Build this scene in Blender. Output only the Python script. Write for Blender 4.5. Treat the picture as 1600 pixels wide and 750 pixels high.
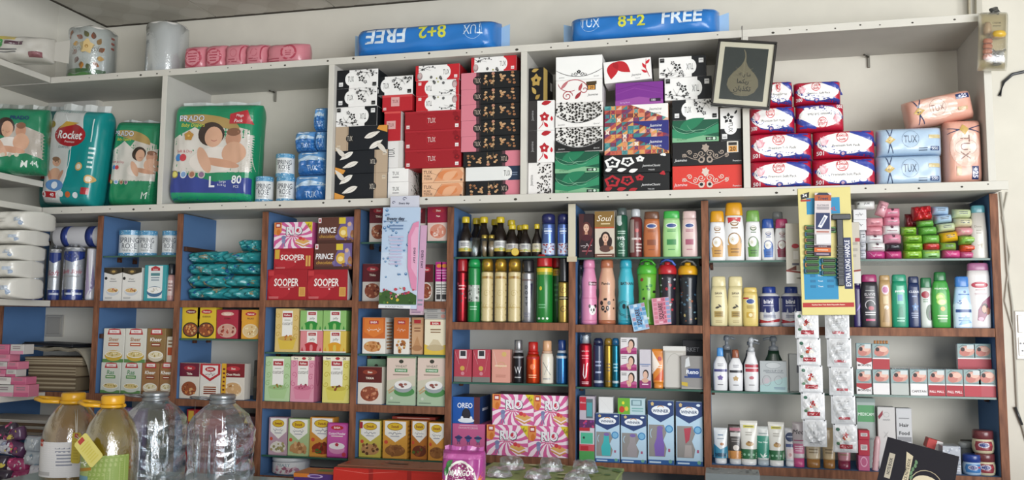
import bpy, math, random
from mathutils import Vector, Matrix

# ---------------------------------------------------------------- camera, world, light
SC = bpy.context.scene
for o in list(bpy.data.objects): bpy.data.objects.remove(o)
YAW, PIT, ROL, FPX, DIST, EYE = .236877, .0951041, .0075612, 1368.56, 3.3, 1.5
cy_, sy_, cp_, sp_ = math.cos(YAW), math.sin(YAW), math.cos(PIT), math.sin(PIT)
FW = Vector((-sy_*cp_, cy_*cp_, sp_)); R0 = Vector((cy_, sy_, 0)); U0 = R0.cross(FW)
RT = R0*math.cos(ROL)+U0*math.sin(ROL); UPV = U0*math.cos(ROL)-R0*math.sin(ROL)
CAM = Vector((0, -DIST, EYE))
cd = bpy.data.cameras.new('camera'); cam = bpy.data.objects.new('camera', cd); SC.collection.objects.link(cam)
mm = Matrix((RT, UPV, -FW)).transposed().to_4x4(); mm.translation = CAM; cam.matrix_world = mm
cd.sensor_width = 36; cd.lens = FPX/1600*36; cd.clip_start = .05; SC.camera = cam
SC.view_settings.view_transform = 'Standard'; SC.view_settings.look = 'None'
SC.view_settings.gamma = 1; SC.view_settings.use_curve_mapping = False
SC.view_settings.exposure = .32
W = bpy.data.worlds.new('world'); SC.world = W; W.use_nodes = True
W.node_tree.nodes['Background'].inputs[0].default_value = (.86, .92, 1, 1)
W.node_tree.nodes['Background'].inputs[1].default_value = .44
def area(name, loc, aim, sx, sy, watts, col):
    l = bpy.data.lights.new(name, 'AREA'); l.shape = 'RECTANGLE'; l.size = sx; l.size_y = sy
    l.energy = watts; l.color = col
    o = bpy.data.objects.new(name, l); SC.collection.objects.link(o); o.location = loc
    o.rotation_euler = (Vector(aim)-Vector(loc)).to_track_quat('-Z', 'Y').to_euler()
area('shopfront_daylight', (3.0, -5.2, 1.45), (.1, 0, 1.7), 3.6, 2.8, 255, (.97, .985, 1))
area('ceiling_lamp', (.2, -3.4, 2.75), (.2, 0, 1.3), .5, 1.2, 14, (1, .98, .94))

# ---------------------------------------------------------------- helpers
def at(x, y, Y):
    """photo pixel -> point on the vertical plane y = Y"""
    d = RT*((x-800)/FPX)-UPV*((y-375)/FPX)+FW
    return CAM+d*((Y+DIST)/d.y)
MATS = {}
def lin(h):
    h = h.lstrip('#')
    if len(h) == 3: h = ''.join(c*2 for c in h)
    f = lambda c: c/12.92 if c <= .04045 else ((c+.055)/1.055)**2.4
    return [f(int(h[i:i+2], 16)/255) for i in (0, 2, 4)]
KIND = {'p': (.5, .35, 0, 0), 'g': (.28, .5, 0, .15), 'f': (.3, .5, 0, .35), 'm': (.3, .5, .75, 0), 'w': (.85, .2, 0, 0), 'b': (.6, .3, 0, 0)}
def M(col, kind='p'):
    k = (col, kind)
    if k in MATS: return MATS[k]
    m = bpy.data.materials.new('m_%s_%s' % k); m.use_nodes = True; nt = m.node_tree; N = nt.nodes; L = nt.links
    bs = N['Principled BSDF']; MATS[k] = m
    if kind in ('c', 'o', 'v'):      # clear plastic / glass: a see-through sheet with a reflecting surface
        N.remove(bs); tr = N.new('ShaderNodeBsdfTransparent'); gl = N.new('ShaderNodeBsdfGlossy'); mx = N.new('ShaderNodeMixShader')
        lw = N.new('ShaderNodeLayerWeight'); lw.inputs[0].default_value = {'c': .36, 'o': .2, 'v': .12}[kind]
        nz = N.new('ShaderNodeTexNoise'); nz.inputs['Scale'].default_value = 30
        if kind == 'o':
            df = N.new('ShaderNodeBsdfDiffuse'); df.inputs[0].default_value = (*lin(col), 1); m2 = N.new('ShaderNodeMixShader'); m2.inputs[0].default_value = .5
        bp = N.new('ShaderNodeBump'); bp.inputs['Strength'].default_value = .25 if kind != 'v' else 0; bp.inputs['Distance'].default_value = .004
        L.new(nz.outputs[0], bp.inputs['Height']); L.new(bp.outputs[0], gl.inputs['Normal'])
        c = lin(col); tr.inputs[0].default_value = (*c, 1); gl.inputs[0].default_value = (.95, .97, 1, 1); gl.inputs['Roughness'].default_value = .12
        ma = N.new('ShaderNodeMath'); ma.operation = 'MULTIPLY_ADD'; ma.inputs[1].default_value = .85; ma.inputs[2].default_value = .13 if kind == 'c' else .02
        L.new(lw.outputs['Facing'], ma.inputs[0]); L.new(ma.outputs[0], mx.inputs[0]); 
        if kind == 'o': L.new(tr.outputs[0], m2.inputs[1]); L.new(df.outputs[0], m2.inputs[2]); L.new(m2.outputs[0], mx.inputs[1])
        else: L.new(tr.outputs[0], mx.inputs[1])
        L.new(gl.outputs[0], mx.inputs[2])
        L.new(mx.outputs[0], N['Material Output'].inputs[0]); return m
    ro, sp, me, co = KIND[kind]; c = lin(col)
    tc = N.new('ShaderNodeTexCoord'); nz = N.new('ShaderNodeTexNoise'); nz.inputs['Scale'].default_value = 9 if kind in 'wb' else 25
    nz.inputs['Detail'].default_value = 4
    L.new(tc.outputs['Object'], nz.inputs['Vector'])
    mx = N.new('ShaderNodeMix'); mx.data_type = 'RGBA'
    lo = .86 if kind in 'wb' else .95
    mx.inputs[6].default_value = (c[0]*lo, c[1]*lo, c[2]*lo, 1); mx.inputs[7].default_value = (*c, 1)
    L.new(nz.outputs[0], mx.inputs[0]); L.new(mx.outputs[2], bs.inputs['Base Color'])
    bs.inputs['Roughness'].default_value = ro; bs.inputs['Specular IOR Level'].default_value = sp
    bs.inputs['Metallic'].default_value = me; bs.inputs['Coat Weight'].default_value = co; bs.inputs['Coat Roughness'].default_value = .12
    return m
def wood(col, col2, sc=14):
    m = M(col, 'b'); nt = m.node_tree; N = nt.nodes; L = nt.links; bs = N['Principled BSDF']
    tc = N.new('ShaderNodeTexCoord'); mp = N.new('ShaderNodeMapping'); mp.inputs['Scale'].default_value = (sc*3, sc*3, sc*.5) ; nz = N.new('ShaderNodeTexNoise')
    nz.inputs['Detail'].default_value = 6; nz.inputs['Scale'].default_value = 1.6
    L.new(tc.outputs['Object'], mp.inputs[0]); L.new(mp.outputs[0], nz.inputs['Vector'])
    rp = N.new('ShaderNodeValToRGB'); rp.color_ramp.elements[0].position = .35; rp.color_ramp.elements[1].position = .65
    rp.color_ramp.elements[0].color = (*lin(col), 1); rp.color_ramp.elements[1].color = (*lin(col2), 1)
    L.new(nz.outputs[0], rp.inputs[0]); L.new(rp.outputs[0], bs.inputs['Base Color'])

class MB:
    def __init__(s): s.v = []; s.f = []; s.m = []; s.s = []; s.mats = []
    def mi(s, c, k='p'):
        m = M(c, k)
        if m not in s.mats: s.mats.append(m)
        return s.mats.index(m)
    def add(s, vs, fs, c, k='p', sm=False):
        o = len(s.v); s.v += [tuple(v) for v in vs]; i = s.mi(c, k)
        for f in fs: s.f.append([a+o for a in f]); s.m.append(i); s.s.append(sm)
        return s
    def box(s, x0, y0, z0, x1, y1, z1, c, k='p', b=0, cols=None):
        """box with chamfered edges; cols: {'l','r','f','k','t','u': colour}"""
        b = min(b, (x1-x0)*.3, (y1-y0)*.3, (z1-z0)*.3)
        if b <= 0:
            vs = [(x, y, z) for z in (z0, z1) for y in (y0, y1) for x in (x0, x1)]
            F = {'u': (0, 2, 3, 1), 't': (4, 5, 7, 6), 'f': (0, 1, 5, 4), 'k': (2, 6, 7, 3), 'l': (0, 4, 6, 2), 'r': (1, 3, 7, 5)}
            o = len(s.v); s.v += vs
            for n, f in F.items():
                s.f.append([a+o for a in f]); s.m.append(s.mi((cols or {}).get(n, c), k)); s.s.append(False)
            return s
        lo = (x0, y0, z0); hi = (x1, y1, z1); o = len(s.v); idx = {}
        for cx in (0, 1):
            for cy in (0, 1):
                for cz in (0, 1):
                    for a in range(3):
                        q = [hi[i] if (cx, cy, cz)[i] else lo[i] for i in range(3)]
                        for i in range(3):
                            if i != a: q[i] += -b if (cx, cy, cz)[i] else b
                        idx[cx, cy, cz, a] = len(s.v); s.v.append(tuple(q))
        nm = {(0, 0): 'l', (0, 1): 'r', (1, 0): 'f', (1, 1): 'k', (2, 0): 'u', (2, 1): 't'}
        def quad(keys, col, out):
            f = [idx[k_] for k_ in keys]
            a, b_, c_ = (Vector(s.v[i]) for i in f[:3])
            if (b_-a).cross(c_-a).dot(Vector(out)) < 0: f.reverse()
            s.f.append(f); s.m.append(s.mi(col, k)); s.s.append(False)
        for a in range(3):
            u, w = [i for i in range(3) if i != a]
            for e in (0, 1):
                ks = []
                for (p, q) in ((0, 0), (1, 0), (1, 1), (0, 1)):
                    t = [0, 0, 0]; t[a] = e; t[u] = p; t[w] = q; ks.append((*t, a))
                n = [0, 0, 0]; n[a] = 1 if e else -1; quad(ks, (cols or {}).get(nm[a, e], c), n)
        for a in range(3):            # edges along axis a
            u, w = [i for i in range(3) if i != a]
            for p in (0, 1):
                for q in (0, 1):
                    t0 = [0, 0, 0]; t0[u] = p; t0[w] = q; t1 = list(t0); t1[a] = 1; n = [0, 0, 0]; n[u] = 2*p-1; n[w] = 2*q-1
                    quad([(*t0, u), (*t0, w), (*t1, w), (*t1, u)], c, n)
        for cx in (0, 1):
            for cy in (0, 1):
                for cz in (0, 1): quad([(cx, cy, cz, 0), (cx, cy, cz, 1), (cx, cy, cz, 2)], c, (2*cx-1, 2*cy-1, 2*cz-1))
        return s
    def lathe(s, prof, c, k='g', seg=28, n=2., dr=1., wob=None, sm=True):
        """prof: (r, z[, depth ratio]); closed at both ends"""
        rings = []
        for q in prof:
            r, z = q[0], q[1]; d = q[2] if len(q) > 2 else dr; ring = []
            for i in range(seg):
                t = 2*math.pi*i/seg; ct, st = math.cos(t), math.sin(t)
                x = r*math.copysign(abs(ct)**(2/n), ct); y = r*d*math.copysign(abs(st)**(2/n), st)
                if wob: x, y, z2 = wob(x, y, z, t); ring.append((x, y, z2))
                else: ring.append((x, y, z))
            rings.append(ring)
        o = len(s.v); i_ = s.mi(c, k)
        for g in rings: s.v += g
        for j in range(len(rings)-1):
            for i in range(seg):
                a = o+j*seg+i; b = o+j*seg+(i+1) % seg
                s.f.append([a, b, b+seg, a+seg]); s.m.append(i_); s.s.append(sm)
        for j, rev in ((0, True), (len(rings)-1, False)):
            f = [o+j*seg+i for i in range(seg)]
            if rev: f.reverse()
            s.f.append(f); s.m.append(i_); s.s.append(False)
        return s
    def tube(s, pts, r, c, k='g', seg=8):
        pts = [Vector(p) for p in pts]; o = len(s.v); i_ = s.mi(c, k)
        for j, p in enumerate(pts):
            t = (pts[min(j+1, len(pts)-1)]-pts[max(j-1, 0)]).normalized()
            a = t.cross(Vector((0, 0, 1)) if abs(t.z) < .9 else Vector((1, 0, 0))).normalized(); b = t.cross(a)
            for i in range(seg):
                h = 2*math.pi*i/seg; s.v.append(tuple(p+a*(r*math.cos(h))+b*(r*math.sin(h))))
        for j in range(len(pts)-1):
            for i in range(seg):
                q = o+j*seg+i; w = o+j*seg+(i+1) % seg; s.f.append([q, w, w+seg, q+seg]); s.m.append(i_); s.s.append(True)
        s.f.append([o+i for i in range(seg)][::-1]); s.m.append(i_); s.s.append(False)
        e = o+(len(pts)-1)*seg; s.f.append([e+i for i in range(seg)]); s.m.append(i_); s.s.append(False)
        return s
    def build(s, name, parent=None):
        me = bpy.data.meshes.new(name); me.from_pydata(s.v, [], s.f)
        for m in s.mats: me.materials.append(m)
        me.polygons.foreach_set('material_index', s.m); me.polygons.foreach_set('use_smooth', s.s); me.update()
        o = bpy.data.objects.new(name, me); SC.collection.objects.link(o); o.parent = parent
        return o
def empty(name, loc=(0, 0, 0)):
    o = bpy.data.objects.new(name, None); o.empty_display_size = .02; SC.collection.objects.link(o); o.location = loc; return o
LAB = {}
def tag(o, label, cat, group=None):
    o['label'] = label; o['category'] = cat
    if group: o['group'] = group
    LAB[label] = LAB.get(label, 0)+1
    return o
def struct(o, label=None):
    o['kind'] = 'structure'
    if label: o['label'] = label
    return o

# ---------------------------------------------------------------- printing on surfaces (u, v in 0..1 of a face)
def r(u0, v0, u1, v1, c): return ('p', [(u0, v0), (u1, v0), (u1, v1), (u0, v1)], c)
def p(pts, c): return ('p', pts, c)
def e(u, v, ru, rv, c, rot=0): return ('e', u, v, ru, rv, c, rot)          # rv=None: a circle
def t(s, u, v, h, c, wm=.9, b=0, sh=0, rot=0): return ('t', s, u, v, h, c, wm, b, sh, rot)
def st(pts, w, c): return ('s', pts, w, c)
TX = {}
def text_geo(s, b=0):
    k = (s, b)
    if k not in TX:
        cu = bpy.data.curves.new('txt', 'FONT'); cu.body = s; cu.resolution_u = 2; cu.offset = .022*b; cu.fill_mode = 'BOTH'
        ob = bpy.data.objects.new('txt', cu); me = bpy.data.meshes.new_from_object(ob)
        vs = [(v.co.x, v.co.y) for v in me.vertices]; fs = [tuple(q.vertices) for q in me.polygons]
        bpy.data.objects.remove(ob); bpy.data.curves.remove(cu); bpy.data.meshes.remove(me)
        if not vs: vs = [(0, 0)]
        x0 = min(v[0] for v in vs); x1 = max(v[0] for v in vs); y0 = min(v[1] for v in vs); y1 = max(v[1] for v in vs)
        hh = max(y1-y0, .01)
        TX[k] = ([((x-(x0+x1)/2)/hh, (y-(y0+y1)/2)/hh) for x, y in vs], fs, (x1-x0)/hh)
    return TX[k]
def refine(vs, fs, ml):
    out = []; stack = []
    for f in fs:
        q = [vs[i] for i in f]
        for i in range(1, len(q)-1): stack.append((q[0], q[i], q[i+1], 0))
    while stack:
        a, b, c, n = stack.pop()
        L = [math.dist(a, b), math.dist(b, c), math.dist(c, a)]; m = max(L)
        if m < ml or n > 9: out.append((a, b, c)); continue
        if m == L[1]: a, b, c = b, c, a
        elif m == L[2]: a, b, c = c, a, b
        h = ((a[0]+b[0])/2, (a[1]+b[1])/2); stack += [(a, h, c, n+1), (h, b, c, n+1)]
    return [q for tr_ in out for q in tr_], [(3*i, 3*i+1, 3*i+2) for i in range(len(out))]
def decals(mb, fn, w, h, ds, kind='p', ml=None, off=.0004, step=.00005):
    o = off
    for d in flat(ds):
        if d[0] == 'p': vs = [(u*w, v*h) for u, v in d[1]]; fs = [tuple(range(len(vs)))]; c = d[2]
        elif d[0] == 'e':
            _, u, v, ru, rv, c, rot = d; a = ru*w; b = a if rv is None else rv*h; n = 20; cr, sr = math.cos(rot), math.sin(rot); vs = []
            if a < .004: n = 10
            for i in range(n):
                q = 2*math.pi*i/n; x, y = a*math.cos(q), b*math.sin(q); vs.append((u*w+x*cr-y*sr, v*h+x*sr+y*cr))
            fs = [tuple(range(n))]
        elif d[0] == 't':
            _, s, u, v, hh, c, wm, b, sh, rot = d; gv, gf, gw = text_geo(s, b); hh *= h
            span = w if abs(math.sin(rot)) < .7 else h
            sx = hh*min(1, wm*span/max(gw*hh, 1e-6)); cr, sr = math.cos(rot), math.sin(rot); vs = []
            for x, y in gv:
                x, y = x*sx+sh*y*hh, y*hh; vs.append((u*w+x*cr-y*sr, v*h+x*sr+y*cr))
            fs = gf
        else:
            _, pts, wd, c = d; P = [(u*w, v*h) for u, v in pts]; wd = wd*w/2; vs = []
            for i, q in enumerate(P):
                a = P[max(i-1, 0)]; b = P[min(i+1, len(P)-1)]; dx, dy = b[0]-a[0], b[1]-a[1]; l = math.hypot(dx, dy) or 1
                f = wd*(1 if 0 < i < len(P)-1 or len(P) == 2 else .4); vs += [(q[0]-dy/l*f, q[1]+dx/l*f), (q[0]+dy/l*f, q[1]-dx/l*f)]
            fs = [(2*i, 2*i+1, 2*i+3, 2*i+2) for i in range(len(P)-1)]
        if ml: vs, fs = refine(vs, fs, ml)
        V3 = [fn(x, y, o) for x, y in vs]
        good = []
        for f in fs:                                      # facing outwards
            a, b, c3 = (Vector(vs[i]).to_2d() for i in f[:3]); ar = (b-a).cross(c3-a)
            if len(f) > 3: ar = sum(vs[f[i]][0]*vs[f[(i+1) % len(f)]][1]-vs[f[(i+1) % len(f)]][0]*vs[f[i]][1] for i in range(len(f)))
            good.append(f if ar >= 0 else tuple(reversed(f)))
        mb.add(V3, good, c, kind); o += step
def flat(ds):
    for d in ds:
        if isinstance(d, list): yield from flat(d)
        elif d is not None: yield d
def turn(ds):                                             # the same print upside down
    out = []
    for d in flat(ds):
        if d[0] == 'p': out.append(('p', [(1-u, 1-v) for u, v in d[1]], d[2]))
        elif d[0] == 'e': out.append(('e', 1-d[1], 1-d[2], d[3], d[4], d[5], d[6]+math.pi))
        elif d[0] == 't': out.append(d[:2]+(1-d[2], 1-d[3])+d[4:9]+(d[9]+math.pi,))
        else: out.append(('s', [(1-u, 1-v) for u, v in d[1]], d[2], d[3]))
    return out
def sub(ds, u0, v0, u1, v1):                              # a print scaled into part of a face
    out = []; a, b = u1-u0, v1-v0
    for d in flat(ds):
        if d[0] == 'p': out.append(('p', [(u0+u*a, v0+v*b) for u, v in d[1]], d[2]))
        elif d[0] == 'e': out.append(('e', u0+d[1]*a, v0+d[2]*b, d[3]*a, None if d[4] is None else d[4]*b, d[5], d[6]))
        elif d[0] == 't': out.append(d[:2]+(u0+d[2]*a, v0+d[3]*b, d[4]*b, d[5], d[6]*a)+d[7:])
        else: out.append(('s', [(u0+u*a, v0+v*b) for u, v in d[1]], d[2]*a, d[3]))
    return out
def arc(u, v, ru, rv, a0, a1, n=14): return [(u+ru*math.cos(a0+(a1-a0)*i/n), v+rv*math.sin(a0+(a1-a0)*i/n)) for i in range(n+1)]
def leaf(u, v, L, W_, ang, c, asp=1.):                    # pointed leaf; asp = face width / height
    ca, sa = math.cos(ang), math.sin(ang); P = []
    for i in range(9): q = i/8; P.append((q*L, W_*math.sin(math.pi*q**.8)))
    for i in range(7, 0, -1): q = i/8; P.append((q*L, -W_*math.sin(math.pi*q**.8)))
    return p([(u+x*ca-y*sa, v+(x*sa+y*ca)*asp) for x, y in P], c)
def flower(u, v, R, c, asp=1., n=5, c2=None, fat=.5, a0=.3):
    o = [leaf(u, v, R, R*fat, a0+2*math.pi*i/n, c, asp) for i in range(n)]
    if c2: o.append(e(u, v, R*.22, R*.22*asp, c2))
    return o
def blobs(u0, v0, u1, v1, n, cols, r0, r1, seed, asp=1., flatn=.7):
    g = random.Random(seed); o = []
    for i in range(n):
        a = r0+(r1-r0)*g.random(); o.append(e(u0+(u1-u0)*g.random(), v0+(v1-v0)*g.random(), a, a*asp*(flatn+(1-flatn)*g.random()), g.choice(cols), g.random()*3))
    return o
def lines(u0, v0, u1, v1, n, c, seed=0):                  # small print too fine to read
    g = random.Random(seed); o = []; h = (v1-v0)/n
    for i in range(n):
        a = (1-.6-.4*g.random())/2*(u1-u0); y = v1-h*(i+.5); o.append(r(u0+a, y-h*.22, u1-a, y+h*.22, c))
    return o
def script(u, v, w, h, c, seed=0, wd=.012):               # a line of cursive lettering
    g = random.Random(seed); pts = []; n = 26
    for i in range(n+1):
        q = i/n; pts.append((u-w/2+w*q, v+h*(.45*math.sin(q*19+seed)+.25*math.sin(q*41+2*seed))*(.5+.5*math.sin(q*7+seed))))
    o = [st(pts, wd, c)]
    for i in range(4): x = u+w*(g.random()-.5)*.8; o.append(e(x, v+h*(.7 if i % 2 else -.7), wd*.7, None, c))
    return o
def spiral(u, v, R, turns, c, wd, asp=1., a0=0, sgn=1):
    n = int(14*turns); return st([(u+R*(1-i/n*.85)*math.cos(a0+sgn*2*math.pi*turns*i/n), v+R*(1-i/n*.85)*math.sin(a0+sgn*2*math.pi*turns*i/n)*asp) for i in range(n+1)], wd, c)

# ---------------------------------------------------------------- shape builders; all stand with their base at the object's origin
def bb(px, Y, z=None):
    x0, y0, x1, y1 = px; cx = (x0+x1)/2; cy = (y0+y1)/2
    w = at(x1, cy, Y).x-at(x0, cy, Y).x; zb = at(cx, y1, Y).z if z is None else z
    return at(cx, cy, Y).x, w, zb, max(at(cx, y0, Y).z-zb, .01)
def obl(x, Y, dr=1.): return math.sqrt(1+(dr*x/(Y+DIST))**2)      # a round thing seen at a slant looks wider
def carton(name, label, cat, group, px, Y, z, d, col, ds=(), rz=0, ry=0, k='p', right=None, left=None, top=None, cols=None, bev=.0012, fl=True):
    x, w, zb, h = bb(px, Y, z); w -= .0012; h -= .0006; mb = MB()
    mb.box(-w/2, -d/2, 0, w/2, d/2, h, col, k, bev, cols)
    if h > w*1.15 and fl: mb.box(-w/2+.0015, -d/2+.002, h-.0004, w/2-.0015, -d/2+.02, h+.0006, col, k, .0003)   # tuck flap of an upright carton
    decals(mb, lambda a, b, o: (a-w/2, -d/2-o, b), w, h, ds, k)
    if right: decals(mb, lambda a, b, o: (w/2+o, a-d/2, b), d, h, right, k)
    if left: decals(mb, lambda a, b, o: (-w/2-o, d/2-a, b), d, h, left, k)
    if top: decals(mb, lambda a, b, o: (a-w/2, b-d/2, h+o), w, d, top, k)
    o = mb.build(name); o.location = (x, Y+d/2*math.cos(rz), zb+w/2*abs(math.sin(ry)))
    o.rotation_euler = (0, ry, rz)
    tag(o, label, cat, group); return zb+h+.0006
def interp(prof, z):
    prev = prof[0]
    for q in prof[1:]:
        if z <= q[1]:
            f = (z-prev[1])/max(q[1]-prev[1], 1e-6); return [prev[i]+(q[i]-prev[i])*f for i in (0, 2)]
        prev = q
    return [prof[-1][0], prof[-1][2]]
def bottle(name, label, cat, group, px, Y, z, parts, ds=(), dr=1., n=2., dk='g', seg=28, ry=0, extra=None, lab='print', rz=0):
    w = bb(px, Y)[1]; x, w, zb, h = bb(px, Y+w/2*dr, z); h -= .0005; R = (w/2-.0004)/obl(x, Y, dr); full = []
    ob = empty(name, (x, Y+R*dr, zb)); ob.rotation_euler = (0, ry, rz if dr < 1 else math.atan2(-x, Y+DIST)*.6)
    for nm, col, k, prof in parts:
        P = [(q[0]*R, q[1]*h, q[2] if len(q) > 2 else dr) for q in prof]
        MB().lathe(P, col, k, seg, n).build(nm, ob); full += [q for q in P if q[0] > R*.2]
    full.sort(key=lambda q: q[1])
    def fn(a, b, o):
        rr, d = interp(full, b); xx = a-R; q = min(abs(xx)/max(rr, 1e-5), .995)
        return (xx, -rr*d*(1-q**n)**(1/n)-o, b)
    if ds:
        mb = MB(); decals(mb, fn, 2*R, h, ds, dk, ml=.006, off=.0007); mb.build(lab, ob)
    if extra: extra(ob, R, h)
    tag(ob, label, cat, group); return zb+h
def pillow(name, label, cat, group, px, Y, z, d, col, ds=(), k='f', ry=0, rz=0, wr=.05, seed=0, nx=22, nz=16, pu=5, pv=4, crimp=None, rx=0, ml=.009, zone=None):
    x, w, zb, h = bb(px, Y+d*.35, z); nx = max(nx, int(w/.009)); nz = max(nz, int(h/.009)); zb += w/2*abs(math.sin(ry))*1.03; g = random.Random(seed+7); ph = [g.random()*6 for _ in range(8)]
    def th(u, v):
        f = max(0, 1-abs(u)**pu)**.5*max(0, 1-abs(v)**pv)**.5
        wv = wr*(math.sin(9*u+3*v+ph[0])*.5+math.sin(5*v-11*u+ph[1])*.4+math.sin(17*v+4*u*u+ph[2])*.25+.4*math.sin(23*u*abs(u)+6*v+ph[3])*(abs(u)**2))
        return d/2*f*(1+wv)
    def fn(a, b, o): u, v = a/w*2-1, b/h*2-1; return (a-w/2, -th(u, v)-o, b)
    def edge(s_): return math.sin(s_*math.pi/2)
    mb = MB(); 
    us = [edge(-1+2*i/nx) for i in range(nx+1)]; vs = [edge(-1+2*j/nz) for j in range(nz+1)]
    for sg in (-1, 1):
        V = [(u*w/2, sg*th(u, v), (v+1)*h/2) for v in vs for u in us]; W1 = nx+1
        F = [(j*W1+i, j*W1+i+1, (j+1)*W1+i+1, (j+1)*W1+i) for j in range(nz) for i in range(nx)]
        if sg > 0: F = [f[::-1] for f in F]
        mb.add(V, F, col, k, True)
    if ds: decals(mb, fn, w, h, ds, k, ml=ml, off=.0009, step=.00012)
    if crimp:                                              # flat sealed ends
        for sx in ((-1, 1) if crimp[0] == 'x' else ()):
            a = w/2*.985; b = w/2+crimp[1]; vv = [(sx*a, -.001, h*.12), (sx*b, -.001, h*.02), (sx*b, -.001, h*.98), (sx*a, -.001, h*.88)]
            vv += [(q[0], .001, q[2]) for q in vv]; mb.add(vv, [(0, 1, 2, 3), (7, 6, 5, 4), (0, 4, 5, 1), (1, 5, 6, 2), (2, 6, 7, 3), (3, 7, 4, 0)], crimp[2], k)
        if crimp[0] == 'z':
            a = h*.985; b = h+crimp[1]; n_ = 10
            vv = []
            for i in range(n_+1):
                q = -1+2*i/n_; wz = .004*math.sin(9*q+seed); vv += [(q*w*.46, -.001+wz, a-h*.03), (q*w*.48, -.001+wz*2, b+.003*math.sin(7*q))]
            mb.add(vv, [(2*i, 2*i+2, 2*i+3, 2*i+1) for i in range(n_)], crimp[2], k)
    o = mb.build(name); o.location = (x, Y+d/2, zb); o.rotation_euler = (rx, ry, rz)
    tag(o, label, cat, group); return zb+h
ORD = ['lowest', 'second from the bottom', 'third from the bottom', 'fourth from the bottom', 'fifth from the bottom', 'sixth from the bottom', 'seventh from the bottom', 'eighth from the bottom', 'topmost']
# ---------------------------------------------------------------- the room
YW, XL, XF = .255, -3.17, -2.89        # back wall, left wall, front line of the shelves along the left wall
ZT, ZU = 2.574, 1.99                   # top board and base board of the white rack
WALL, BOARD, EDGE, BLUE = 'dbd7cb', 'cbc9c3', 'd6d3ca', '587ba8'
wood('8c5d44', '67412f'); BRN = '8c5d44'
wood('8c8a82', '807e76', 3)
def slab(name, x0, y0, z0, x1, y1, z1, c, k='w', parent=None, b=0, cols=None):
    return MB().box(x0, y0, z0, x1, y1, z1, c, k, b, cols).build(name, parent)
struct(slab('wall_back', XL-.1, YW, 0, 3.2, YW+.12, 3.5, WALL))
struct(slab('wall_left', XL-.12, -3.6, 0, XL, YW, 3.5, WALL))
struct(slab('floor', XL-.1, -6.5, -.1, 4.2, YW, 0, 'c4bcae', 'b'))
mb = MB().box(XF, -3.6, 2.925, 3.2, YW, 2.95, 'b4b0a6', 'w')
for i in range(11):
    for j in range(7):                                     # printed leaf tiles with dark joints
        x, y = XF+i*.6, YW-j*.6
        mb.box(x+.003, y-.597, 2.918, x+.597, y-.003, 2.926, 'cac7bd', 'w')
        if j < 3 and i < 7:
            for a in range(4):
                for b in range(4):
                    u, v = x+.075+.15*a, y-.075-.15*b; q = [(u+.066*math.cos(h)*(1+.06*math.cos(4*h)), v+.066*math.sin(h)*(1+.06*math.cos(4*h)), 2.917) for h in [k*math.pi/8 for k in range(16)]]
                    mb.add(q, [tuple(range(15, -1, -1))], 'd2cfc6' if (a+b) % 2 else 'c3bfb5', 'w')
mb.box(XF, YW-.012, 2.914, 3.2, YW, 2.95, '4a463f', 'w'); mb.box(XF, -3.6, 2.914, XF+.012, YW, 2.95, '4a463f', 'w')
struct(mb.build('ceiling'))
# white rack over the cabinet
rack = tag(empty('display_rack', (-1, -.08, ZU)), 'long white two-board wall rack of chipped painted board above the blue cabinet', 'shelf rack')
def rpart(nm, x0, y0, z0, x1, y1, z1, c=BOARD, edge=None, nails=0, par=None, kid='edge_strip'):
    o = slab(nm, x0, y0, z0, x1, y1, z1, c, 'w'); o.parent = par or rack; o.matrix_parent_inverse = Matrix.Translation(-(par or rack).location)
    if edge:
        mb = MB().box(*edge, EDGE if kid == 'edge_strip' else BRN, 'w' if kid == 'edge_strip' else 'b', .001)
        g = random.Random(nm+str(x0)); x = edge[0]+.1
        while nails and x < edge[3]:                       # nail heads and chips along the edge
            zz = edge[2]+(edge[5]-edge[2])*(.3+.4*g.random()); a = .002+.004*g.random()*g.random()
            mb.add([(x+a*1.4*math.cos(h), edge[1]-.0004, zz+a*math.sin(h)) for h in [k*math.pi/4 for k in range(8)]], [tuple(range(8))], '4a4640', 'w'); x += .04+.16*g.random()
        mb.build(kid, o)
    return o
XR = .915
rpart('shelf_board', XL, -.078, ZT-.026, XR-.03, YW, ZT-.002, edge=(XL+.28, -.082, ZT-.028, XR-.02, -.078, ZT), nails=1)
rpart('shelf_board', XL, -.078, ZU-.026, XR+.01, YW, ZU, edge=(XL+.28, -.086, ZU-.03, XR+.02, -.078, ZU), nails=1)
for px in (254, 515.5, 818, 1166, 1547):
    x = at(px, 200, -.08).x; rpart('upright', x-.011, -.076, ZU, x+.011, YW, ZT-.026, edge=(x-.012, -.08, ZU, x+.012, -.076, ZT-.027), nails=0)
rpart('upright', XL, YW-.03, ZU, XF-.01, YW, ZT-.026, edge=(XF-.012, YW-.032, ZU, XF+.004, YW, ZT-.026))
for px, py in ((430, 128), (1357, 75)):                    # shelf hooks under the top board
    q = at(px, py, YW-.012); MB().box(q.x-.004, YW-.012, ZT-.075, q.x+.004, YW-.002, ZT-.026, '8a877e', 'w').tube([(q.x, YW-.012, ZT-.035), (q.x-.02, YW-.03, ZT-.03)], .003, '55524c', 'm').build('bracket', rack).matrix_parent_inverse = Matrix.Translation(-rack.location)
lr = tag(empty('corner_rack', (XF, -.5, ZU)), 'white board shelves running along the left wall towards the viewer', 'shelf rack')
Z1 = at(600, 470.5, 0).z; Z2 = at(60, 612, 0).z
for z, y1, y0 in ((ZT, -.084, -1.7), (2.105, -.09, -1.7), (ZU, -.088, -.43), (Z1, -.007, -1.7), (Z2, -.007, -1.7)):
    rpart('shelf_board', XL, y0, z-.024, XF-.004, y1, z-.001, edge=(XF-.004, y0, z-.026, XF, y1, z), par=lr)
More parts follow.
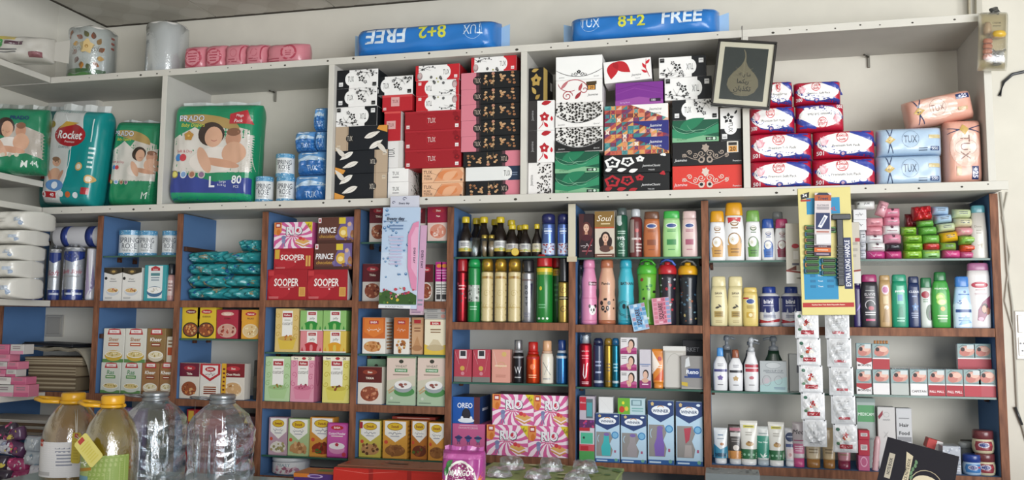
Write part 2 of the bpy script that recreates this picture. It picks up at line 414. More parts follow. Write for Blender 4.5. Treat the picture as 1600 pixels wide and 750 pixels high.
rpart('upright', XL, -.45, ZU, XF-.004, -.43, 2.08, par=lr, edge=(XF-.004, -.452, ZU, XF, -.43, 2.08))

# blue cabinet with brown lipping
cab = tag(empty('display_cabinet', (-1, 0, 0)), 'wide open blue shelf cabinet with brown wooden edges under the white rack', 'cabinet')
XU = [(-3.155,), *[((at(a, 400, 0).x),) for a in (155, 280, 413, 557, 703.5, 894, 1102, 1556)]]; XU = [q[0] for q in XU]
UW = .013
for i, x in enumerate(XU):
    o = rpart('upright', x-UW+.002, .004, .02, x+UW-.002, YW, ZU-.031, BLUE, par=cab, edge=(x-UW, -.004, .02, x+UW, .004, ZU-.031), kid='edge_lipping')
    if i == 6:
        mb = MB().box(x-UW-.001, -.0065, at(894, 402, 0).z, x+UW+.001, -.0045, ZU-.031, 'cfc8b4', 'w')
        mb.box(x-UW-.006, -.0067, at(894, 409, 0).z, x+UW+.006, -.0045, at(894, 401, 0).z, 'c8bda4', 'w'); mb.build('paint_patch', o)
    if i == 8: slab('side_face', x+UW-.002, .004, .02, x+UW, YW, ZU-.031, BRN, 'b', o).matrix_parent_inverse = Matrix.Identity(4)
def shelf(i, py, px, th=.028):
    z = at(px, py, 0).z; x0, x1 = XU[i]+UW, XU[i+1]-UW
    rpart('shelf_board', x0, .006, z-th, x1, YW, z, BLUE, par=cab, edge=(x0, -.002, z-th-.001, x1, .006, z+.0005), kid='edge_lipping'); return z+.0008
GL = ['far left', 'second', 'third', 'fourth', 'fifth', 'sixth', 'seventh', 'wide right']
NB = ['bay of tall paper rolls', 'bay of milk-white dessert boxes', 'bay of teal packets', 'bay of biscuit and custard boxes', 'bay behind the hanging blue card', 'bay of sauce bottles and spray cans', 'bay of drinking bottles', 'wide right bay']
def glass(i, py, px, what):
    z = at(px, py, 0).z; x0, x1 = XU[i]+UW+.001, XU[i+1]-UW-.001
    mb = MB().box(x0, .012, z-.007, x1, YW-.002, z, 'c9e0d6', 'c', 0); mb.box(x0, .008, z-.007, x1, .012, z, '2f5a4c', 'g', 0)
    o = mb.build('glass_shelf'); tag(o, what, 'glass shelf')
    for x in (x0, x1-.012):
        for y in (.1, YW-.05): MB().box(x, y, z-.022, x+.012, y+.02, z-.0075, '5a3626', 'b', .001).build('cleat', cab).matrix_parent_inverse = Matrix.Translation(-cab.location)
    return z+.0005
zb1 = shelf(0, 469, 100); zb1b = shelf(0, 613, 100)
zb2 = shelf(1, 470.5, 215); zb2b = shelf(1, 616.5, 210)
zb3 = shelf(2, 469.5, 345); zb3b = shelf(2, 625, 335)
zb4 = shelf(3, 469, 480); zb4b = shelf(3, 629, 475)
zb5 = shelf(4, 471, 630); zb5b = shelf(4, 634, 625)
zb6 = shelf(5, 504, 800); zb6b = shelf(5, 713, 800)
zb7 = shelf(6, 508, 1000); zb7b = shelf(6, 725.5, 1000)
zb8 = shelf(7, 511.5, 1330); zb8b = shelf(7, 736, 1330)
ZL = {}
for i in range(7): ZL[i] = shelf(i, {3: 745}.get(i, 800 if i > 2 else 770), 455 if i == 3 else 700)
g2 = glass(1, 399, 220, 'glass shelf under the three small blue and white paper rolls')
g3 = glass(2, 529.5, 340, 'glass shelf under the yellow and pink spice boxes')
g4 = glass(3, 551, 480, 'glass shelf between the jelly boxes and the custard boxes below'); g4b = glass(3, 714, 475, 'glass shelf above the tub with the yeast label')
g5 = glass(4, 377, 635, 'topmost glass shelf behind the hanging blue card'); g5b = glass(4, 554, 630, 'glass shelf above the two pale green porridge boxes'); g5c = glass(4, 718, 625, 'glass shelf under the brown nugget pictured boxes, above the red carton')
g6 = glass(5, 400.5, 800, 'glass shelf under the dark sauce bottles'); g6b = glass(5, 599, 800, 'glass shelf under the perfume bottles and pink boxes')
g7 = glass(6, 401.5, 1000, 'glass shelf under the hair colour boxes and lotions'); g7b = glass(6, 607, 1000, 'glass shelf under the tall hair spray cans')
g8 = glass(7, 405, 1330, 'glass shelf under the piles of wrapped soap bars'); g8b = glass(7, 616, 1330, 'glass shelf under the row of cigarette packets')
for i, py, px in ((2, 388, 310), (1, 521, 160), (0, 372, 60)):   # bare side cleats
    z = at(px, py, .1).z; x = XU[i]+UW; MB().box(x, .01, z-.02, x+.014, YW-.01, z, '4a3026', 'b', .001).build('cleat', cab).matrix_parent_inverse = Matrix.Translation(-cab.location)

# wall fittings on the right
q = at(1568, 150, YW-.008)
pts = [at(x, y, YW-.006) for x, y in ((1640, 108), (1600, 112), (1582, 116), (1568, 128), (1562, 150))]
cb = MB().tube(pts, .006, '3a3d42', 'g').build('cable'); tag(cb, 'dark cable curving from the wall behind the right end of the white rack', 'cable')
pts = [at(x, y, YW-.006) for x, y in ((1563, 300), (1570, 360), (1574, 420), (1582, 480), (1586, 560), (1590, 640), (1604, 690))]
tag(MB().tube(pts, .004, 'b9b6ac', 'w').build('wire'), 'thin pale wire drooping down the wall right of the cabinet', 'wire')
pts = [at(x, y, YW-.006) for x, y in ((1574, 300), (1566, 340), (1578, 400), (1570, 470), (1584, 520))]
tag(MB().tube(pts, .0025, 'c4c1b6', 'w').build('wire'), 'thinner twisted pale wire crossing the drooping wire by the cabinet end', 'wire')
tag(MB().tube([at(1586, 636, YW-.008), at(1597, 664, YW-.008)], .005, '2f3033', 'g').build('cable_sleeve'), 'short dark sleeve on the wall wire near the lower right corner', 'cable sleeve')
a, b = at(1583, 486, YW), at(1625, 562, YW)
sb = empty('switch_plate', (a.x, YW-.014, b.z)); w_, h_ = b.x-a.x, a.z-b.z
MB().box(0, 0, 0, w_, .013, h_, 'd9d7cf', 'g', .003).build('plate', sb); MB().box(w_*.1, -.006, h_*.55, w_*.3, .001, h_*.92, 'e4e2da', 'g', .002).build('switch', sb)
mb = MB().box(w_*.1, -.003, h_*.08, w_*.4, .001, h_*.45, 'e4e2da', 'g', .002)
for u, v in ((.18, .33), (.32, .33), (.25, .18)): mb.lathe([(.0035, 0), (.0035, .001)], '2c2c2c', 'g', 10); k = len(mb.v)-20; mb.v[k:] = [(w_*u+x, -.0035-z, h_*v+y) for x, y, z in mb.v[k:]]
mb.build('socket', sb); tag(sb, 'white switch and socket plate on the wall at the right edge', 'switch')
a, b = at(73, 492, YW), at(99, 526, YW)
tag(MB().box(a.x, YW-.008, b.z, b.x, YW, a.z, 'a9a69f', 'w', .003).box(a.x+.012, YW-.011, b.z+.012, b.x-.012, YW-.006, a.z-.012, '9c9992', 'w', .002).build('blank_plate'), 'blank grey wall plate at the back of the bay with the papers', 'wall plate')
# counter in front, just under the frame
ZC = .93
ct = tag(empty('counter', (-1, -.6, 0)), 'shop counter with a glass top standing in front of the cabinet', 'counter')
MB().box(-2.52, -1.15, ZC-.012, 1.6, -.3, ZC, '9fb3ae', 'g', .002).build('counter_top', ct).matrix_parent_inverse = Matrix.Translation(-ct.location)
MB().box(-2.5, -1.12, 0, 1.58, -.34, ZC-.012, '8c6a50', 'b', .004).build('counter_body', ct).matrix_parent_inverse = Matrix.Translation(-ct.location)
# ---------------------------------------------------------------- tissue boxes on the white rack
DK, GLD, RED = '14171b', 'c9a45c', 'c4202c'
def tux(u, v, h, c, wm=.3, s='TUX', **k): return t(s, u, v, h, c, wm, 0, **k)
def icon(u, v, a, c, asp): return [r(u, v, u+a, v+a*asp, c), r(u+a*.15, v+a*asp*.3, u+a*.85, v+a*asp*.45, '888')]
def d_bw(asp=2.2, seed=1, dark=DK):
    g = random.Random(seed); o = [r(0, 0, .3, 1, dark), e(.33, .5, .13, .36, 'f4f4f2'), tux(.34, .5, .3, '222', .15), icon(.05, .12, .1, 'e8e8e8', asp)]
    for (u, v, R) in ((.6, .5, .09), (.52, .75, .05), (.7, .3, .05)): o += [flower(u, v, R, '2c2c2c', asp, 5, 'f4f4f2', .32, g.random()), flower(u, v, R*.6, 'f0f0ee', asp, 5, '333', .2, 1)]
    for i in range(14):
        u = .42+.53*g.random(); v = .72+.22*g.random(); o += [st([(u, v), (u+.04, v+.05), (u+.09, v+.03)], .006, '333'), leaf(u+.05, v, .05, .012, g.random()*6, '444', asp)]
    o += [st(arc(.62, .35, .2, .5, .3, 1.6), .005, '555'), st(arc(.8, .2, .15, .6, 1.5, 3), .005, '444'), icon(.88, .06, .09, '1a1a1a', asp), leaf(.85, .8, .08, .02, 2, '333', asp), leaf(.9, .7, .07, .02, 4, '222', asp)]
    return o
def d_branch(seed=1, asp=1.):
    g = random.Random(seed); o = [st([(.9, 0), (.7, .35), (.75, .6), (.5, .95)], .05, '262626'), st([(.95, .4), (.6, .7), (.3, .9)], .03, '333')]
    return o+blobs(.3, .3, .95, .95, 14, ['2a2a2a', '444', '8c2f33'], .02, .05, seed, asp)
def d_tan(asp=2.2): 
    return [r(0, 0, .25, 1, 'b9a48c'), r(.22, 0, .235, 1, '9c8770'), e(.28, .5, .075, None, '1c1c1f'), tux(.28, .5, .2, 'd8d0c4', .1), icon(.03, .08, .07, 'cfbfa8', asp),
            leaf(.56, .5, .32, .05, .35, 'e9e4dc', asp), p([(.8, .85), (1, .7), (1, 1), (.84, 1)], 'dd9a45'), leaf(.66, .05, .3, .05, .55, 'ece8e1', asp), leaf(.8, .3, .3, .045, -.8, 'dcd6cc', asp), st([(.6, .52), (.84, .8)], .004, '8a7f70'), st([(.7, .08), (.9, .3)], .004, '8a7f70')]
def d_red(asp=3): 
    o = [e(.47, .5, .09, None, 'b8303a'), e(.47, .5, .083, None, '9e1d27'), tux(.48, .5, .26, 'e6d2cf', .14), icon(.03, .1, .06, 'e9c9c9', asp), icon(.9, .1, .06, 'f0e4e4', asp), r(0, .9, 1, 1, 'ab2530')]
    return o+[flower(.93, .55, .055, '7d0f1a', asp, 6, 'b22', .5), flower(.9, .8, .05, '8d1420', asp, 6, None, .5), st([(.2, .95), (.25, .8), (.3, .95)], .006, '8d1420'), st([(.3, .9), (.36, .78), (.4, .93)], .006, '8d1420')]
def d_wr(asp=2.8):          # white print between red ends
    return [r(0, 0, .07, 1, 'c3262f'), r(.72, 0, 1, 1, 'c3262f'), e(.7, .5, .1, .42, 'f4f2f0'), tux(.7, .5, .34, '2c2c2c', .14), icon(.88, .1, .07, 'f0dcdc', asp),
            st([(.02, .95), (.15, .75), (.3, .9), (.45, .8)], .012, '333'), st([(.05, .6), (.2, .8), (.35, .65)], .008, '555'), e(.1, .3, .06, .25, '9c8a8a'), e(.1, .35, .04, .18, 'c9b0b0'), blobs(.35, .03, .6, .25, 8, ['3a3a3a', '666', '993'], .015, .035, 3, asp), blobs(.1, .7, .5, .95, 7, ['444', '777'], .01, .025, 5, asp)]
def d_bloom(asp=3):         # pink end, gold blossom on black
    o = [r(0, 0, .26, 1, 'd6808f'), r(.26, 0, .31, 1, '5b3a42'), r(.31, 0, .34, 1, '2a2022'), e(.28, .5, .075, None, '2a2326'), e(.28, .5, .069, None, '191a1c'), tux(.28, .5, .3, 'c9b6a8', .11)]
    g = random.Random(4)
    for i in range(24):
        u = .4+.54*g.random(); v = .25+.65*g.random(); o += [flower(u, v, .02+.014*g.random(), g.choice(['c99b6c', 'd8b084', 'a97650', 'c48f7a']), asp, 5, '6b4a33', .5, g.random())]
    for i in range(7): u = .42+.5*g.random(); v = .2+.5*g.random(); o += [st([(u, v), (u+.03, v-.1), (u+.02, v-.22)], .004, 'a98a5c')]
    return o
def d_peach(asp=2.8):
    return [p([(.3, .1), (.95, .15), (1, .6), (.9, .95), (.5, .9)], 'dd9a70'), e(.62, .5, .25, .32, 'd98856'), leaf(.5, .2, .4, .1, .5, 'e6ae87', asp), st([(.28, .02), (.38, .5), (.5, .95)], .012, '8d6b58'), st([(.38, .5), (.2, .7)], .006, '8d6b58'), t('TUX', .14, .72, .22, '4a3630', .2), t('PURE', .13, .45, .14, '4a3630', .2), t('TISSUE', .15, .26, .14, '4a3630', .22), icon(.93, .08, .05, '7a5a4a', asp)]
def d_green(asp=2.0):
    return [p([(0, 0), (1, 0), (1, .2), (.6, .3), (.3, .18), (0, .26)], '7fb48c'), p([(0, .62), (.3, .36), (.62, .44), (1, .8), (1, .4), (.6, .26), (.3, .14), (0, .22)], '2f8a62'), leaf(.15, .6, .6, .12, .4, '1f7a55', asp), st(arc(.3, .9, .3, .5, 3.3, 5.5), .006, '9fd0b2'), st(arc(.6, 1, .3, .6, 3.5, 5.2), .006, '86c0a0'), st([(.02, .75), (.3, .5), (.7, .55), (.98, .85)], .006, '9fd0b2'),
            t('Spring Bond', .2, .12, .08, '2c5a3c', .3), r(.72, .06, .95, .2, '1c3a2a'), t('180', .8, .13, .09, 'e8f2ea', .1), e(.9, .13, .03, None, 'cfe6d4')]
def d_purple(): return [p([(0, 0), (1, 0), (1, .18), (.5, .36), (0, .2)], '9a4fa0'), st([(0, .5), (.4, .75), (1, .45)], .02, '8b3f9a'), st([(0, .7), (.5, .9), (1, .65)], .02, '6d2480'), t('Spring Bond', .2, .12, .08, 'e4c8ea', .3), r(.72, .12, .95, .26, '2c1636'), t('180', .8, .19, .1, 'eee', .1)]
def d_damask(asp=1.9, foot='e9e6e2', ink='25221f'):
    o = []; g = random.Random(2)
    for i in range(16):
        for j in range(8):
            u, v = .03+.062*i+.012*g.random(), .2+.1*j+(.05 if i % 2 else 0)
            if v < .97 and u < .97: o.append(leaf(u, v, .045+.02*g.random(), .012+.012*g.random(), g.choice((.8, 2.3, 3.9, 5.5))+.5*g.random(), ink, asp))
            if v < .93 and u < .95 and g.random() < .4: o.append(e(u+.03, v+.05, .012, None, ink))
    cur = [(i/14, .16+.34*abs(i/14-.5)**2*4) for i in range(15)]
    for i in range(14): o.append(p([(cur[i][0], 0), (cur[i+1][0], 0), cur[i+1], cur[i]], foot))
    dark = sum(lin(foot)) < .6
    return o+[st(cur, .012, '999' if dark else '444'), t('Jasmine', .13, .1, .08, 'ddd' if dark else '444', .22, 0, .3), t('Special', .87, .1, .08, 'ddd' if dark else '555', .22, 0, .3)]
def d_swirl(): return [spiral(.25, .3, .12, 1.6, 'a8434c', .02, 1.9), spiral(.62, .55, .1, 1.2, 'b0555c', .018, 1.9, 2), st(arc(.4, .5, .3, .5, .2, 2.8), .02, 'b65a60'), st(arc(.3, .9, .25, .4, 3.3, 5.2), .015, 'a8434c'), leaf(.42, .15, .22, .04, .9, 'a03038', 1.9), leaf(.5, .5, .2, .035, 1.2, 'b34a50', 1.9), leaf(.1, .6, .25, .03, .8, 'c0757a', 1.9),
            r(.68, .52, .86, .84, '2a2622'), p([(.66, .74), (.88, .76), (.88, .9), (.66, .88)], '4a3a22'), r(.7, .54, .84, .72, 'e0a050'), t('20', .77, .63, .13, '3a2410', .13, 1), t('Jasmine', .8, .3, .13, '444', .3, 0, .3)]
def d_whiteorn():
    o = [st([(i/12, .12+.3*abs(i/12-.5)**2*4) for i in range(13)], .012, '333'), t('Jasmine', .13, .1, .07, '555', .22, 0, .3), t('Special', .87, .1, .07, '666', .22, 0, .3)]
    for sg in (-1, 1): o += [spiral(.5+sg*.07, .24, .045, 1.3, '222', .012, 1.9, 0 if sg < 0 else math.pi, sg), spiral(.5+sg*.15, .2, .035, 1.2, '333', .01, 1.9, 2, sg)]
    return o+[flower(.5, .32, .05, '222', 1.9, 5, 'eee', .4)]
def d_petal(): return [leaf(.22, .95, .42, .12, -1.75, 'c0222c', 1.9), leaf(.25, .95, .42, .12, -.75, 'c0222c', 1.9), leaf(.23, .95, .2, .06, -1.25, 'a81a24', 1.9), st([(.95, .1), (.88, .5), (.9, .95)], .02, 'b52a33'), leaf(.88, .5, .16, .03, 2, 'c23', 1.9), leaf(.89, .7, .14, .03, .9, 'c23', 1.9), leaf(.9, .3, .14, .03, 2.5, 'c23', 1.9), t('Jasmine', .68, .25, .13, '444', .26, 0, .3), t('Tissues', .7, .1, .05, '666', .15)]
def d_mosaic(side, seed):
    g = random.Random(seed); o = []; pal = ['b5524a', 'd98c6a', '8a2f4a', '5a9a98', 'e0b49a', '6d3f6a', 'c46a4a', '3f7f86', 'd8a05a', '7a3a3a']; nx, ny = 11, 4
    for i in range(nx):
        for j in range(ny):
            u, v = i*.091, j*.25; c = g.choice(pal); o.append(r(u, v, u+.091, v+.25, c))
            if g.random() < .6: o.append(p([(u, v), (u+.091, v+.25), (u, v+.25)], g.choice(pal)))
            else: o.append(flower(u+.045, v+.125, .045, g.choice(pal+['eadccb']), 4, 4, None, .3, .78))
    return o+[p([(.42, 1), (1, 1), (1, .12)], side)]+[t('Jasmine', .8, .68, .22, 'f4f4f4' if side != 'efedea' else '333', .26, 0, .3), t('JUNIOR', .82, .42, .14, 'e4e4ee' if side != 'efedea' else '555', .2, 0)]
def d_hib(c): return [flower(.13, .6, .13, c, 2.6, 5, DK, .55), flower(.13, .6, .085, DK, 2.6, 5, c, .4), flower(.36, .62, .11, c, 2.6, 5, DK, .55, 1), flower(.36, .62, .07, DK, 2.6, 5, c, .4, 1), flower(.55, .75, .07, c, 2.6, 5, DK, .5), leaf(.2, .15, .15, .04, .2, c, 2.6), leaf(.02, .15, .12, .04, .4, c, 2.6), leaf(.38, .05, .15, .04, .4, c, 2.6), flower(.9, .95, .05, c, 2.6, 3, None, .5, 3.4), t('JasmineClassic', .72, .36, .15, 'f0f0f0', .48, 0, .25), t('TISSUES', .72, .14, .07, 'ddd', .14)]
def d_orn(c, tagged=0):
    o = [flower(.48, .75, .06, c, 2.9, 6, DK, .4), leaf(.48, .55, .1, .03, 1.57, c, 2.9)]
    for sg in (-1, 1):
        for q, (du, v, R) in enumerate(((.06, .5, .055), (.06, .25, .05), (.15, .4, .045), (.23, .55, .04), (.3, .42, .035))): o.append(spiral(.48+sg*du, v, R, 1.4, c, .012, 2.6, q, sg))
        o += [st([(.48+sg*.08, .2), (.48+sg*.2, .3), (.48+sg*.34, .5)], .01, c), e(.48+sg*.06, .22, .045, None, c), e(.48+sg*.06, .24, .025, None, DK)]
    o += [t('Jasmine', .12, .22, .15, 'eee', .22, 0, .3), t('Premium', .93, .15, .07, 'eee', .12)]
    if tagged: o += [r(.79, .5, .95, .97, 'e8e2d6'), r(.81, .53, .93, .78, 'd99a4a'), t('20', .87, .65, .18, '3a2410', .1, 1), r(.81, .8, .93, .93, '2f2a26')]
    return o
def d_lotus(n, asp=2.2):
    o = [p([(.0, .55), (.25, .12), (1, .0), (1, .12), (.3, .24), (.05, .6)], '2f3f92'), e(.5, .5, .45, .39, 'f3f1ef'), p(arc(.6, .38, .46, .55, .1, 1.6, 10)+arc(.6, .38, .41, .49, 1.6, .1, 10), '3444a0'),
         e(.46, .72, .1, .2, 'c9202e'), e(.46, .72, .088, .17, 'f4e8e6'), t('Lotus', .46, .78, .12, 'c0202c', .16, 1, .1), t('Soft', .46, .65, .11, 'c0202c', .13, 1, .1), t('Premium Soft Pack', .52, .42, .085, '2c2c34', .5, 0), t(str(n), .1, .16, .14, 'f6eef0', .13, 1), e(.47, .13, .055, .09, '33439a'), e(.47, .13, .03, .05, 'd8b0c0'), e(.79, .19, .07, .07, '3444a0'), e(.79, .21, .055, .05, 'f3f1ef'), r(.78, .86, .93, .92, '3444a0')]
    return o+[leaf(.12+.02*i, .45, .15, .04, .6+.5*i, c, asp) for i, c in enumerate(('e59aa8', 'eebac2', 'e8a8b4', 'f2ccd2'))]
zU = ZU+.0005; Y0 = -.052
TB = 'tissue box'
def stack(z, rows, Y=Y0, d=.11, grp=None, name='tissue_box'):
    """rows from the bottom up: (x0, y0, x1, y1, base, print, label, extras)"""
    for q in rows:
        x0, y0, x1, y1, c, ds, lab = q[:7]; k = dict(q[7]) if len(q) > 7 else {}
        gr = k.pop('group', grp); dd = k.pop('d', d); yy = k.pop('Y', Y)
        z = carton(k.pop('name', name), lab, k.pop('cat', TB), gr, (x0, y0, x1, y1), yy, z, dd, c, ds, **k)
    return z
WH = 'f1f0ee'; side_dk = {'cols': {'r': '1b1e22', 'l': '1b1e22'}}
G1, G2, G3 = 'black and white flower tissue boxes', 'tan ended tissue boxes with white leaves', 'pink ended tissue boxes with gold blossom'
stack(zU, [(517, 271, 599, 307, '181c22', turn(d_tan()), 'black leaf tissue box with tan right end, lowest of the left stack', {'group': G2}),
    (517, 235, 599, 271, '181c22', turn(d_tan()), 'black leaf tissue box with tan right end, second from bottom of the left stack', {'group': G2}),
    (517, 197, 598, 234, '181c22', d_tan(), 'black leaf tissue box with tan left end, third up the left stack', {'group': G2}),
    (515, 167, 579, 197, WH, turn(d_bw()), 'white flower tissue box set upside down with black right end, on the tan ended box', {'group': G1, **side_dk}),
    (517, 138, 580, 167, WH, d_bw(), 'white flower tissue box with black left end, second from top of the left stack', {'group': G1, **side_dk}),
    (520, 109, 584, 138, WH, d_bw(), 'white flower tissue box topping the left stack in the rack', {'group': G1, **side_dk})])
z = stack(zU, [(602, 284, 638, 307, WH, [tux(.45, .6, .22, '333', .3), lines(.3, .3, .6, .42, 1, '888')], 'small white tissue box with branch print side, lower of two beneath the upright boxes', {'right': d_branch(1), 'd': .13}),
    (602, 262, 638, 284, WH, [tux(.45, .6, .24, '333', .3), lines(.3, .25, .6, .4, 1, '888')], 'small white tissue box with branch print side, upper of two beneath the upright boxes', {'right': d_branch(2), 'd': .13}),
    (603, 220, 629, 262, 'e6e4e2', [t('TUX', .3, .55, .3, '444', .35, 0, 0, math.pi/2), r(.75, 0, 1, 1, 'd5d2cf')], 'plain white tissue box standing on end under the upright red one', {'d': .1}),
    (600, 174, 626, 220, 'b9252f', [r(.15, .4, .7, .68, 'd9a9a6'), t('TUX', .43, .54, .12, '7a2026', .35), r(0, .93, 1, 1, 'd8524f')], 'red tissue box standing on end with a pale square label', {'right': d_branch(5)+[r(0, 0, .3, 1, 'e7e4e2')], 'd': .12}),
    (597, 148, 644, 174, 'b9252f', [r(.3, .3, .58, .95, 'dba8a6'), t('TUX', .44, .6, .2, '7a2026', .2), r(0, .86, 1, 1, 'cf4448'), icon(.04, .08, .1, 'e8c0c0', 1.6)], 'small red tissue box lying flat with a pale square label', {'d': .13}),
    (582, 119, 645, 149, WH, d_bw(2.2, 4), 'white flower tissue box with black left end, on the small red box', {'group': G1, **side_dk})], Y=-.043)
rr = {'cols': {'r': 'a81c26', 'l': 'a81c26'}}
z = stack(zU, [(659, 285, 723, 306, 'e6b995', d_peach(), 'peach leaf tissue box, lower of two under the red stack'),
    (659, 262, 724, 285, 'e6b995', d_peach(), 'peach leaf tissue box, upper of two under the red stack')], Y=-.04)
z = stack(z, [(632, 233, 720, 262, '9e1d27', d_red(), 'deep red flower tissue box, lowest of three red ones', rr), (632, 203, 720, 233, '9e1d27', d_red(), 'deep red flower tissue box, middle of three red ones', rr), (632, 173, 720, 203, '9e1d27', d_red(), 'deep red flower tissue box, topmost of three red ones', rr),
    (650, 149, 717, 173, WH, turn(d_wr()), 'white tissue box with red left end, directly on the deep red boxes', rr), (650, 125, 717, 149, WH, turn(d_wr()), 'white tissue box with red left end, middle of three white ones above the red stack', rr), (649, 101, 718, 125, WH, d_wr(), 'white tissue box with red right end topping the red stack', rr)], grp='red and white tissue boxes', Y=-.045)
z = stack(zU, [(727, 282, 812, 305, '17191b', turn(d_bloom()), 'black gold blossom tissue box with pink right end, at the bottom of its stack', {'group': G3}),
    (727, 260, 813, 282, 'e4e6e4', [r(.78, 0, 1, 1, '25364f'), e(.76, .5, .09, .45, 'e9eae8'), tux(.76, .5, .4, '333', .12), lines(.85, .3, .95, .6, 2, '8090a8')], 'plain white tissue box with navy right end'),
    (723, 236, 813, 260, '17191b', turn(d_bloom()), 'black gold blossom tissue box with pink right end, above the white and navy box', {'group': G3})]+
    [(720, y0, 812, y1, '17191b', d_bloom(), 'black gold blossom tissue box with pink left end, %s of five alike' % w, {'group': G3}) for y0, y1, w in ((212, 236, 'lowest'), (187, 212, 'second up'), (162, 187, 'middle'), (138, 162, 'fourth up'), (112, 138, 'topmost'))]+
    [(736, 88, 807, 112, WH, d_wr(), 'white tissue box with red right end on top of the blossom stack', rr)], Y=-.05)
# second bay of the rack
fl = lambda seed: [r(0, 0, .34, 1, '33302f')]+[flower(.62, .45, .2, 'b3202b', .85, 5, 'f0e6e2', .4), leaf(.5, .88, .4, .09, .2, 'b3202b', .85), leaf(.75, .1, .25, .06, 2.2, 'c23', .85), leaf(.9, .3, .2, .05, 1.6, 'c23', .85), st([(.4, .05), (.55, .2), (.6, .4)], .03, 'b3202b'), t('Jasmine', .17, .5, .1, 'aaa', .5, 0, 0, math.pi/2)]
z = stack(zU, [(822, 254, 860, 303, 'e9e6e3', [sub(blobs(0, 0, 1, 1, 90, ['25221f', '3a3633'], .02, .055, 3, .8), .4, .02, .98, .97), t('Jasmine', .18, .45, .1, '777', .5, 0, 0, math.pi/2)], 'white tissue box on end with black damask right half', {'d': .12, 'fl': False}),
    (820, 204, 861, 254, WH, fl(1), 'tissue box on end with red flowers, on the damask box', {'d': .12, 'group': 'red flower boxes standing on end', 'fl': False}), (822, 157, 863, 204, WH, fl(2), 'tissue box on end with red flowers, under the black and gold box', {'d': .12, 'group': 'red flower boxes standing on end', 'fl': False}),
    (822, 106, 846, 157, '17171a', [flower(.5, .62, .38, 'b99a52', .55, 5, DK, .4), leaf(.5, .2, .5, .12, 2.2, 'c0a35c', .55), leaf(.45, .05, .4, .12, .6, 'a88a48', .55), leaf(.2, .9, .5, .1, .2, 'b99a52', .55)], 'black tissue box on end with gold flowers', {'right': [r(0, 0, .4, 1, 'c0a55f'), r(.7, .45, .9, .7, 'ddd')], 'd': .12, 'rz': -.12, 'fl': False})])
z = stack(zU, [(867, 270, 936, 304, '14573f', d_green(), 'green wave tissue box, lower of two under the damask boxes'), (867, 237, 936, 270, '14573f', d_green(), 'green wave tissue box, upper of two under the damask boxes'),
    (868, 199, 942, 237, 'eceae6', d_damask(1.9, '1b1b1b'), 'damask tissue box with black curved foot'), (868, 160, 942, 199, 'eceae6', d_damask(1.9, 'efedea'), 'damask tissue box with white curved foot'),
    (868, 124, 941, 160, 'f1efec', d_swirl(), 'white tissue box with red scrolls and an orange corner flash'), (868, 87, 941, 124, 'f3f3f1', d_whiteorn(), 'white tissue box with small black ornament, topmost above the damask boxes')])
z = stack(zU, [(943, 270, 1046, 299, '131416', d_hib('b3222d'), 'black tissue box with red hibiscus outlines'), (943, 241, 1047, 270, '131416', d_hib('eeeeec'), 'black tissue box with white hibiscus outlines'),
    (944, 215, 1045, 241, 'c9906a', d_mosaic('2c2f7a', 1), 'mosaic patterned tissue box with blue corner, lower of two'), (944, 190, 1045, 215, 'c9906a', d_mosaic('2c2f7a', 2), 'mosaic patterned tissue box with blue corner, upper of two'), (944, 164, 1044, 190, 'c9906a', d_mosaic('efedea', 3), 'mosaic patterned tissue box with white corner'),
    (961, 128, 1036, 164, '7b2f8f', d_purple(), 'purple wave tissue box'), (944, 95, 1019, 131, 'f2f0ee', d_petal(), 'white tissue box with large red petals, tipped on the purple box', {'ry': -.06, **side_dk})])
z = stack(zU, [(1050, 258, 1159, 298, 'd63a30', d_orn('d9c8bd'), 'scarlet tissue box with silver scroll ornament'), (1050, 221, 1159, 258, '141417', d_orn('a8998c', 1), 'black tissue box with silver scroll ornament and orange corner flash')])
z2 = stack(z, [(1050, 187, 1123, 221, '14573f', d_green(), 'green wave tissue box on the black scroll box'), (1050, 155, 1122, 187, WH, d_bw(2.2, 7), 'white flower tissue box with black left end, on the green box', {'group': G1, **side_dk}), (1038, 120, 1112, 155, WH, turn(d_bw(2.2, 1)), 'white flower tissue box with black right end, second from top by the framed leaf', {'group': G1, **side_dk}), (1029, 88, 1103, 120, WH, turn(d_bw(2.2, 3)), 'white flower tissue box with black right end, topmost by the framed leaf', {'group': G1, **side_dk})])
stack(z, [(1125, 168, 1158, 221, WH, [r(0, 0, 1, .36, DK), e(.5, .36, .3, .18, 'f4f4f2'), t('TUX', .5, .4, .12, '222', .3, 0, 0, -math.pi/2), flower(.4, .68, .28, '2c2c2c', .62, 5, 'f4f4f2', .3), flower(.4, .68, .17, 'f0f0ee', .62, 5, '333', .2, 1), leaf(.7, .8, .25, .05, 1, '333', .62), icon(.08, .05, .25, 'ddd', .62)], 'white flower tissue box standing on end beside the framed leaf', {'group': G1, 'd': .1, 'fl': False})])
